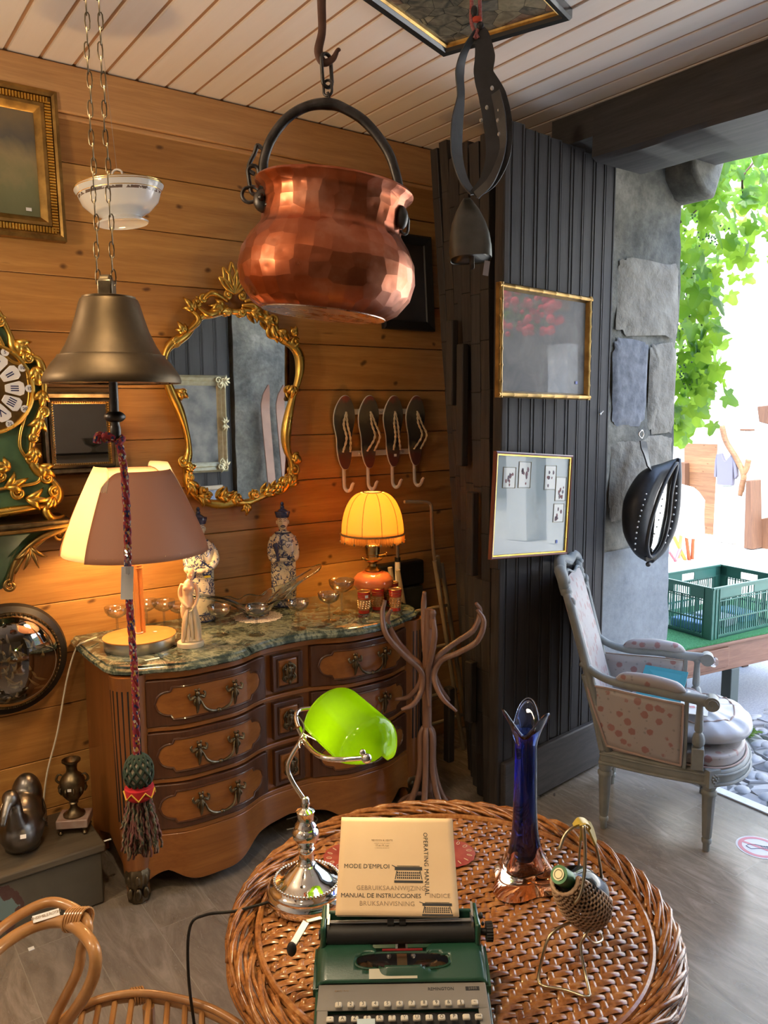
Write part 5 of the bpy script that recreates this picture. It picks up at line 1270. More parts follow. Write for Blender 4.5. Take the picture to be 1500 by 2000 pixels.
b = MB(); b.box(-.02 + .10, .0 + .10, -h_ / 2 + .010, -h_ / 2 + .022, -.0345, -.033); o = b.build('price_tag', m['paper_tag'], CP, smooth=0); o.location = (.0, .0, .0); o.rotation_euler = (0, 0, radians(0))

# ---- cowbell on its leather collar
KB = at(920, 507, 2.1)
KO = thing('cowbell', 'grey steel cowbell hanging from a black leather collar and red rope', 'cowbell', KB, RZ)
K = lambda u, v, y=0: vp(KB, u, v, y)
m['cow_steel'] = metalm('grey_bell_steel', (.09, .085, .07), .45, (.15, .145, .125), 8, rough2=.5)
def cow(a, i, z): return 1 + .06 * cos(a * 2) - .05 * cos(a * 4)
b = MB(); b.lathe([(.0515, .003), (.0535, .0), (.0545, .004), (.0555, .03), (.0525, .065), (.044, .100), (.031, .132), (.016, .158), (.009, .168), (0, .170)], 44, cow, sy=.72); b.lathe([(.0515, .003), (.050, .05), (.03, .12), (0, .15)], 44, cow, caps=False, sy=.72); o = b.build('bell_body', m['cow_steel'], KO, smooth=60); o.rotation_euler = (radians(-13), radians(-3), 0)
b = MB(); b.bar((0, -.0, .08), (.002, -.006, -.025), .014, .012); b.build('clapper', m['iron'], KO, bevel=.002)
b = MB(); q = K(950, 523, -.02); b.T = MT(q, ry=radians(8), rz=radians(20)); b.box(-.008, .008, -.0005, .0005, -.020, .018); b.build('price_tag', plain('pinkish_tag', (.42, .37, .35), .8), KO, smooth=0)
m['leather'] = plain('black_harness_leather', (.012, .0115, .0115), .5, col2=(.028, .026, .025), scale=20, bump=.35, bscale=50, coat=.1)
def ribbon(mb, pts, widths, thick=.0035, n=7, nrm=None):
    P = smooth_path(pts, n); Wd = lerp_list(widths, len(P)); vs = []
    for i, p in enumerate(P):
        t = (P[min(i + 1, len(P) - 1)] - P[max(i - 1, 0)]).normalized(); nr = nrm(i / (len(P) - 1)) if nrm else Vector((0, -1, 0)); s_ = t.cross(nr).normalized(); n_ = s_.cross(t).normalized()
        for a, c_ in ((-1, -1), (1, -1), (1, 1), (-1, 1)): vs.append(p + s_ * (a * Wd[i] / 2) + n_ * (c_ * thick / 2))
    fs = [(0, 1, 2, 3)] + [(4 * i + k, 4 * i + (k + 1) % 4, 4 * i + 4 + (k + 1) % 4, 4 * i + 4 + k) for i in range(len(P) - 1) for k in range(4)] + [tuple(4 * (len(P) - 1) + k for k in (3, 2, 1, 0))]
    mb.add(vs, fs)
b = MB(); ribbon(b, [K(925, 380), K(905, 350, .01), K(892, 300, .02), K(893, 240, .02), K(900, 190, .02), K(898, 140, .01), K(908, 100), K(930, 62)], [.028, .042, .050, .048, .030, .036, .022, .016], nrm=lambda t: Vector((.75, -.65, 0)))
ribbon(b, [K(925, 380), K(955, 350, -.01), K(973, 300, -.02), K(972, 240, -.01), K(962, 190, 0), K(945, 145, 0), K(947, 110, 0), K(941, 68, 0), K(934, 58, 0)], [.024, .048, .064, .074, .070, .050, .052, .036, .014], nrm=lambda t: Vector((-.25, -1, 0)))
ribbon(b, [K(930, 382, -.01), K(960, 350, -.03), K(982, 290, -.03), K(978, 230, -.03), K(968, 180, -.02)], [.024, .024, .018, .030, .026], nrm=lambda t: Vector((-.7, -.7, 0)))
b.build('leather_collar', m['leather'], KO, smooth=50)
b = MB()
for u, v in ((961, 172), (975, 215), (973, 235), (951, 210), (975, 262), (940, 235)): b.ball(K(u, v, -.026), (.0045, .002, .006), 8, 6)
b.build('rivet', m['steel'], KO)
b = MB()
zt_ = CEIL - KB.z
for h, uu in ((-1, 921), (1, 937)):
    b.curve([K(930 - h * 4, 75), K(uu, 45), K(uu, 0), (K(uu, 0).x - .004, 0, zt_)], .0048, 8, 10)
b.build('red_rope', plain('red_cord', (.30, .04, .05), .9, col2=(.42, .20, .18), scale=200), KO)
b = MB(); b.lathe([(.010, -.006), (.013, 0), (.010, .006)], 14, sy=.6); o = b.build('orange_binding', plain('orange_red_band', (.55, .07, .03), .8), KO); o.location = K(932, 38, -.002)
b = MB(); b.ball(K(926, 22, -.004), (.009, .006, .014), 10, 8); b.ball(K(938, 50, -.004), (.010, .006, .010), 10, 8); b.build('rope_knot', m['leather'], KO)

# ================================================================ the corner: coat stand, ladder, case, poles
CB = hit(840, 1616, 2, 0)
m['bentwood'] = wood('pinkish_bentwood', (.17, .085, .052), (.28, .15, .098), axis=2, freq=1.2, rough=.4, coat=.15, bump=.05)
CT = thing('coat_stand', 'bentwood coat stand with curled hooks in front of the right end of the chest', 'coat stand', CB, RZ)
Q = lambda u, v, y=0: vp(CB, u, v, y)
ztop = Q(845, 1176).z
b = MB(); b.tube([(Q(834, 1440).x, 0, .16), (Q(834, 1440).x, 0, Q(832, 1300).z), (Q(838, 1200).x, 0, Q(838, 1190).z)], [.019, .0185, .017], 14)
b.build('column', m['bentwood'], CT)
b = MB(); b.T = MT((Q(845, 1200).x, -.015, Q(845, 1205).z)); b.lathe([(.012, -.04), (.014, -.012), (.0105, .004), (.0105, .008), (.014, .016), (.014, .024), (.009, .032), (0, .034)], 16); b.build('finial', m['bentwood'], CT)
xc = Q(834, 1300).x
arms = [[(752, 1172, -.03), (747, 1200, -.05), (755, 1240, -.08), (790, 1280, -.06), (822, 1310, -.03), (824, 1345, -.03), (808, 1375, -.06), (784, 1386, -.08)],
        [(764, 1190, .05), (757, 1212, .06), (775, 1250, .05), (800, 1280, .04), (820, 1300, .02), (822, 1330, .02), (800, 1360, .05), (772, 1366, .07)],
        [(930, 1178, .05), (938, 1195, .06), (925, 1230, .05), (890, 1255, .04), (858, 1280, .02), (846, 1305, .02), (858, 1340, .04), (878, 1368, .06)],
        [(932, 1190, -.05), (945, 1215, -.07), (932, 1252, -.07), (895, 1275, -.05), (862, 1290, -.03), (848, 1320, -.03), (862, 1360, -.06), (892, 1390, -.08)],
        [(829, 1156, .07), (828, 1180, .075), (828, 1230, .05), (832, 1290, .02), (832, 1330, .02), (833, 1350, .03)],
        [(847, 1210, -.05), (849, 1240, -.06), (843, 1280, -.04), (836, 1310, -.022), (836, 1350, -.022), (839, 1382, -.04)]]
for A in arms:
    b = MB(); b.curve([Q(u, v, y) for u, v, y in A], [.007, .0105, .0115, .0115, .012, .0115, .0105, .006] if len(A) == 8 else [.008, .012, .012, .012, .011, .007], 10, 7); b.build('hook_arm', m['bentwood'], CT, smooth=180)
for k in range(6):
    a = k * pi / 3 + .3; c_, s_ = cos(a), sin(a)
    b = MB(); b.curve([(xc + .014 * c_, .014 * s_, .43), (xc + .027 * c_, .027 * s_, .39), (xc + .030 * c_, .030 * s_, .25), (xc + .07 * c_, .07 * s_, .12), (xc + .14 * c_, .14 * s_, .045), (xc + .21 * c_, .21 * s_, .013)], [.008, .012, .0125, .0125, .012, .011], 10, 7); b.build('leg', m['bentwood'], CT, smooth=180)
b = MB(); b.tube([(xc + .115 * cos(t * pi / 20), .115 * sin(t * pi / 20), .088) for t in range(40)], .009, 8, closed=True); b.build('foot_ring', m['bentwood'], CT)
# ladder
LD = thing('step_ladder', 'folded cream tubular step ladder standing in the corner behind the coat stand', 'ladder', (2.45, 2.86, 0))
m['ladder'] = plain('cream_ladder_paint', (.30, .25, .17), .5, col2=(.40, .34, .24), scale=9)
def LP_(u, v, y=2.86): p = hit(u, v, 1, y); return Vector((p.x - 2.45, y - 2.86, p.z))
for off in (0, -.26):
    for A, B, yy in (((849, 1095), (905, 1452), 2.84), ((862, 1100), (917, 1450), 2.88)):
        b = MB(); p, q = LP_(*A, yy), LP_(*B, yy); p.x += off; q.x += off; q.z = .004; b.tube([p, q], .011, 10); b.build('rail', m['ladder'], LD)
for A in ((873, 1182), (880, 1257), (892, 1346), (904, 1396)):
    b = MB(); p = LP_(*A, 2.86); b.tube([p, p - Vector((.26, 0, 0))], .0085, 8); b.build('rung', m['ladder'], LD)
b = MB(); b.curve([LP_(850, 1100), LP_(846, 1068), LP_(843, 1010), LP_(842, 988), LP_(832, 981), LP_(790, 980)], .008, 8, 5); b.build('handle', m['ladder'], LD)
b = MB(); b.bar(LP_(852, 1085), LP_(858, 1130), .02, .03); b.build('hinge', m['ladder'], LD, bevel=.004)
# dark case and poles behind the end of the chest
CS = thing('dark_case', 'flat dark green case leaning upright against the wall between chest and ladder', 'case', (2.20, 3.0, 0), rx=radians(-2))
m['case'] = plain('dark_green_leatherette', (.018, .020, .015), .45, col2=(.04, .042, .032), scale=20)
b = MB(); b.box(-.10, .19, -.035, .02, .004, .83); b.build('body', m['case'], CS, bevel=.01)
b = MB(); b.box(-.105, .195, -.040, .025, .835, .955); b.build('lid', m['black'], CS, bevel=.01)
b = MB(); b.curve([(-.02, -.042, .66), (-.03, -.06, .72), (.03, -.062, .74), (.05, -.05, .70), (.04, -.042, .66)], .004, 8); b.build('handle', m['ladder'], CS)
WP = thing('white_pole', 'thin white pole with a black collar standing behind the oil lamp', 'pole', (2.185, 2.93, 0))
b = MB(); b.tube([(0, 0, .003), (0, 0, .98)], .013, 10); b.build('lower_tube', m['cream_paint'], WP)
b = MB(); b.tube([(0, 0, .98), (0, 0, 1.0)], .014, 10); b.build('collar', m['black'], WP)
b = MB(); b.tube([(0, 0, 1.0), (0, 0, 1.17)], .008, 8); b.build('upper_tube', m['steel'], WP)
# ================================================================ round wicker table
TZ2 = .62; TC = Vector((1.035, 1.200, 0)); TRAD = .462
s = NT('golden_rattan'); v = s.obj(); n1 = s.noise(v, 14, 3); n2 = s.noise(v, 90, 3)
s.set(col=s.ramp(s.math('ADD', s.math('MULTIPLY', n1, .5), s.math('MULTIPLY', n2, .5)), [(.35, (.17, .055, .014)), (.5, (.33, .125, .034)), (.66, (.48, .225, .075))]), rough=.24, coat=.35); m['rattan'] = s.m
m['rattan_dark'] = plain('rattan_brown_reed', (.26, .10, .03), .4, col2=(.45, .22, .08), scale=40, coat=.2)  # second rattan tone, for the board under the weave and the pedestal
TBL = thing('wicker_table', 'round wicker table with a herringbone woven top and braided rim', 'table', TC)
# herringbone weave: strips laid in diagonal floats, clipped to the disc, each a slightly arched ribbon
b = MB(); b2_ = MB(); p_ = .0175; ang0 = RZ + radians(8)
ca, sa = cos(ang0), sin(ang0)
N = int(TRAD / p_) + 2
def strip_seg(mb, x0, y0, x1, y1, w, lift):
    n_ = 5; d = Vector((x1 - x0, y1 - y0, 0)); L = d.length; d.normalize(); s_ = Vector((-d.y, d.x, 0))
    vs = []
    for i in range(n_ + 1):
        t = i / n_; c_ = Vector((x0, y0, 0)) + d * (L * t); z = lift * sin(pi * t) ** .7 - .0012
        for k, (o, h) in enumerate(((-1, 0), (-.55, .0018), (0, .0026), (.55, .0018), (1, 0))): vs.append(c_ + s_ * (o * w / 2) + Vector((0, 0, z + h)))
    fs = [(5 * i + k, 5 * i + k + 1, 5 * i + 6 + k, 5 * i + 5 + k) for i in range(n_) for k in range(4)]
    mb.add(vs, fs)
RI = TRAD - .055
for j in range(-N, N + 1):                 # twill: floats over three, stepping one per row, reversing every six rows
    row = j % 12; ph = (row if row < 6 else 12 - row)
    i = -N
    for i in range(-N // 1, N + 1):
        if (i + ph) % 3: continue
        x0 = (i - .55) * p_; x1 = (i + 2.0 - .05) * p_; y = j * p_
        cx_, cy_ = (x0 + x1) / 2, y
        if cx_ ** 2 + cy_ ** 2 < RI ** 2:
            strip_seg(b, x0 * ca - y * sa, x0 * sa + y * ca, x1 * ca - (y + p_ * .5) * sa, x1 * sa + (y + p_ * .5) * ca, .0152, .0042)
        xx = (i + 2.22) * p_
        if xx ** 2 + y ** 2 < RI ** 2:
            y0_, y1_ = y - .65 * p_, y + .85 * p_
            strip_seg(b2_, xx * ca - y0_ * sa, xx * sa + y0_ * ca, (xx + p_ * .45) * ca - y1_ * sa, (xx + p_ * .45) * sa + y1_ * ca, .0122, .0038)
o = b.build('woven_top', m['rattan'], TBL, smooth=180); o.location.z = TZ2 - .004; tag(o, kind='stuff')
o = b2_.build('cross_reeds', m['rattan'], TBL, smooth=180); o.location.z = TZ2 - .004; tag(o, kind='stuff')
b = MB(); b.T = MT((0, 0, TZ2 - .022)); b.lathe([(TRAD - .03, 0), (TRAD - .03, .015), (0, .016)], 64); b.build('top_board', m['rattan_dark'], TBL)
b = MB(); R1 = TRAD - .052
b.tube([(R1 * cos(t * pi / 60), R1 * sin(t * pi / 60), TZ2) for t in range(120)], .0075, 8, closed=True); b.build('inner_hoop', m['rattan'], TBL)
b = MB()                                   # braided rim: reeds winding obliquely from the inner hoop over the edge
for k in range(84):
    a0 = 2 * pi * k / 84; pts = []
    for t in range(9):
        q = t / 8; a = a0 + q * .62; r = R1 + .012 + .048 * sin(q * pi / 2); z = TZ2 + .002 + .014 * sin(q * pi * .9) - .045 * max(0, q - .55)
        r += .0035 * sin(q * 11 + (k % 2) * pi); pts.append((r * cos(a), r * sin(a), z + .004 * cos(q * 11 + (k % 2) * pi)))
    b.tube(pts, .0049, 6)
b.build('braided_rim', m['rattan'], TBL, smooth=180)
b = MB()
for k in range(5):
    r = TRAD + .012 - abs(k - 1.5) * .004
    b.tube([((r + .002 * sin(t * .9 + k)) * cos(t * pi / 60), (r + .002 * sin(t * .9 + k)) * sin(t * pi / 60), TZ2 - .012 - k * .0105 + .003 * sin(t * 1.1 + k * 2)) for t in range(120)], .006, 6, closed=True)
b.build('rim_coil', m['rattan'], TBL, smooth=180)
b = MB(); b.lathe([(.14, TZ2 - .02), (.11, .45), (.10, .30), (.15, .12), (.26, .01)], 40, lambda a, i, z: 1 + .02 * cos(a * 30), caps=False); b.build('pedestal', m['rattan_dark'], TBL, smooth=180)
ZT2 = TZ2 + .0045                          # resting height on the weave

# ---- banker's lamp
LB = hit(600, 1752, 2, ZT2)
BL = thing('bankers_lamp', "lit desk lamp with bright green glass shade and chrome stand on the wicker table", 'lamp', LB, RZ)
J = lambda u, v, y=0: vp(LB, u, v, y)
b = MB(); b.lathe([(.0, 0), (.086, 0), (.089, .004), (.089, .020), (.083, .027), (.084, .031), (.080, .037), (.074, .040), (.073, .044), (.066, .047), (.062, .049), (.054, .052), (.046, .060), (.034, .070), (.024, .078), (.020, .082), (0, .082)], 64)
for k in range(60):
    a = 2 * pi * k / 60; b.ball((.071 * cos(a), .071 * sin(a), .0435), (.0036, .0036, .0045), 6, 5)
b.build('base', m['chrome'], BL, smooth=50)
b = MB(); b.lathe([(.018, .080), (.020, .084), (.016, .088), (.017, .11), (.019, .116), (.016, .120), (.020, .126), (.028, .142), (.030, .152), (.027, .160), (.021, .165), (.024, .170), (.020, .176), (.017, .182), (.019, .200), (.021, .203), (.017, .207), (.010, .209), (.008, .213), (.010, .218), (.0085, .222), (.0095, .230), (.005, .236), (0, .237)], 32); b.build('column', m['chrome'], BL, smooth=50)
top = Vector((0, 0, .228))
el = J(566, 1512, .0); jt = J(592, 1440, .0)
b = MB(); b.curve([top, J(600, 1570), J(572, 1528), J(562, 1500), J(570, 1475), J(588, 1447)], .0052, 10, 8); b.build('arm', m['chrome'], BL, smooth=180)
b = MB(); b.ball(jt, .009, 12, 8); b.tube([jt + Vector((0, 0, 0)), J(583, 1420)], .006, 10); b.build('joint', m['chrome'], BL)
# yoke: two prongs holding the shade at its ends
e1 = J(712, 1480, -.112); e2 = J(617, 1382, .085)
b = MB(); b.curve([jt, J(600, 1455, -.04), J(622, 1475, -.085), J(655, 1483, -.108), e1], .0055, 10, 8); b.curve([jt, J(580, 1412, .03), J(579, 1395, .05), J(588, 1386, .07), e2], .0050, 10, 8); b.build('yoke', m['chrome'], BL, smooth=180)
b = MB(); b.ball(e1 + Vector((.004, -.002, 0)), (.011, .011, .011), 14, 10); b.ball(e1 + Vector((-.004, 0, .012)), (.007, .007, .007), 10, 8); b.ball(e2, .008, 10, 8); b.build('knob', m['chrome'], BL)
b = MB()
for k in range(34): t = k / 33; b.ball(J(581 + 12 * t + 9 * sin(t * 5), 1398 + 62 * t, -.004 - .01 * sin(t * 3)), .0020, 6, 4)
for k in range(12): t = k / 11; b.ball(J(590 + 28 * t, 1432 + 14 * t, -.002), .0017, 6, 4)
b.build('pull_chain', m['steel'], BL)
s = NT('green_cased_glass'); s.set(col=(.13, .30, .005), rough=.08, coat=.6)
tl = s.n('BsdfTranslucent', i_0=(.30, .46, .002, 1)); mx = s.n('MixShader', i_0=.62); s.put(mx.inputs[1], s.b.outputs[0]); s.put(mx.inputs[2], tl.outputs[0]); s.t.links.new(mx.outputs[0], s.out.inputs[0]); m['green_shade'] = s.m
# the shade is a half-barrel: axis from the far upper left to the near lower right, open side down towards the viewer's right
A0 = J(641, 1394, .070); A1 = J(731, 1476, -.070)
ax_ = (A1 - A0); LA = ax_.length; ax_.normalize()
upv = (J(700, 1352, 0) - (A0 + A1) / 2); upv = (upv - ax_ * upv.dot(ax_)).normalized(); sv = ax_.cross(upv).normalized()
cen = (A0 + A1) / 2 + upv * .006
def shade_fn(u, v):                        # u along the barrel, v round it; ends close in rounded caps
    t = -1 + 2 * u; rr = 1 - max(0, (abs(t) - .62) / .38) ** 2.4 * .60
    a = radians(-6 + v * 192); e = ax_ * (t * .098)
    return cen + e + upv * (.080 * rr * sin(a) - .012) - sv * (.074 * rr * cos(a))
b = MB(); b.grid(shade_fn, 40, 30)
for end in (0, 1):
    ring = [Vector(shade_fn(end, v / 29)) for v in range(30)]; c0 = sum(ring, Vector()) / 30 + ax_ * (.012 if end else -.012)
    vs = ring + [ring[i] * .45 + c0 * .55 + ax_ * (.004 if end else -.004) for i in range(30)] + [c0]
    b.add(vs, [(i, i + 1, 31 + i, 30 + i) for i in range(29)] + [(30 + i, 31 + i, 60) for i in range(29)])
b.build('glass_shade', m['green_shade'], BL, solid=.003, smooth=180)
bc = cen + upv * .005
b = MB(); b.tube([bc - ax_ * .05, bc + ax_ * .045], .011, 12); b.ball(bc + ax_ * .045, .011, 12, 8); b.build('bulb', glow('desk_bulb', (1, .80, .48), 9), BL)
wc_ = Matrix.Translation(LB) @ Matrix.Rotation(RZ, 4, 'Z') @ (cen - upv * .012)
light('lamp_light_desk', 'POINT', wc_, 1.6, (1, .70, .36), .022)
b = MB(); q = J(575, 1800, -.03); pts = [J(545, 1785, -.05), J(510, 1778, -.08), J(470, 1790, -.10), J(448, 1810, -.11)]
pts = [Vector((-.082, -.03, .008)), Vector((-.11, -.05, .012)), Vector((-.15, -.07, .014)), Vector((-.205, -.09, .02)), Vector((-.235, -.10, .0)), Vector((-.24, -.11, -.10)), Vector((-.225, -.12, -.25)), Vector((-.20, -.13, -.42)), Vector((-.22, -.10, -.61))]
b.curve(pts, .0032, 8, 8); b.build('cord', m['black'], BL)

# ---- typewriter
m['tw_green'] = plain('dark_green_enamel', (.016, .070, .040), .30, col2=(.022, .090, .052), scale=8, coat=.35, bump=.25, bscale=420, bdist=.0006)
m['tw_grey'] = plain('beige_grey_panel', (.22, .198, .17), .55, col2=(.26, .235, .20), scale=6, bump=.15, bscale=300, bdist=.0005)
m['key'] = plain('cream_key', (.66, .60, .48), .35)
m['rubber'] = plain('black_rubber', (.018, .017, .016), .55)
PTW = hit(782, 1822, 2, ZT2 + .112)        # middle of the platen
TW = thing('typewriter', 'green portable typewriter with grey keyboard panel and cream keys at the front of the table', 'typewriter', (PTW.x, PTW.y, ZT2), RZ - radians(-1.0))
hw = .152
def side_prof():                           # (y, z) outline of the body side
    return [(-.245, .0), (.065, .0), (.070, .01), (.070, .085), (.055, .092), (-.015, .100), (-.075, .094), (-.085, .080), (-.245, .030)]
b = MB(); pr = side_prof(); b.prism([(-.225, .0), (.072, .0), (.075, .01), (.072, .060), (.03, .060), (.02, .052), (-.075, .046), (-.225, .003)], -hw, hw, 'yz'); b.build('base_shell', m['tw_green'], TW, bevel=.008, seg=3)
# the hood: arched top with an opening for the type basket
def hood(u, v):
    x = -hw + 2 * hw * u; e = abs(x) / hw
    y = -.079 + .069 * v; z = .074 + .026 * sin(v * pi / 2) - (.012 * max(0, (e - .90) / .10) ** 2)
    if v > .8: z -= .0
    op = math.exp(-((x - .002) / .045) ** 8); y -= op * .032 * v
    return (x, y, z)
vs = []; NU, NV = 61, 13
for j in range(NV):
    for i in range(NU): vs.append(hood(i / (NU - 1), j / (NV - 1)))
fs = []
for j in range(NV - 1):
    for i in range(NU - 1):
        c_ = (Vector(vs[j * NU + i]) + Vector(vs[(j + 1) * NU + i + 1])) / 2
        if (abs((c_.x - .002) / .083) ** 4 + abs((c_.y + .047) / .0135) ** 4) < 1: continue
        if abs(c_.x) < .045 - (c_.y + .03) * -.6 and c_.y > -.036: continue
        fs.append((j * NU + i, j * NU + i + 1, (j + 1) * NU + i + 1, (j + 1) * NU + i))
b = MB(); b.add(vs, fs)
for h in (-1, 1): b.prism([(-.079, .05), (-.079, .064), (-.05, .080), (-.01, .088), (-.010, .05)], h * hw - .003, h * hw + .003, 'yz')
b.build('hood', m['tw_green'], TW, solid=.004, smooth=60)
b = MB(); b.tube(smooth_path([(.002 + .084 * abs(cos(t * pi / 16)) ** .5 * (1 if cos(t * pi / 16) > 0 else -1), -.047 + .0142 * abs(sin(t * pi / 16)) ** .5 * (1 if sin(t * pi / 16) > 0 else -1),   .0915 + .0055 * sin(t * pi / 16)) for t in range(32)], 1, True), .0022, 6, closed=True); b.build('opening_lip', m['tw_green'], TW)
b = MB(); b.box(-.135, .135, -.075, .02, .056, .062); b.build('basket_floor', m['rubber'], TW)
b = MB()
for k in range(36):
    a = radians(205 + k * 130 / 35); b.bar((.002 + .030 * cos(a), -.010 + .030 * sin(a), .070), (.002 + .070 * cos(a), -.016 + .034 * sin(a), .078), .0016, .004)
b.build('type_bars', m['steel'], TW)
b = MB(); b.box(-.0075, .0105, -.055, .012, .082, .086); b.build('ribbon_guide_plate', plain('bronze_plate', (.35, .24, .13), .35, metal=.8), TW)
b = MB(); b.box(-.034, .040, -.020, -.016, .084, .093); b.build('red_ribbon', plain('red_ribbon_cloth', (.28, .012, .015), .8), TW, bevel=.001)
for h in (-1, 1): b = MB(); b.bar((h * .010 + .0015, -.020, .085), (h * .0065 + .0015, .0, .118), .004, .003); b.ball((h * .022, -.030, .088), .0045, 8, 6); b.build('ribbon_vibrator', m['steel'], TW)
for h in (-1, 1): b = MB(); b.T = MT((h * .068, -.047, .066)); b.lathe([(.018, 0), (.018, .010), (.006, .012), (.006, .018), (0, .018)], 20); b.build('ribbon_spool', plain('bronze_spool', (.24, .14, .07), .35, metal=.8), TW)
# carriage
b = MB(); b.tube([(-.135, 0, .112), (.135, 0, .112)], .0185, 24); b.build('platen', m['rubber'], TW, smooth=40)
b = MB(); b.tube([(-.150, 0, .112), (-.135, 0, .112)], .008, 12)
b.tube([(.135, 0, .112), (.158, 0, .112)], .006, 12); b.tube([(.158, 0, .112), (.170, 0, .112)], .016, 20)
for k in range(20): a = 2 * pi * k / 20; b.tube([(.158, .016 * cos(a), .112 + .016 * sin(a)), (.170, .016 * cos(a), .112 + .016 * sin(a))], .0016, 5)
b.build('platen_knob', m['rubber'], TW)
b = MB(); b.tube([(-.13, .002, .133), (.13, .002, .133)], .0022, 8); b.build('paper_bail', m['steel'], TW)
b = MB(); b.box(-.13, .13, .004, .0048, .122, .136); b.build('ruled_scale', plain('silver_scale', (.50, .48, .45), .4), TW)
b = MB()
for xx in (-.022, .0): b.tube([(xx - .002, .0, .133), (xx + .010, .0, .133)], .0068, 14)
b.build('bail_roller', m['rubber'], TW)
for h in (-1, 1):
    b = MB(); b.box(h * .141 - .005, h * .141 + .005, -.022, .048, .092, .140); b.build('carriage_end', m['tw_green'], TW, bevel=.004)
    b = MB(); b.bar((h * .134, .01, .135), (h * .134, .03, .152), .004, .003); b.box(h * .132 - .002, h * .132 + .002, -.01, .02, .122, .138); b.build('carriage_lever', m['steel'], TW)
b = MB(); b.box(-.134, .134, .022, .030, .100, .140); b.box(-.138, .138, .030, .052, .095, .118); b.build('paper_rest', m['tw_green'], TW, bevel=.003)
b = MB(); b.ball((.150, .012, .136), (.004, .006, .006), 8, 6); b.tube([(.14, .012, .136), (.148, .012, .136)], .003, 6); b.ball((.152, .0, .128), (.003, .004, .004), 8, 6); b.build('side_stud', m['rubber'], TW)
b = MB(); b.bar((-.145, .01, .138), (-.172, -.006, .142), .010, .002); b.bar((-.172, -.006, .142), (-.196, -.030, .112), .016, .0025); b.build('return_lever', m['steel'], TW, bevel=.001)
b = MB(); b.ball((-.197, -.034, .108), (.009, .007, .014), 12, 8); b.build('lever_grip', m['rubber'], TW)
# keyboard panel, sloping to the viewer
SL = atan2(.074 - .030, .145)
KT = Matrix.Translation((0, -.079, .0725)) @ Matrix.Rotation(SL, 4, 'X')     # local: -y down the slope
b = MB(); b.T = KT
b.box(-hw + .006, hw - .006, -.046, .0, -.003, .0); b.box(-hw + .006, -.128, -.150, -.046, -.003, 0); b.box(.128, hw - .006, -.150, -.046, -.003, 0); b.build('keyboard_panel', m['tw_grey'], TW, bevel=.002)
b = MB(); b.T = KT; b.box(-.128, .128, -.150, -.046, -.014, -.010); b.build('key_well', m['rubber'], TW)
b = MB(); b.T = KT; b.box(-hw, hw, -.150, .003, -.022, -.012); b.build('front_frame', m['tw_green'], TW, bevel=.003)
def key(x, y, z, ch, w=.0125):
    b = MB(); b.T = KT @ MT((x, y, z)); wv = w / 2; L = .0105
    vs = [(sx * wv * 1.0, sy * L / 2, -.006) for sx, sy in ((-1, -1), (1, -1), (1, 1), (-1, 1))] + [(sx * wv * .86, sy * L / 2 * .86 - .0008, .0) for sx, sy in ((-1, -1), (1, -1), (1, 1), (-1, 1))]
    b.add(vs, [(3, 2, 1, 0), (4, 5, 6, 7)] + [(i, (i + 1) % 4, 4 + (i + 1) % 4, 4 + i) for i in range(4)])
    K_ = b.build('key', m['key'], TW, bevel=.0022, seg=3)
    if ch: text(ch, .0085 if len(ch) == 1 else .0046, KT @ MT((x, y - .0006, z + .0001)), m['ink'], K_, 'letter', .00015, 'CENTER')
for i, ch in enumerate(['1', '2', '3', '4', '5', '6', '7', '8', '9', '&', '§']): key(-.110 + i * .0208, -.0415, .010, ch, .0125)
key(.122, -.0415, .010, '<-')
for i, ch in enumerate(['->', 'A', 'Z', 'E', 'R', 'T', 'Y', 'U', 'I', 'O', 'P', '', 'TAB']): key(-.1235 + i * .0208, -.064, .007, ch, .0135)
for i, ch in enumerate(['', 'Q', 'S', 'D', 'F', 'G', 'H', 'J', 'K', 'L', 'M', '']): key(-.118 + i * .0208, -.087, .003, ch, .0135)
for i, ch in enumerate(['', 'W', 'X', 'C', 'V', 'B', 'N', ',', ';', ':', '']): key(-.108 + i * .0208, -.110, -.001, ch, .0135)
b = MB(); b.T = KT; b.box(-.07, .07, -.136, -.126, -.01, -.004); b.build('space_bar', m['key'], TW, bevel=.003)
text('REMINGTON', .0078, KT @ MT((.044, -.012, .0004)), m['ink'], TW, 'maker_name', .0002, 'LEFT')
text('sperry rand', .0052, KT @ MT((-.118, -.012, .0004)), m['ink_faint'], TW, 'small_maker_name', .0002)
b = MB(); b.T = KT; b.box(.110, .134, -.0155, -.0085, 0, .0006); PLt = b.build('number_plate', m['ink'], TW, smooth=0)
text('2000', .0060, KT @ MT((.122, -.012, .0008)), m['tw_grey'], PLt, 'number', .0002, 'CENTER', 1.3)
b = MB(); b.T = Matrix.Translation((-.018, -.0945, .0835)) @ Matrix.Rotation(radians(52), 4, 'X'); b.box(-.040, .040, -.011, .011, .0, .0006)
b = MB(); b.grid(lambda u, v: (-.058 + .085 * u, -.0775 + .0145 * v, .0762 + .026 * sin((.02 + .21 * v) * pi / 2) + .0034), 6, 6); b.build('paper_label', plain('yellowed_label', (.62, .58, .42), .3, coat=.4), TW)
b = MB(); b.T = KT; b.box(-.078, -.048, -.082, -.069, .011, .0115); b.build('blue_paper_scrap', plain('pale_blue_paper', (.50, .60, .62), .7), TW, smooth=0)

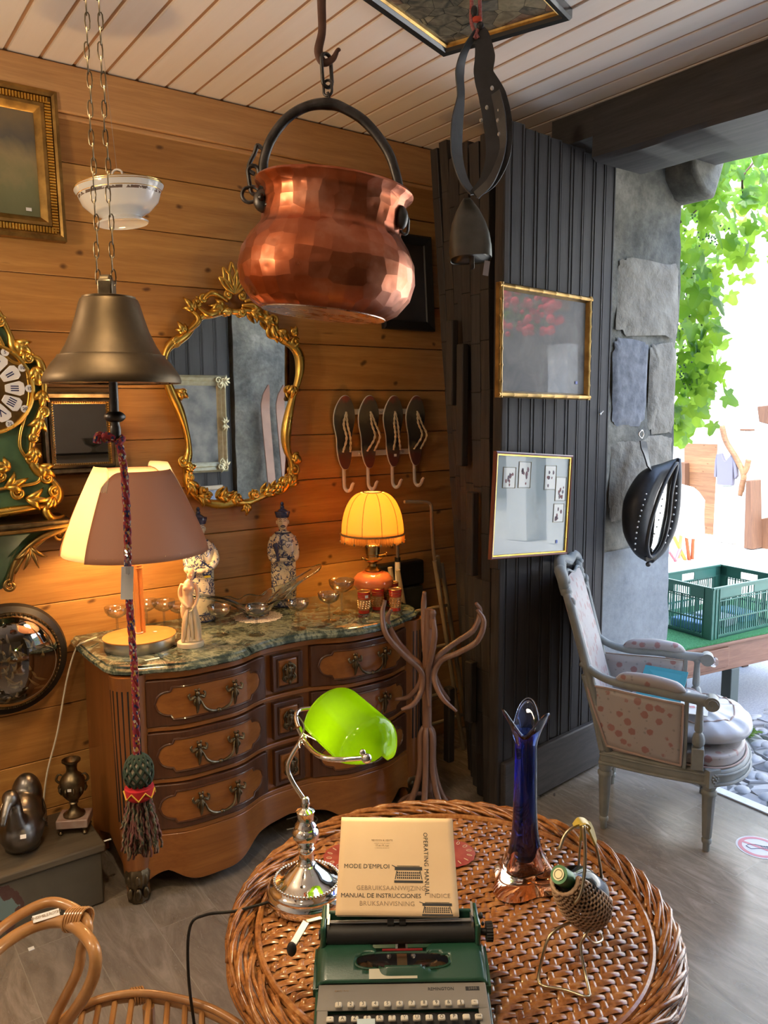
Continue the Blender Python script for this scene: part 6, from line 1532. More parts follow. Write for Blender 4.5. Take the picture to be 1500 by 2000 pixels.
# ---- instruction booklet standing in the typewriter
c00, c10 = at(655, 1788, 1.455), at(897, 1791, 1.455); c01, c11 = at(666, 1597, 1.60), at(889, 1606, 1.60)
w3 = (c10 - c00).length; h3 = (c01 - c00).length
ex = (c10 - c00).normalized(); ez = (c01 - c00); ez = (ez - ex * ez.dot(ex)).normalized(); ey = ez.cross(ex)
MN = thing('instruction_booklet', 'yellowed multilingual typewriter instruction booklet propped on the typewriter carriage', 'booklet', c00)
MN.matrix_world = Matrix(((ex.x, ey.x, ez.x, c00.x), (ex.y, ey.y, ez.y, c00.y), (ex.z, ey.z, ez.z, c00.z), (0, 0, 0, 1)))
m['manual'] = plain('yellowed_paper', (.74, .52, .29), .8, col2=(.80, .58, .34), scale=7)
b = MB()
def pg(u, v): return (w3 * (u + (.0 if v < 1 else 0)) - (.004 * v * (u - .5)), -.0015, h3 * v)
b.grid(pg, 20, 20); b.build('cover', m['manual'], MN, solid=.0015, smooth=180)
b = MB(); b.grid(lambda u, v: (w3 * (.01 + .985 * u),   .002, h3 * (-.003 + .995 * v)), 8, 12); b.build('inner_pages', plain('inner_paper', (.60, .50, .36), .85), MN, solid=.002, smooth=180)
def MT_(px, pz): # pixel-like position on the page (fractions)
    return Matrix.Translation((w3 * px, -.0028, h3 * pz)) @ Matrix.Rotation(pi / 2, 4, 'X')
fs_ = h3 * .062
text("MODE D'EMPLOI", fs_, MT_(.05, .475), m['ink'], MN, 'lettering', .0001)
text('GEBRUIKSAANWIJZING', fs_, MT_(.16, .26), m['ink_faint'], MN, 'faded_lettering', .0001, cw=1.06)
text('MANUAL DE INSTRUCCIONES', fs_ * .97, MT_(.035, .185), m['ink'], MN, 'lettering', .0001, cw=.96)
text('INDICE', fs_ * .97, MT_(.765, .19), m['ink_faint'], MN, 'faded_lettering', .0001, cw=1.06)
text('BRUKSANVISNING', fs_, MT_(.19, .11), m['ink_faint'], MN, 'faded_lettering', .0001, cw=1.06)
text('OPERATING MANUAL', fs_ * 1.0, MT_(.745, .84) @ Matrix.Rotation(-pi / 2, 4, 'Z'), m['ink'], MN, 'upright_lettering', .0001, cw=1.08)
for q, (t_, fz) in enumerate((('REVISION & VENTE', .74), ('------ ---- -- ----', .71), ('17 et 19, rue', .685), ('- ------- -- -- --', .66))): text(t_, h3 * .026, MT_(.37, fz + .01), m['ink_faint'], MN, 'stamp_line', .0001, 'CENTER')
def little_tw(px, pz, sc_, sy_=1):                # printed drawing of a typewriter
    b = MB(); b.T = MT_(px, pz) @ Matrix.Diagonal((sc_, sc_ * sy_, 1, 1))
    b.prism([(0, 0), (1, 0), (1, .08), (0, .08)], 0, .0002); b.prism([(.02, .12), (.08, .42), (.11, .42), (.05, .12)], 0, .0002); b.prism([(.98, .12), (.92, .42), (.89, .42), (.95, .12)], 0, .0002)
    b.prism([(.02, .44), (.98, .44), (.98, .56), (.02, .56)], 0, .0002); b.prism([(-.08, .60), (.04, .54), (.04, .57), (-.08, .63)], 0, .0002); b.prism([(.1, .58), (.9, .58), (.9, .60), (.1, .60)], 0, .0002)
    for r in range(3):
        for k in range(12): b.prism([(.10 + k * .068, .14 + r * .09), (.145 + k * .068, .14 + r * .09), (.145 + k * .068, .20 + r * .09), (.10 + k * .068, .20 + r * .09)], 0, .0002)
    b.build('printed_typewriter', m['ink'], MN, smooth=0)
little_tw(.475, .315, w3 * .24); little_tw(.70, .0, w3 * .25, .72)
# red scalloped mats behind the booklet
m['red_tin'] = plain('red_printed_tin', (.26, .03, .025), .4, col2=(.36, .08, .05), scale=30)
for (u, v, l) in ((905, 1665, 'red scalloped tin mat showing at the right edge of the instruction booklet'), (655, 1672, 'red scalloped tin mat showing between the chrome lamp column and the booklet')):
    p = hit(u - (25 if u > 800 else -25), v, 2, ZT2 + .004); mt_ = thing('scalloped_mat', l, 'mat', (p.x, p.y, ZT2 + .001), 0, 'red scalloped mats')
    b = MB(); b.lathe([(0, 0), (.056, 0), (.058, .002), (.054, .003), (0, .003)], 72, lambda a, i, z: 1 + .04 * abs(sin(a * 7))); b.build('plate', m['red_tin'], mt_)
    b = MB(); 
    for k in range(14): a = 2 * pi * k / 14; b.tube([((.046 + .006 * cos(t * pi / 4)) * cos(a) , (.046 + .006 * cos(t * pi / 4)) * sin(a) + .004 * sin(t * pi / 4), .0035) for t in range(8)], .0008, 4, closed=True)
    b.build('printed_border', plain('cream_print', (.55, .42, .30), .6), mt_)

# ---- blue and amber glass vase
VB = hit(1022, 1722, 2, ZT2)
VA = thing('blue_glass_vase', 'tall cobalt blue and amber glass vase with a flared cut rim on the wicker table', 'vase', (VB.x, VB.y, ZT2), RZ)
vh = vp(VB, 1040, 1395).z
def vfn(u, v, k=1.0, z0=0.0):
    a = u * 2 * pi; t = v
    r = .032 * (1 - t) ** .5 * 0 + (.056 * math.exp(-(t / .16) ** 1.3) + .0215 + .004 * sin(t * pi)) 
    lobe = 1 + (.16 * math.exp(-(t / .25) ** 2) + .03) * cos(3 * a + .6)
    fl = max(0, (t - .80) / .20) ** 1.6; r = r * k * lobe + fl * .024 * (1 + .40 * cos(3 * a + 2.4))
    z = z0 + (vh - z0) * (t * (1 + .0 * t)) + fl * .026 * cos(3 * a + 2.4) - fl * .010
    return (r * cos(a), r * sin(a), z)
m['cobalt_glass'] = None
s = NT('cobalt_amber_glass'); v = s.obj(); x, y, z = s.sep(v)
s.set(col=s.ramp(z, [(.03, (.92, .55, .35)), (.10, (.72, .50, .50)), (.16, (.30, .38, .85)), (.36, (.22, .36, .92)), (.44, (.60, .72, .98))]), trans=1.0, rough=0.0, ior=1.5); m['vase'] = s.m
s = NT('inner_cobalt'); s.set(col=(.10, .20, .80), trans=.85, rough=.03, ior=1.45); m['vase_in'] = s.m
b = MB(); b.grid(lambda u, v: vfn(u, v), 72, 60, cu=True)
bot = [vfn(i / 72, 0) for i in range(72)]; b.add([(0, 0, .002)] + [Vector(p) for p in bot], [(0, 1 + i, 1 + (i + 1) % 72) for i in range(72)])
inn = lambda u, v: (vfn(u, v * .92 + .08, .62)[0] if v < .9 else vfn(u, v * .92 + .08, .62 + .32 * (v - .9) / .1)[0] * 1, vfn(u, v * .92 + .08, .62)[1] if v < .9 else vfn(u, v * .92 + .08, .62 + .32 * (v - .9) / .1)[1], vfn(u, v * .92 + .08)[2])
top_o = [vfn(i / 72, 1) for i in range(72)]; top_i = [inn(i / 72, 1) for i in range(72)]
b.add(top_o + top_i, [(i, (i + 1) % 72, 72 + (i + 1) % 72, 72 + i) for i in range(72)])
b.grid(inn, 72, 50, cu=True); boti = [inn(i / 72, 0) for i in range(72)]; b.add([(0, 0, boti[0][2] - .004)] + boti, [(0, 1 + i, 1 + (i + 1) % 72) for i in range(72)])
b.build('outer_glass', m['vase'], VA, smooth=180)
b = MB(); b.lathe([(0, .055), (.020, .058), (.026, .070), (.0245, .11), (.0205, .16), (.0165, .22), (.0158, .30), (.017, .36)], 40, caps=False); b.build('blue_core', m['vase_in'], VA, smooth=180)
b = MB(); b.tube([Vector(vfn(i / 72, 1.0)) for i in range(72)], .0022, 6, closed=True); b.build('rim', glassm('rim_glass', (.75, .85, 1)), VA)

# ---- bottle in a wicker pouring cradle
PC = hit(1125, 1890, 2, ZT2)
WC = thing('wine_cradle', 'woven cane bottle cradle on looped metal legs with a yellow handle grip', 'bottle holder', (PC.x, PC.y, ZT2), RZ)
O = lambda u, v, y=0: vp(PC, u, v, y)
m['cane'] = plain('pale_brown_cane', (.34, .20, .11), .5, col2=(.50, .33, .20), scale=60)
m['gilt_wire'] = metalm('tarnished_brass_wire', (.55, .47, .32), .3)
# cradle axis: from mouth end (upper left, near) to the base end (right, away, lower)
a0_ = O(1100, 1690, .015); a1_ = O(1175, 1800, .03)
P0 = O(1108, 1725, .0); P1 = O(1168, 1790, .07)
axd = (P1 - P0).normalized(); LL = .135
sd = axd.cross(Vector((0, 0, 1))).normalized(); ud = sd.cross(axd).normalized()
def basket(u, v, rad=None):                # u along, v around the lower three quarters
    t = u; R_ = .026 + .019 * sin(min(1, t * 1.35) * pi / 2)
    if t > .9: R_ *= 1 - (t - .9) * 1.6
    a = radians(-128 + 256 * v); hgt = 1 if True else 0
    return P0 - axd * .012 + axd * (LL * t) + sd * (R_ * sin(a)) - ud * (R_ * cos(a))
b = MB()
for k in range(26):                        # stakes around
    pts = [Vector(basket(t / 20, k / 25)) + (ud * 0) for t in range(21)]; b.tube(pts, .0014, 5)
for k in range(24):                        # wavy weavers
    t = k / 23; pts = []
    for q in range(53):
        v_ = q / 52; c_ = Vector(basket(t, v_)); cen_ = P0 - axd * .012 + axd * (LL * t); n_ = (c_ - cen_).normalized(); pts.append(c_ + n_ * (.0028 * (1 if (q // 2 + k) % 2 else -1)))
    b.tube(pts, .0024, 5)
b.tube([Vector(basket(t / 20, 0)) for t in range(21)], .004, 6); b.tube([Vector(basket(t / 20, 1)) for t in range(21)], .004, 6); b.tube([Vector(basket(0, t / 24)) for t in range(25)], .0038, 6); b.tube([Vector(basket(1, t / 24)) for t in range(25)], .0038, 6)
b.build('woven_basket', m['cane'], WC, smooth=180)
b = MB()
for h in (-1, 1):                          # looped legs
    y0_, y1_ = (-.045, -.02) if h == -1 else (.045, .03)
def OT(u, v, dz=0.003):
    q = hit(u, v, 2, ZT2 + dz) - PC; return Vector((q.dot(RH), q.dot(AW), dz))
b.curve([O(1120, 1800, .01), O(1092, 1812, -.005), O(1070, 1835, -.018), (O(1055, 1875, 0) * .45 + OT(1053, 1918) * .55) + Vector((0, -.004, .012)), OT(1052, 1916), OT(1062, 1926), OT(1105, 1934), OT(1140, 1946), OT(1151, 1942), (O(1138, 1890, -.01) * .5 + OT(1148, 1940) * .5) + Vector((0, 0, .012)), O(1134, 1850, -.015), O(1142, 1828, -.01), O(1150, 1815, .0)], .0030, 8, 7)
b.curve([O(1145, 1828, 0), O(1160, 1842, .02), O(1176, 1836, .05), O(1172, 1822, .06)], .0025, 8, 6)
b.build('wire_leg', m['gilt_wire'], WC, smooth=180)
b = MB()
b.curve([O(1092, 1660, .0), O(1105, 1628, .01), O(1125, 1612, .02), O(1140, 1608, .02)], .0034, 8, 6)
b.curve([O(1140, 1612, -.01), O(1142, 1650, -.015), O(1142, 1700, -.02), O(1134, 1745, -.03), O(1122, 1765, -.03)], .0034, 8, 6)
b.curve([O(1142, 1612, .04), O(1160, 1640, .05), O(1172, 1690, .06), O(1176, 1730, .06)], .0028, 8, 6)
b.curve([O(1140, 1615, .05), O(1133, 1650, .055), O(1130, 1690, .055)], .0026, 8, 6)
b.build('wire_handle', m['gilt_wire'], WC, smooth=180)
b = MB(); ribbon(b, [O(1120, 1612, .01), O(1132, 1604, .01), O(1146, 1607, .02), O(1156, 1625, .03), O(1163, 1645, .04)], [.006, .016, .018, .020, .014], .004, nrm=lambda t: Vector((.2, -.3, 1)) if t < .6 else Vector((.9, -.5, .3))); ribbon(b, [O(1138, 1610, .0), O(1138, 1628, .03), O(1135, 1640, .05)], [.012, .010, .008], .003)
b.build('yellow_grip', plain('yellow_plastic_tape', (.62, .44, .05), .4), WC, smooth=50)
BT = thing('glass_bottle', 'clear stoppered bottle with a green capsule lying in the woven cane cradle', 'bottle', Matrix.Translation((PC.x, PC.y, ZT2)) @ Matrix.Rotation(RZ, 4, 'Z') @ (P0 + ud * .004 - axd * .01))
qr = (Matrix.Rotation(RZ, 3, 'Z') @ (axd + ud * .15).normalized()).to_track_quat('Z', 'Y'); BT.rotation_euler = qr.to_euler()
b = MB(); b.lathe([(.0, .118), (.035, .116), (.039, .106), (.039, .05), (.034, .032), (.020, .015), (.0145, .0), (.0145, -.02), (.0165, -.022)][::-1], 36); b.build('bottle_body', glassm('greyish_glass', (.75, .80, .78), .02), BT, smooth=60)
b = MB(); b.lathe([(.0, .112), (.034, .110), (.0355, .06), (.030, .034), (.014, .014), (0, .012)][::-1], 28); b.build('pale_liquid', plain('cloudy_pale_content', (.42, .40, .34), .4), BT, smooth=60)
b = MB(); b.lathe([(.0172, .004), (.0178, -.024), (.0172, -.030), (.0, -.031)], 28); b.build('green_capsule', plain('green_foil', (.035, .12, .045), .35, metal=.4), BT, smooth=40)
b = MB(); b.T = MT((0, 0, -.0315)); b.lathe([(0, -.001), (.0115, -.0008), (.0115, .001)], 24); b.tube([(.008 * cos(t * pi / 8), .008 * sin(t * pi / 8), -.001) for t in range(16)], .0008, 4, closed=True); b.build('capsule_disc', plain('pale_gold_foil', (.45, .42, .26), .4, metal=.5), BT)

# ================================================================ rattan armchair, lower left
m['cane_pole'] = plain('honey_rattan_pole', (.36, .155, .045), .30, col2=(.52, .27, .10), scale=9, stretch=(1, 1, 1), coat=.35)
RA = hit(120, 1900, 2, .0); 
RC = thing('rattan_armchair', 'honey coloured rattan armchair cut off by the lower left corner', 'armchair', (.42, 1.25, 0))
def A_(u, v, z): p = hit(u, v, 2, z); return Vector((p.x - .42, p.y - 1.25, p.z))
b = MB()
b.curve([A_(-60, 1880, .66), A_(0, 1815, .665), A_(60, 1775, .67), (A_(105, 1762, .67)), A_(150, 1778, .665), A_(172, 1810, .65), A_(160, 1850, .60), A_(150, 1900, .55), A_(100, 2000, .45)], .0105, 12, 8)
b.build('outer_arm_pole', m['cane_pole'], RC, smooth=180)
b = MB()
b.curve([A_(-60, 1915, .65), A_(0, 1850, .655), A_(60, 1812, .66), (A_(110, 1800, .66)), A_(150, 1812, .655), A_(182, 1850, .65), A_(185, 1895, .61), A_(165, 1945, .55), A_(120, 2010, .46)], .0125, 12, 8)
b.build('inner_arm_pole', m['cane_pole'], RC, smooth=180)
b = MB()
c0_ = A_(152, 1796, .66)
for k in range(7): b.tube([c0_ + Vector((.024 * cos(t * pi / 8) * .75 + (k - 3) * .0045, .010 * cos(t * pi / 8) - (k - 3) * .003, .024 * sin(t * pi / 8))) for t in range(16)], .0026, 5, closed=True)
b.build('cane_binding', m['cane_pole'], RC)
b = MB()
ringp = [A_(60, 2075, .43), A_(110, 2010, .43), A_(150, 1975, .432), A_(210, 1952, .434), A_(275, 1945, .435), A_(345, 1955, .434), A_(410, 1975, .432), A_(470, 2010, .43), A_(520, 2070, .43)]
b.curve(ringp, .013, 12, 8); b.curve([p + Vector((.0, -.012, .014)) for p in ringp[1:-1]], .008, 10, 8); b.build('seat_hoop', m['cane_pole'], RC, smooth=180)
sp = smooth_path(ringp, 8)
for k in range(9):
    p = sp[14 + k * 4]; q = p + Vector((-.13, -.30, 0)); b = MB(); b.tube([p, q], .0065, 8); b.build('seat_bar', m['cane_pole'], RC)
b = MB(); pc = A_(270, 1945, .435)
for k in range(5): b.tube([pc + Vector(((k - 2) * .005, (k - 2) * -.002 + .017 * cos(t * pi / 6), .017 * sin(t * pi / 6))) for t in range(12)], .0025, 5, closed=True)
b.build('cane_binding', m['cane_pole'], RC)
for p in (A_(290, 1965, .43), A_(120, 2000, .43), A_(500, 2040, .43)):
    b = MB(); b.tube([Vector((p.x, p.y, .43)), Vector((p.x * 1.03, p.y, .002))], .013, 10); b.build('leg', m['cane_pole'], RC)
c1, c2 = A_(64, 1798, .675), A_(116, 1782, .675)
b = MB(); mid = (c1 + c2) / 2; dd = (c2 - c1); yaw = atan2(dd.y, dd.x); b.T = MT(mid + Vector((0, 0, .0015)), rz=yaw, rx=radians(25)); b.box(-dd.length / 2, dd.length / 2, -.008, .008, 0, .0008); LBL = b.build('paper_label', m['paper_tag'], RC, smooth=0)
text('ENSEMBLE ROTIN', .0085, MT(mid + Vector((0, 0, .0030)), rz=yaw, rx=radians(25)), m['ink_faint'], LBL, 'lettering', .0001, 'CENTER', .8)
# ================================================================ pictures hung on the old door
def hung(name, label, cat, quad, y, prof, mat, slip=None):
    c = [hit(u, v, 1, y) for u, v in quad]; w = ((c[1] - c[0]).length + (c[2] - c[3]).length) / 2; h = ((c[3] - c[0]).length + (c[2] - c[1]).length) / 2
    o = sum(c, Vector()) / 4; tilt = atan2((c[1] - c[0]).z + (c[2] - c[3]).z, (c[1] - c[0]).x + (c[2] - c[3]).x)
    R_ = thing(name, label, cat, o, 0); R_.rotation_euler = (radians(-1.0), -tilt, radians(4.5))
    profile_frame(R_, w, h, prof, mat); return R_, w, h
s = NT('dark_flower_print'); v = s.obj(); n1 = s.noise(v, 8, 5, .6, .8); x, y, z = s.sep(v)
c = s.ramp(n1, [(.35, (.035, .030, .026)), (.6, (.095, .080, .066)), (.75, (.13, .12, .10))]); s.set(col=c, rough=.5, coat=1.0, coatr=.015); m['print1'] = s.m
U1, w, h = hung('bamboo_framed_picture', 'glazed picture in a golden bamboo-look frame, the upper one on the dark door', 'picture', ((963, 553), (1160, 580), (1150, 782), (955, 776)), 2.235, [(0, 0), (0, .016), (.005, .022), (.018, .022), (.024, .012), (.026, .006)], m['gold_dark'])
b = MB()
for q in (-1, 1):
    for (ax0, L) in ((0, w), (1, h)):
        N = 7
        for k in range(N):
            t0, t1 = -L / 2 + L * k / N, -L / 2 + L * (k + 1) / N; o_ = q * ((h if ax0 == 0 else w) / 2 - .011)
            f = (lambda t: (t, -.018, o_)) if ax0 == 0 else (lambda t: (o_, -.018, t))
            b.tube([f(t0), f(t0 + L / N * .12), f((t0 + t1) / 2), f(t1 - L / N * .12), f(t1)], [.0095, .0078, .0068, .0078, .0095], 8)
b.build('bamboo_moulding', m['gold_dark'], U1)
panel(U1, w - .046, h - .046, -.004, m['print1'], 'print')
b = MB(); b.T = MT((w / 2 - .08, -.0085, -h / 2 + .07)); b.box(-.007, .007, -.001, .0, -.006, .006); b.build('price_tag', plain('blue_tag', (.25, .28, .55), .7), U1, smooth=0)
m['mat_teal'] = plain('grey_teal_mount', (.17, .22, .225), .5, coat=1.0, coatr=.015)
U2, w, h = hung('card_print_frame', 'thin red-brown framed grey mount with small card prints, the lower one on the dark door', 'picture', ((956, 881), (1121, 889), (1110, 1083), (947, 1090)), 2.228, [(0, 0), (0, .014), (.004, .017), (.009, .015), (.010, .008)], plain('red_brown_frame', (.17, .045, .03), .3, coat=.4))
profile_frame(U2, w - .018, h - .018, [(0, .008), (.001, .013), (.006, .012), (.007, .004)], m['gold'], 'gilt_slip')
panel(U2, w - .03, h - .03, -.003, m['mat_teal'], 'mount')
rnd = random.Random(5)
for (fx_, fz_, sx_, sz_) in ((-.31, .26, .14, .18), (-.12, .29, .14, .23), (.22, .27, .14, .22), (.37, .16, .13, .22), (.36, -.08, .13, .17)):
    b = MB(); cx_, cz_ = fx_ * w, fz_ * h; b.box(cx_ - sx_ * w / 2, cx_ + sx_ * w / 2, -.0068, -.0062, cz_ - sz_ * h / 2, cz_ + sz_ * h / 2); C_ = b.build('card_print', plain('card_paper', (.42, .42, .38), .5, coat=1.0, coatr=.015), U2, smooth=0)
    b = MB(); b.tube([(cx_ + a * sx_ * w / 2 * 1.1, -.0068, cz_ + c_ * sz_ * h / 2 * 1.08) for a, c_ in ((-1, -1), (1, -1), (1, 1), (-1, 1))], .0012, 4, closed=True); b.build('border_line', plain('ochre_line', (.35, .28, .12), .6), C_)
    b = MB()
    for k in range(7):
        px, pz = cx_ + rnd.uniform(-.3, .3) * sx_ * w, cz_ + rnd.uniform(-.38, .25) * sz_ * h; r_ = rnd.uniform(.004, .010)
        b.prism([(px + r_ * cos(t) * rnd.uniform(.6, 1), pz + r_ * 1.6 * sin(t) * rnd.uniform(.6, 1)) for t in (0, 1, 2.1, 3.1, 4.2, 5.2)], -.0074, -.0068, 'xz')
    b.build('printed_figure', plain('card_figure', (.22, .05, .04), .6, col2=(.05, .06, .09), scale=60), C_, smooth=0)
b = MB(); b.T = MT((w / 2 - .07, -.007, -h / 2 + .055)); b.box(-.006, .006, -.001, 0, -.007, .007); b.build('price_tag', plain('blue_tag2', (.15, .20, .45), .7), U2, smooth=0)
b = MB(); b.tube([(0, 0, h / 2 + .01), (0, -.006, h / 2 - .002)], .004, 6); b.build('hanging_nail', m['steel'], U2)
nl = MB(); p = hit(1178, 803, 1, 2.33); nl.tube([p, p + Vector((-.045, -.02, -.012))], .003, 6); nl.ball(p + Vector((-.045, -.02, -.012)), .006, 8, 6); tag(nl.build('nail', m['steel']), 'small steel nail sticking out of the right edge of the dark door', 'nail')

# ================================================================ horse collar mirror on the stone jamb
HC = thing('horse_collar_mirror', 'black leather horse collar turned into a mirror, hanging on the stone door jamb', 'mirror', (3.2, 2.29, 1.22))
def H_(u, v, y=2.29): p = hit(u, v, 1, y); return Vector((p.x - 3.2, y - 2.29, p.z - 1.22))
b = MB(); b.curve([H_(1326, 898, 2.20), H_(1300, 917, 2.22), H_(1268, 940, 2.24), H_(1247, 985, 2.25), H_(1244, 1035, 2.25), H_(1256, 1072, 2.24), H_(1270, 1093, 2.22)], [.012, .034, .058, .068, .062, .045, .018], 18, 8)
b.build('padded_roll', m['leather'], HC, smooth=180)
b = MB(); b.curve([H_(1326, 896, 2.18), H_(1322, 930, 2.17), H_(1318, 985, 2.17), H_(1310, 1030, 2.17), H_(1292, 1070, 2.18), H_(1270, 1095, 2.19)], [.010, .022, .026, .026, .024, .016], 14, 8)
b.build('thin_roll', m['leather'], HC, smooth=180)
b = MB(); b.curve([H_(1322, 905, 2.15), H_(1300, 940, 2.14), H_(1282, 985, 2.14), H_(1268, 1035, 2.14), H_(1264, 1070, 2.15), H_(1272, 1088, 2.16), H_(1292, 1066, 2.15), H_(1305, 1020, 2.14), H_(1312, 960, 2.14)], .009, 10, 7, closed=True); b.build('inner_rim', m['leather'], HC, smooth=180)
b = MB(); P = [H_(1314, 922, 2.18), H_(1296, 952, 2.18), H_(1281, 992, 2.18), H_(1270, 1036, 2.18), H_(1268, 1066, 2.18), H_(1276, 1074, 2.18), H_(1292, 1050, 2.18), H_(1302, 1010, 2.18), H_(1310, 960, 2.18)]
b.prism([(p.x, p.z) for p in P], P[0].y, P[0].y + .004, 'xz'); b.build('mirror_glass', m['mirror'], HC, smooth=0)
b = MB()
for t in range(11):
    k = t / 10; b.ball(H_(1262 - 22 * sin(k * 1.5), 965 + 108 * k, 2.165), .0045, 8, 6)
for t in range(9):
    k = t / 8; b.ball(H_(1321 - 22 * k ** 2, 950 + 110 * k, 2.145), .0045, 8, 6)
b.build('rivet', m['steel'], HC)
b = MB(); ribbon(b, [H_(1256, 862, 2.30), H_(1260, 885, 2.28), H_(1268, 915, 2.22)], [.046, .050, .040], .006); b.build('strap', m['leather'], HC)
b = MB(); c_ = H_(1253, 848, 2.31); b.tube([c_ + Vector((.016 * cos(t * pi / 8), .003 * sin(t), .019 * sin(t * pi / 8))) for t in range(16)], .003, 6, closed=True); b.build('iron_ring', m['steel'], HC)
b = MB(); b.bar(H_(1260, 1092, 2.19), H_(1280, 1086, 2.17), .02, .02); b.ball(H_(1266, 1102, 2.18), .012, 10, 8); b.build('buckle', m['iron'], HC)

# ================================================================ grey painted armchair with rose fabric
AO = Vector((2.655, 2.059, 0))
AC = thing('painted_armchair', 'grey painted carved armchair with rose patterned upholstery standing in the doorway', 'armchair', AO, radians(-56))
m['grey_paint'] = plain('grey_chair_paint', (.20, .215, .205), .5, col2=(.29, .30, .285), scale=14, bump=.15, bscale=60)
s = NT('rose_fabric'); v = s.obj(); vo = s.voro(v, 22, 'F1', 0, .8); vl = s.voro(s.obj((1.0, 1, 1), loc=(.21, .4, .13)), 36, 'F1', 0, 1); nz = s.noise(v, 130, 3)
d_ = s.math('ADD', vo, s.math('MULTIPLY', nz, .22)); c = s.mix(s.ramp(d_, [(.40, (1,) * 3), (.46, (0,) * 3)]), (.40, .36, .345), (.33, .165, .15)); c = s.mix(s.ramp(s.math('ADD', vl, s.math('MULTIPLY', nz, .25)), [(.27, (.7,) * 3), (.32, (0,) * 3)]), c, (.25, .24, .225))
s.set(col=c, rough=.42, sheen=.3); s.bump(nz, .08, .001); m['rose'] = s.m
m['rose_shiny'] = plain('satin_cushion', (.44, .43, .44), .26, col2=(.52, .50, .50), scale=8, bump=.12, bscale=26, bdist=.006)
m['gimp'] = plain('pink_gimp_braid', (.46, .34, .30), .8)
def hwid(x): return .215 + (.270 - .215) * min(1, max(0, x / .37))
def seat_outline(x0=-.02, grow=0.0):
    pts = []
    for i in range(9): x = x0 + (.375 - x0) * i / 8; pts.append((x, -hwid(x) - grow - .012 * sin(pi * max(0, min(1, x / .375)))))
    for i in range(1, 16):
        a = -pi / 2 + pi * i / 16; pts.append((.375 + (.165 + grow) * cos(a), (.270 + grow) * sin(a)))
    for i in range(9): x = .375 - (.375 - x0) * i / 8; pts.append((x, hwid(x) + grow + .012 * sin(pi * max(0, min(1, x / .375)))))
    return pts
SO = seat_outline()
b = MB(); b.prism(SO, .275, .335, 'xy'); b.build('seat_rail', m['grey_paint'], AC, bevel=.012, seg=3)
b = MB(); b.tube([(x, y, .282) for x, y in seat_outline(-.02, .004)], .007, 8, closed=True); b.tube([(x, y, .318) for x, y in seat_outline(-.02, .003)], .005, 8, closed=True); b.build('rail_moulding', m['grey_paint'], AC)
b = MB(); b.prism(seat_outline(.0, -.018), .335, .385, 'xy'); b.build('seat_base', m['rose'], AC, bevel=.012, seg=3)
b = MB(); b.tube([(x, y, .340) for x, y in seat_outline(.0, -.012)], .004, 6, closed=True); b.build('gimp', m['gimp'], AC)
def cush(u, v):
    a = u * 2 * pi; ph = (v - .5) * pi; k = abs(cos(ph)) ** .55
    x = .275 + (.270 * (k if cos(a) > 0 else min(k, 1)) * (abs(cos(a)) ** .75) * (1 if cos(a) > 0 else -.92)); y = .236 * k * (abs(sin(a)) ** .8) * (1 if sin(a) > 0 else -1)
    z = .440 + .052 * sin(ph) * (1.0 + .25 * (1 - k)) + (.004 * sin(a * 14) * k if ph > 0 else 0) + .006 * sin(x * 40 + y * 13) * max(0, sin(ph))
    return (x, y, z)
b = MB(); b.grid(cush, 84, 22, cu=True); b.build('seat_cushion', m['rose_shiny'], AC, smooth=180)
b = MB(); b.tube([Vector(cush(i / 84, .80)) + Vector((0, 0, .003 * sin(i * 1.7))) for i in range(84)], .0035, 6, closed=True); b.build('cushion_piping', m['gimp'], AC)
for (x, y, r) in ((-.0, -.205, .0), (.0, .205, .0), (.385, -.245, 1), (.385, .245, 1)):
    b = MB(); b.T = MT((x, y, 0)); b.lathe([(.010, 0), (.013, .004), (.013, .03), (.018, .036), (.019, .048), (.014, .054), (.0175, .06), (.025, .225), (.029, .232), (.029, .244), (.022, .250), (.027, .262), (.027, .278)], 32, lambda a, i, z: 1 - (.09 * max(0, cos(a * 9)) if .058 < z < .23 else 0)); b.build('leg', m['grey_paint'], AC, smooth=50)
for (x, y, a) in ((.392, -.262, -50), (.392, .262, 50)):
    b = MB(); b.T = MT((x, y, .306), rz=radians(a)); b.box(-.012, .016, -.027, .027, -.035, .034)
    for k in range(8): t = 2 * pi * k / 8; b.ball((.017, .012 * cos(t), .014 * sin(t)), (.004, .006, .005), 8, 6)
    b.ball((.018, 0, 0), .006, 8, 6); b.build('rosette_block', m['grey_paint'], AC, bevel=.003)
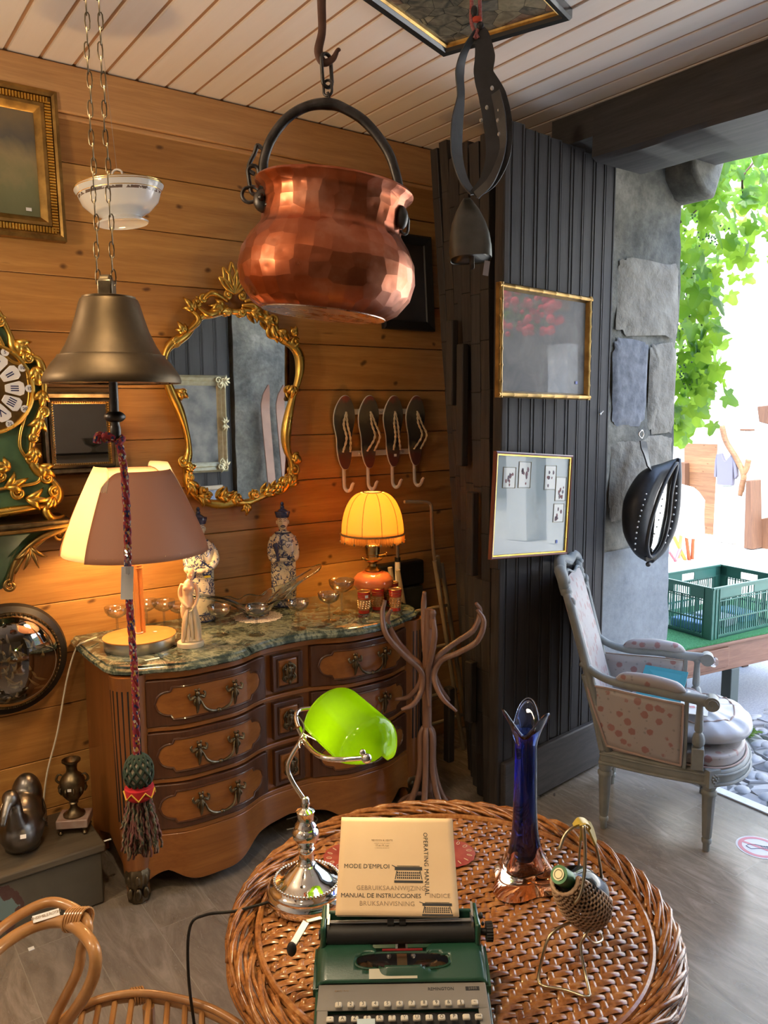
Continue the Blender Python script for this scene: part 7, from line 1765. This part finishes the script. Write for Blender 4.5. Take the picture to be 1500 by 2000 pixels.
# sides: frame, fabric panel, arm support, arm with pad and scroll
def arc(x): return hwid(x) + .012 * sin(pi * max(0, min(1, x / .375)))
for sg in (-1, 1):
    def sp_(u, v, off=0): x = .005 - .085 * v * (1 - u) + .275 * u; return (x, sg * (arc(x) + .010 * sin(pi * v) + off), .342 + .240 * v + .018 * (1 - u))
    b = MB(); b.grid(lambda u, v: sp_(u, v), 16, 10); b.build('side_upholstery', m['rose'], AC, solid=.022, smooth=60)
    b = MB(); ed = [sp_(t / 10, 0, .012) for t in range(11)] + [sp_(1, t / 6, .012) for t in range(7)] + [sp_(1 - t / 10, 1, .012) for t in range(11)] + [sp_(0, 1 - t / 6, .012) for t in range(7)]
    b.tube(ed, .0045, 6, closed=True); b.build('gimp', m['gimp'], AC)
    b = MB(); b.curve([(-.012, sg * .210, .335), (-.045, sg * .214, .48), (-.088, sg * .218, .64)], [.016, .015, .016], 10); b.build('rear_post', m['grey_paint'], AC)
    b = MB(); b.bar((.292, sg * (arc(.29)), .33), (.292, sg * arc(.29), .605), .022, .016); b.build('panel_stile', m['grey_paint'], AC, bevel=.003)
    b = MB(); xb, yb = .338, sg * (arc(.338) - .004); b.T = MT((xb, yb, .335)); b.box(-.022, .022, -.022, .022, 0, .085); b.build('plinth_block', m['grey_paint'], AC, bevel=.003)
    b = MB(); b.T = MT((xb, yb, .42)); b.lathe([(.012, 0), (.022, .012), (.023, .030), (.018, .050), (.011, .058), (.015, .064), (.016, .070), (.011, .16), (.014, .166), (.016, .172), (.012, .185)], 24, lambda a, i, z: 1 + .05 * cos(a * 9)); b.build('baluster', m['grey_paint'], AC, smooth=50)
    b = MB(); P = [(-.105, sg * .222, .690), (-.03, sg * .226, .642), (.06, sg * (arc(.06) + .004), .622), (.18, sg * (arc(.18) + .002), .618), (.28, sg * arc(.28), .610), (.34, sg * (arc(.34) + .002), .606), (.375, sg * (arc(.375) + .004), .602)]
    b.curve(P, [.016, .016, .018, .019, .019, .021, .024], 12, 6); b.tube([(.378, sg * (arc(.37) - .022), .602), (.378, sg * (arc(.37) + .030), .602)], .027, 20)
    q_ = [(.378 + (.022 - t * .0022) * cos(t * .8), sg * (arc(.37) + .031), .602 + (.022 - t * .0022) * sin(t * .8)) for t in range(10)]; b.tube(q_, .0025, 5)
    b.build('arm', m['grey_paint'], AC, smooth=50)
    b = MB(); b.curve([(.035, sg * (arc(.04) + .002), .636), (.07, sg * (arc(.07) + .002), .650), (.16, sg * arc(.16), .652), (.25, sg * arc(.25), .642), (.285, sg * arc(.285), .626)], [.010, .022, .025, .022, .008], 14, 6); b.build('arm_pad', m['rose'], AC, smooth=180)
# back: leaning frame with eared crest rail
LEAN = .30
def bk(y, z, d=0.0): t = (z - .34); return (-.020 - t * .27 - .02 * t * t + .035 * (abs(y) / .24) ** 2 + d, y, z)
bo = [(-.215, .34), (-.220, .60), (-.232, .86), (-.240, .925), (-.215, .955), (-.205, .985), (-.225, 1.02), (-.19, 1.045), (-.12, 1.030), (0, 1.060), (.12, 1.030), (.19, 1.045), (.225, 1.02), (.205, .985), (.215, .955), (.240, .925), (.232, .86), (.220, .60), (.215, .34)]
P = smooth_path([(0, y, z) for y, z in bo], 5)
b = MB(); b.tube([Vector(bk(p.y, p.z)) for p in P], [.017 + (.007 if p.z > .96 else 0) for p in P], 10, closed=True); b.tube([Vector(bk(p.y * .90, .36 + (p.z - .36) * .93, .014)) for p in P], .007, 8, closed=True)
for k in range(11): y = -.10 + .2 * k / 10; b.ball(bk(y, 1.035 - abs(y) * .25 + .012, .016), (.008, .010, .009), 8, 6)
for h_ in (-1, 1): b.ball(bk(h_ * .218, 1.012, .010), (.020, .020, .016), 12, 8); b.ball(bk(h_ * .236, .93, .008), (.016, .014, .022), 12, 8)
b.build('back_frame', m['grey_paint'], AC, smooth=180)
b = MB(); b.grid(lambda u, v: bk(-.20 + .40 * u, .36 + .63 * v, .018 + .022 * sin(pi * u) ** .5 * sin(pi * v) ** .4), 20, 20); b.grid(lambda u, v: bk(-.21 + .42 * u, .36 + .63 * v, -.012 - (.022 if v < .35 else .008) * sin(pi * u) ** .6), 20, 20); b.build('back_upholstery', m['rose'], AC, smooth=180)
# papers lying on the seat: things of their own
def paper(name, label, quadxyz, mat, th=.002):
    b = MB(); q = [Vector(p) for p in quadxyz]; n_ = (q[1] - q[0]).cross(q[3] - q[0]).normalized() * th
    b.add(q + [p + n_ for p in q], [(3, 2, 1, 0), (4, 5, 6, 7), (0, 1, 5, 4), (1, 2, 6, 5), (2, 3, 7, 6), (3, 0, 4, 7)]); o = b.build(name, mat, None, smooth=0); return tag(o, label, 'paper')
AM = Matrix.Translation(AO) @ Matrix.Rotation(radians(-56), 4, 'Z')
tq = [AM @ Vector(p) for p in ((.10, -.02, .515), (.27, -.12, .520), (.30, .06, .60), (.13, .12, .595))]
paper('teal_envelope', 'teal blue paper envelope propped on the armchair cushion', tq, plain('teal_paper', (.05, .30, .36), .6))
wq = [AM @ Vector(p) for p in ((.17, -.17, .512), (.37, -.19, .514), (.38, -.03, .520), (.18, .0, .516))]
pp = paper('white_leaflet', 'white leaflet with a small red mark lying on the armchair cushion by the near arm', wq, m['paper_tag'], .003)
b = MB(); c_ = AM @ Vector((.325, -.12, .5215)); b.T = MT(c_, rz=radians(-50)); b.box(-.02, .0, -.008, -.004, 0, .0008); b.box(-.02, .0, .002, .006, 0, .0008); b.ball((.012, 0, 0), (.007, .007, .001), 10, 4); b.build('red_mark', plain('red_print', (.65, .05, .06), .7), pp, smooth=0)

# ================================================================ table and crate in the street
q0, q1 = hit(1340, 1270, 2, .43), hit(1500, 1237, 2, .43); tdir = (q1 - q0); trz = atan2(tdir.y, tdir.x)
TO = q0 + Matrix.Rotation(trz, 3, 'Z') @ Vector((-.07, 0, 0))
ST = thing('street_table', 'low brown wooden table with one drawer and green matting, outside the doorway', 'table', (TO.x, TO.y, -.012), trz)
m['table_wood'] = wood('reddish_old_table_wood', (.16, .065, .038), (.36, .18, .11), axis=0, freq=1, rough=.5)
b = MB(); b.box(-.02, 1.35, -.012, .62, .425, .442); b.build('top', m['table_wood'], ST, bevel=.004)
b = MB(); b.box(.02, 1.30, .006, .028, .28, .425); b.box(.02, .04, .006, .60, .28, .425); b.box(1.28, 1.30, .006, .60, .28, .425); b.box(.02, 1.30, .58, .60, .28, .425); b.build('apron', m['table_wood'], ST, bevel=.003)
b = MB(); b.box(.07, .40, -.004, .010, .30, .412); D_ = b.build('drawer', m['table_wood'], ST, bevel=.004)
kx = vp(Vector((TO.x, TO.y, 0)), 1388, 1290).x
b = MB(); b.T = MT((.255, -.006, .356), rx=radians(90)); b.lathe([(.010, 0), (.012, .008), (.028, .016), (.028, .026), (.018, .034), (0, .036)], 8); b.build('faceted_knob', glassm('frosted_faceted_glass', (.85, .9, .9), .15), D_, smooth=10)
for x, y in ((.055, .035), (.43, .035), (1.26, .035), (.055, .57), (1.26, .57)):
    b = MB(); b.box(x - .028, x + .028, y - .028, y + .028, .0, .425) if abs(x - .43) > .01 else b.box(.43, .43 + .065, .0, .065, .0, .28); b.build('leg', m['brown_wood'] if abs(x - .43) > .01 else plain('grey_painted_leg', (.10, .12, .11), .6), ST, bevel=.004)
s = NT('turf_mat'); v = s.obj(); n1 = s.noise(v, 160, 3); s.set(col=s.ramp(n1, [(.3, (.02, .12, .035)), (.7, (.06, .26, .09))]), rough=.95); s.bump(n1, 1, .006)
tm = MB(); tm.box(.0, 1.33, -.004, .61, .443, .452); o = tm.build('green_turf_mat', s.m); o.location = (TO.x, TO.y, -.012); o.rotation_euler = (0, 0, trz); tag(o, 'green artificial grass mat covering the street table', 'mat')
c0 = hit(1388, 1250, 2, .442); cr_ = hit(1500, 1238, 2, .442); cl_ = hit(1300, 1240, 2, .442)
crz = trz + radians(3)
CR = thing('plastic_crate', 'green slatted plastic crate standing on the street table', 'crate', (c0.x, c0.y, .4405), crz)
m['crate'] = plain('green_crate_plastic', (.045, .16, .115), .42, col2=(.06, .19, .14), scale=5)
LXc, LYc, HC_ = .60, .40, .285
b = MB(); b.box(0, LXc, 0, LYc, 0, .008); b.build('floor_panel', m['crate'], CR)
def side(T, L, slots):
    b = MB(); b.T = T
    b.box(0, L, 0, .006, 0, .02); b.box(0, L, 0, .006, .095, .105); b.box(0, L, 0, .008, .215, .222); b.box(0, L, -.006, .010, .275, HC_)
    b.box(0, L, -.004, .0, .205, .211); b.box(0, L, -.004, 0, .10, .104)
    g0, g1 = L / 2 - .055, L / 2 + .055
    b.box(0, g0, 0, .006, .215, .28); b.box(g1, L, 0, .006, .215, .28); b.box(g0, g1, 0, .006, .262, .28)
    for k in range(slots + 1):
        x = .02 + (L - .04) * k / slots; w_ = .004 if k % 5 else .009; b.box(x - w_ / 2, x + w_ / 2, .0, .006, .0, .22)
    b.box(0, .05, -.003, .006, 0, .28); b.box(L - .05, L, -.003, .006, 0, .28)
    for x in (.05, L - .055, .022): b.box(x, x + .005, -.008, .0, 0, .28)
    return b
side(I4, LXc, 30).build('side_wall', m['crate'], CR); side(MT((LXc, LYc, 0), rz=pi), LXc, 30).build('side_wall', m['crate'], CR)
side(MT((0, LYc, 0), rz=-pi / 2), LYc, 20).build('end_wall', m['crate'], CR); side(MT((LXc, 0, 0), rz=pi / 2), LYc, 20).build('end_wall', m['crate'], CR)
rnd = random.Random(2)
for k, (cc_, l) in enumerate((((.12, .25, .45), 'blue packet lying in the green crate near its left end'), ((.45, .48, .52), 'grey packet lying in the middle of the green crate'), ((.10, .30, .42), 'teal packet lying in the green crate near its right end'))):
    b = MB(); b.box(-.07, .07, -.10, .10, 0, .05); o = b.build('packet', plain('packet_print', cc_, .5), None, bevel=.008); o.matrix_world = Matrix.Translation((c0.x, c0.y, .450)) @ Matrix.Rotation(crz, 4, 'Z') @ MT((.11 + k * .19, .2, 0), rz=rnd.uniform(-.12, .12)); tag(o, l, 'packet', 'packets in the crate')

# ================================================================ vines
s = NT('vine_leaf'); v = s.obj(); n1 = s.noise(v, 6, 2); c = s.ramp(n1, [(.35, (.035, .12, .010)), (.65, (.09, .21, .018))]); s.set(col=c, rough=.45)
tl = s.n('BsdfTranslucent', i_0=s.ramp(n1, [(.35, (.15, .30, .018)), (.65, (.30, .46, .05))])); mx = s.n('MixShader', i_0=.62); s.put(mx.inputs[1], s.b.outputs[0]); s.put(mx.inputs[2], tl.outputs[0]); s.t.links.new(mx.outputs[0], s.out.inputs[0]); m['leaf'] = s.m
LOB = []
for ang, r in ((-90, .10), (-62, .34), (-38, .62), (-18, .44), (2, .74), (20, .82), (34, .52), (52, .60), (72, .86), (90, 1.0)): LOB.append((ang, r))
def vine_leaf(mb, M, S):
    pts = [(r * cos(radians(a)), r * sin(radians(a))) for a, r in LOB] + [(-r * cos(radians(a)), r * sin(radians(a))) for a, r in LOB[::-1][1:-1]]
    vs = [Vector((0, .05, .06))] + [Vector((x, y, -.10 * abs(x) - .06 * y * y)) for x, y in pts]; n = len(pts)
    mb.add([M @ (p * S) for p in vs], [(0, 1 + i, 1 + (i + 1) % n) for i in range(n)])
def rnd_leaf_matrix(p, rnd, facing):
    droop = rnd.uniform(.1, .9); yaw = facing + rnd.gauss(0, .7)
    return Matrix.Translation(p) @ Matrix.Rotation(yaw, 4, 'Z') @ Matrix.Rotation(pi / 2 - droop * .5 + rnd.gauss(0, .25), 4, 'X') @ Matrix.Rotation(pi + rnd.gauss(0, .5), 4, 'Z')
rnd = random.Random(12); VI = thing('grape_vine', 'bright green climbing vine hanging outside the doorway beside the stone jamb', 'vine', (4.2, 2.9, 0))
b = MB(); lim = [(270, 1620), (400, 1620), (470, 1600), (540, 1500), (580, 1440), (640, 1405), (700, 1415), (760, 1400), (810, 1370), (870, 1350)]
def xmax(v):
    for (v0, x0), (v1, x1) in zip(lim, lim[1:]):
        if v <= v1: return x0 + (x1 - x0) * (v - v0) / (v1 - v0)
    return 1350
n_ = 0
while n_ < 640:
    v_ = 270 + 600 * rnd.random() ** 1.25; u_ = rnd.uniform(1250, xmax(v_))
    if u_ > 1420 and v_ > 500 and rnd.random() < .5: continue
    if v_ > 620 and rnd.random() < .25: continue
    d = rnd.uniform(3.95, 5.2); p = at(u_, v_ - 14, d)
    if p.x < 3.62: p = p + Vector((.35, 0, 0)) * 1
    if p.x < 3.6: continue
    vine_leaf(b, rnd_leaf_matrix(p - Vector((4.2, 2.9, 0)), rnd, RZ), rnd.uniform(.050, .092)); n_ += 1
tag(b.build('foliage', m['leaf'], VI, smooth=0), kind='stuff')
b = MB(); Vv = lambda u, v, d: at(u, v, d) - Vector((4.2, 2.9, 0))
b.curve([Vv(1300, 445, 4.5), Vv(1340, 425, 4.45), Vv(1380, 385, 4.4), Vv(1405, 340, 4.4), Vv(1425, 290, 4.4), Vv(1450, 200, 4.5)], [.012, .012, .011, .010, .010, .010], 8)
b.curve([Vv(1340, 425, 4.5), Vv(1352, 380, 4.4), Vv(1375, 340, 4.3), Vv(1372, 300, 4.3)], .005, 6); b.curve([Vv(1500, 290, 4.4), Vv(1470, 320, 4.4), Vv(1450, 350, 4.4), Vv(1455, 400, 4.5)], .006, 6); b.curve([Vv(1330, 520, 4.5), Vv(1345, 600, 4.5), Vv(1350, 700, 4.5), Vv(1340, 820, 4.5)], .005, 6)
b.build('stem', plain('vine_bark', (.06, .035, .022), .8), VI, smooth=180)
b = MB()
for (u0, v0) in ((1335, 350), (1395, 330), (1370, 430), (1345, 640), (1330, 720), (1345, 560), (1400, 470)):
    c_ = Vv(u0, v0, 4.2)
    for k in range(34): b.ball(c_ + Vector((rnd.gauss(0, .035), rnd.gauss(0, .03), rnd.gauss(0, .05))), .0055, 6, 4)
tag(b.build('unripe_berries', plain('green_berry', (.05, .12, .02), .5), VI), kind='stuff')
VN2 = thing('jamb_creeper', 'green creeper outside the near jamb, visible only as a reflection in the gilt mirror', 'vine', (4.1, -1.0, 0)); b = MB()
for k in range(300): vine_leaf(b, rnd_leaf_matrix(Vector((rnd.uniform(-.45, .7), rnd.uniform(-.9, .75), rnd.uniform(.6, 3.0))), rnd, radians(150)), rnd.uniform(.05, .10))
tag(b.build('foliage', m['leaf'], VN2, smooth=0), kind='stuff')
b = MB(); b.curve([(0, 0, 0), (.02, .1, 1.0), (-.05, -.1, 2.0), (.1, 0, 3.0)], .02, 8); b.build('stem', plain('creeper_bark', (.06, .035, .022), .8), VN2)

# ================================================================ across the street
def Fp(u, v, x=9.12): p = hit(u, v, 0, x); return Vector((x, p.y, p.z))
def slab(name, pts, depth, mat, label, cat, x=9.12):   # a shaped sheet of real thickness standing off the facade
    P = [Fp(u, v, x) for u, v in pts]; b = MB(); b.prism([(p.y, p.z) for p in P], x, x + depth, 'yz'); return tag(b.build(name, mat, bevel=.01), label, cat)
b = MB(); P = [Fp(1338, 866, 9.6), Fp(1402, 868, 9.6), Fp(1402, 1048, 9.6), Fp(1338, 1050, 9.6)]
b.prism([(p.y, p.z) for p in P], 9.58, 9.66, 'yz'); struct(b, 'wall_across_boards', m['larch'])
b = MB(); P = [Fp(1329, 902, 9.5), Fp(1341, 905, 9.5), Fp(1341, 950, 9.5), Fp(1329, 950, 9.5)]; b.prism([(p.y, p.z) for p in P], 9.46, 9.56, 'yz'); struct(b, 'trim_6', m['brown_wood'])
b = MB(); b.box(9.1, 9.2, Fp(1402, 900).y - .28, Fp(1402, 900).y, 0, 1.45); struct(b, 'wall_across_pier', m['plaster'])
b = MB()
for pts in (((1410, 832), (1418, 862), (1438, 895), (1452, 926), (1449, 950), (1446, 968)), ((1452, 926), (1458, 915), (1462, 898))): b.curve([Fp(u, v, 9.06) for u, v in pts], .035, 8)
tag(b.build('crooked_branch', m['larch'], smooth=180), 'crooked orange branch leaning on the sunlit wall across the street', 'branch')
b = MB(); P = [Fp(1461, 938, 8.95), Fp(1472, 938, 8.95), Fp(1474, 1080, 8.95), Fp(1456, 1082, 8.95)]; b.prism([(p.y, max(p.z, 0)) for p in P], 8.9, 9.12, 'yz'); tag(b.build('wooden_post', m['brown_wood'], bevel=.01), 'brown wooden post standing against the white wall across the street', 'post')
def garment(name, pts, mat, label, x=9.06):
    P = [Fp(u, v, x) for u, v in pts]; cy_ = sum(p.y for p in P) / len(P); y0_, y1_ = min(p.y for p in P), max(p.y for p in P)
    b = MB(); n = len(P)
    vs = [(x - .03 * sin(pi * (p.y - y0_) / (y1_ - y0_ + 1e-6)), p.y, p.z) for p in P] + [(x + .03, p.y, p.z) for p in P] + [(x - .06, cy_, sum(p.z for p in P) / n), (x + .05, cy_, sum(p.z for p in P) / n)]
    b.add(vs, [(i, (i + 1) % n, 2 * n) for i in range(n)] + [((i + 1) % n + n, i + n, 2 * n + 1) for i in range(n)] + [(i, i + n, (i + 1) % n + n, (i + 1) % n) for i in range(n)]); return tag(b.build(name, mat, smooth=60), label, 'garment')
BLs = plain('grey_lilac_cotton', (.11, .105, .145), .9)
slab('grey_blouse', [(1399, 887), (1408, 885), (1413, 898), (1416, 901), (1428, 888), (1436, 888), (1439, 930), (1434, 936), (1431, 905), (1430, 948), (1400, 946), (1399, 910), (1398, 932), (1394, 931), (1396, 900)], .05, BLs, 'grey three-quarter sleeve blouse hanging on the wall across the street', 'garment', 9.045)
garment('white_shirt', [(1402, 950), (1452, 952), (1454, 1008), (1432, 1012), (1428, 1004), (1404, 1006)], plain('white_cotton', (.85, .85, .85), .9), 'white garment hanging below the grey blouse across the street')
slab('panelled_door', [(1474, 1016), (1512, 1008), (1512, 1082), (1476, 1074)], .06, m['brown_wood'], 'brown panelled door at the right edge across the street', 'door')
slab('shutter', [(1478, 794), (1512, 790), (1512, 832), (1482, 824)], .06, m['brown_wood'], 'small brown window shutter at the right edge across the street', 'shutter')
slab('wooden_ledge', [(1428, 837), (1466, 838), (1466, 842), (1428, 841)], .1, m['brown_wood'], 'short brown wooden ledge on the white wall across the street', 'ledge', 9.1)
OC = thing('draped_chair', 'white draped chair with crossed wooden legs standing in the sunny street', 'chair', (*hit(1338, 1092, 2, 0).xy, -.01), RZ)
S_ = lambda u, v, y=0: vp(OC.location, u, v, y)
b = MB(); pts_ = [S_(1322, 1045), S_(1362, 1048), S_(1360, 1000), S_(1362, 972), S_(1352, 958), S_(1338, 945), S_(1322, 950), S_(1316, 980)]; b.prism([(p.x, p.z) for p in pts_], -.25, .25, 'xz'); b.build('white_drape', plain('white_canvas', (.86, .85, .83), .9), OC, bevel=.06, seg=3)
for A, B, c_ in (((1316, 1048), (1338, 1100), (.45, .20, .03)), ((1340, 1046), (1346, 1094), (.35, .07, .015)), ((1354, 1048), (1352, 1092), (.35, .07, .015)), ((1330, 1046), (1326, 1090), (.70, .42, .10))):
    b = MB(); p, q = S_(*A), S_(*B); q.z = max(q.z, .0); b.tube([p, q], .02, 8); b.build('leg', plain('leg_wood', c_, .6), OC)
b = MB(); p = hit(1305, 1097, 2, 0); b.tube([(p.x - .1, p.y, .0), (p.x, p.y, .12), (p.x + .1, p.y - .02, .0), (p.x + .18, p.y - .02, .12)], .02, 6); tag(b.build('red_rack', plain('red_metal', (.55, .06, .08), .5)), 'small red metal rack on the sunny street beyond the horse collar', 'rack')
# things the picture glass reflects: a planted pier further along the street
b = MB(); b.box(8.8, 9.05, -2.68, -2.35, 0, 1.2); b.box(8.8, 9.05, -2.02, -1.72, 0, 2.65)
struct(b, 'wall_across_stone_pier', m['plaster']); b = MB(); b.box(9.1, 9.19, -8.0, -1.0, .55, 4.6); struct(b, 'wall_across_dark_panel', plain('shade_dark_render', (.07, .075, .08), .8))  # panel coloured dark to stand in for a grey wall in shade
GB = thing('geranium_box', 'street window box of red geraniums, visible only as a reflection in the glazed picture', 'planter', (8.5, -2.55, 2.95))
b = MB(); b.box(.0, .25, -.7, .9, .1, .25); b.build('box', m['larch'], GB); b = MB()
for k in range(240): vine_leaf(b, rnd_leaf_matrix(Vector((rnd.uniform(-.3, .1), rnd.uniform(-.7, 1.0), rnd.uniform(-.15, .5))), rnd, radians(-90)), rnd.uniform(.05, .10))
tag(b.build('foliage', m['leaf'], GB, smooth=0), kind='stuff'); b = MB()
for k in range(70): b.ball((rnd.uniform(-.4, -.1), rnd.uniform(.2, 1.1), rnd.uniform(-.2, .45)), rnd.uniform(.03, .06), 8, 6)
tag(b.build('red_blossom', plain('red_petals', (.75, .02, .03), .7), GB), kind='stuff')

# ================================================================ floor sticker, weed, dust, small things
p = hit(1482, 1655, 2, 0); SK = thing('floor_sticker', 'round white floor sticker with a red prohibition ring at the right edge', 'sticker', (p.x, p.y, .0004), RZ)
b = MB(); b.lathe([(.0, .0), (.082, 0), (.082, .0006), (0, .0006)], 48); b.build('disc', plain('white_vinyl', (.66, .64, .66), .5), SK)
b = MB(); b.lathe([(.060, .0007), (.074, .0007), (.074, .0012), (.060, .0012)], 48, caps=False); b.bar((-.044, .044, .001), (.044, -.044, .001), .012, .0006, up=(0, 0, 1)); b.build('red_ring', plain('faded_red_vinyl', (.62, .20, .24), .5), SK)
b = MB(); b.tube([(-.045, .01, .0012), (-.03, .02, .0012), (-.005, .018, .0012), (.02, .004, .0012), (.05, -.002, .0012), (.03, -.014, .0012), (-.01, -.010, .0012), (-.035, -.012, .0012)], .0014, 4, closed=True)
for k in range(4): b.tube([(.01 + k * .008, .006, .0012), (.016 + k * .008, -.008, .0012)], .001, 4)
b.build('grey_pictogram', plain('grey_print', (.22, .22, .26), .6), SK)
p = hit(1462, 1434, 2, 0); WD = thing('green_weed', 'small green weed growing between the street cobbles right of the armchair', 'weed', (p.x, p.y, -.01)); b = MB()
for k in range(16): vine_leaf(b, Matrix.Translation((rnd.uniform(-.06, .06), rnd.uniform(-.04, .04), rnd.uniform(.01, .04))) @ Matrix.Rotation(rnd.uniform(0, 6), 4, 'Z') @ Matrix.Rotation(rnd.uniform(.1, .7), 4, 'X'), rnd.uniform(.02, .035))
b.build('leaves', m['leaf'], WD, smooth=0)
b = MB()
for k in range(150):
    t = rnd.random() ** 2; x = 2.24 + .45 * t; b.ball((x + rnd.gauss(0, .012), 2.30 + .07 * t + rnd.gauss(-.045, .015), rnd.uniform(.004, .014)), (rnd.uniform(.004, .012), rnd.uniform(.004, .010), rnd.uniform(.003, .008)), 6, 4)
tag(b.build('dust_debris', plain('grey_dust', (.08, .07, .065), .95, col2=(.20, .18, .16), scale=90)), 'grey dust and crumbs on the floor along the bottom of the dark door', 'dust', kind='stuff')
b = MB(); b.curve([tuple(hit(560, 1620, 2, .004)), tuple(hit(600, 1612, 2, .004)), tuple(hit(620, 1600, 2, .004)), tuple(hit(600, 1590, 2, .004)), tuple(hit(560, 1600, 2, .004))], .003, 6); tag(b.build('white_cable', m['cream_paint']), 'thin white cable lying on the floor under the middle of the chest', 'cable')
p = hit(62, 1854, 2, 0); b = MB(); b.box(p.x - .01, p.x + .008, p.y - .006, p.y + .01, .0, .003); tag(b.build('paper_scrap', m['paper_tag'], bevel=.001), 'tiny white paper scrap on the floor under the rattan chair arm', 'paper')

# ================================================================ what the gilt mirror sees: frames on the near door leaf, skis
OF = thing('ornate_cream_frame', 'cream ornate framed old painting on the near door, seen reflected in the gilt mirror', 'painting', (2.56, YN - .015, 1.56), pi)
profile_frame(OF, .62, .80, [(0, 0), (0, .02), (.02, .045), (.045, .03), (.05, .036), (.075, .024), (.085, .014)], plain('cream_gilt', (.52, .45, .28), .35, col2=(.40, .33, .17), scale=30, metal=.4))
b = MB()
for sx in (-1, 1):
    for sz in (-1, 1):
        for k in range(3): scroll(b, (sx * (.27 - k * .02), sz * (.36 - (k % 2) * .04)), .03, radians(90 * k), 1.1, .008, -.05, sx)
        acanthus(b, (sx * .27, sz * .36), radians(90 * sz + 90), .08, .012, -.045, 4); acanthus(b, (sx * .27, sz * .36), radians(-90 * sz), .09, .012, -.045, 4)
    acanthus(b, (sx * .28, 0), radians(90), .07, .01, -.045, 4); acanthus(b, (sx * .28, 0), radians(-90), .07, .01, -.045, 4)
b.build('carved_corner', plain('cream_gilt_ornament', (.56, .48, .28), .35, metal=.4), OF, smooth=180)
panel(OF, .46, .64, -.012, plain('dim_figure_painting', (.05, .055, .055), .5, col2=(.26, .24, .20), scale=7), 'canvas')
OF2 = thing('pale_small_frame', 'small pale wood frame low on the near door, seen reflected in the gilt mirror', 'picture', (2.62, YN - .02, .82), pi)
profile_frame(OF2, .40, .45, [(0, 0), (0, .015), (.03, .020), (.04, .008)], plain('pale_frame_wood', (.42, .33, .22), .5)); panel(OF2, .33, .38, -.006, plain('grey_blue_print', (.30, .33, .36), .5, col2=(.12, .15, .25), scale=9), 'print')
for k, (xt, xb, l) in enumerate(((3.185, 3.27, 'brown wooden ski nearer the door, leaning on the near stone jamb'), (3.33, 3.41, 'brown wooden ski nearer the street, leaning on the near stone jamb'))):
    SKI = thing('wooden_ski', l, 'ski', (xb, YN + .16, .0), 0, 'old skis leaning on the near jamb'); b = MB(); N = 24; vs = []
    for i in range(N + 1):
        t = i / N; w_ = .042 * (1 - .12 * sin(pi * t)) * (1 if t < .93 else max(.12, 1 - ((t - .93) / .07) ** 1.6)); z = .004 + 1.88 * t; x = (xt - xb) * t; y = -.10 * t + (.10 * max(0, (t - .88) / .12) ** 1.8)
        vs += [(x - w_, y, z), (x + w_, y, z), (x + w_, y + .014, z), (x - w_, y + .014, z)]
    b.add(vs, [(0, 1, 2, 3), tuple(4 * N + q for q in (3, 2, 1, 0))] + [(4 * i + q, 4 * i + (q + 1) % 4, 4 * i + 4 + (q + 1) % 4, 4 * i + 4 + q) for i in range(N) for q in range(4)])
    b.build('ski_board', plain('pinkish_ski_wood', (.22, .10, .06), .4, col2=(.30, .15, .09), scale=5), SKI)
# what the small mirror sees: a glass shelf with a bowl on the front wall
SH_ = thing('glass_shelf', 'grey wall shelf behind the viewer, seen only in the small framed mirror', 'shelf', (2.35, -3.2, 1.62)); b = MB(); b.box(-.8, .8, .0, .35, -.01, .01); b.box(-.8, .8, .0, .35, -.46, -.44); b.build('shelf_board', m['black'], SH_)
b = MB(); b.lathe([(.0, 0), (.05, 0), (.02, .02), (.02, .05), (.09, .09), (.12, .16), (.118, .16), (.085, .095), (0, .06)], 32); o = b.build('footed_glass_bowl', m['coupe']); o.location = (2.55, -2.98, 1.631); tag(o, 'clear footed glass bowl on the shelf behind the viewer, seen in the small mirror', 'bowl')
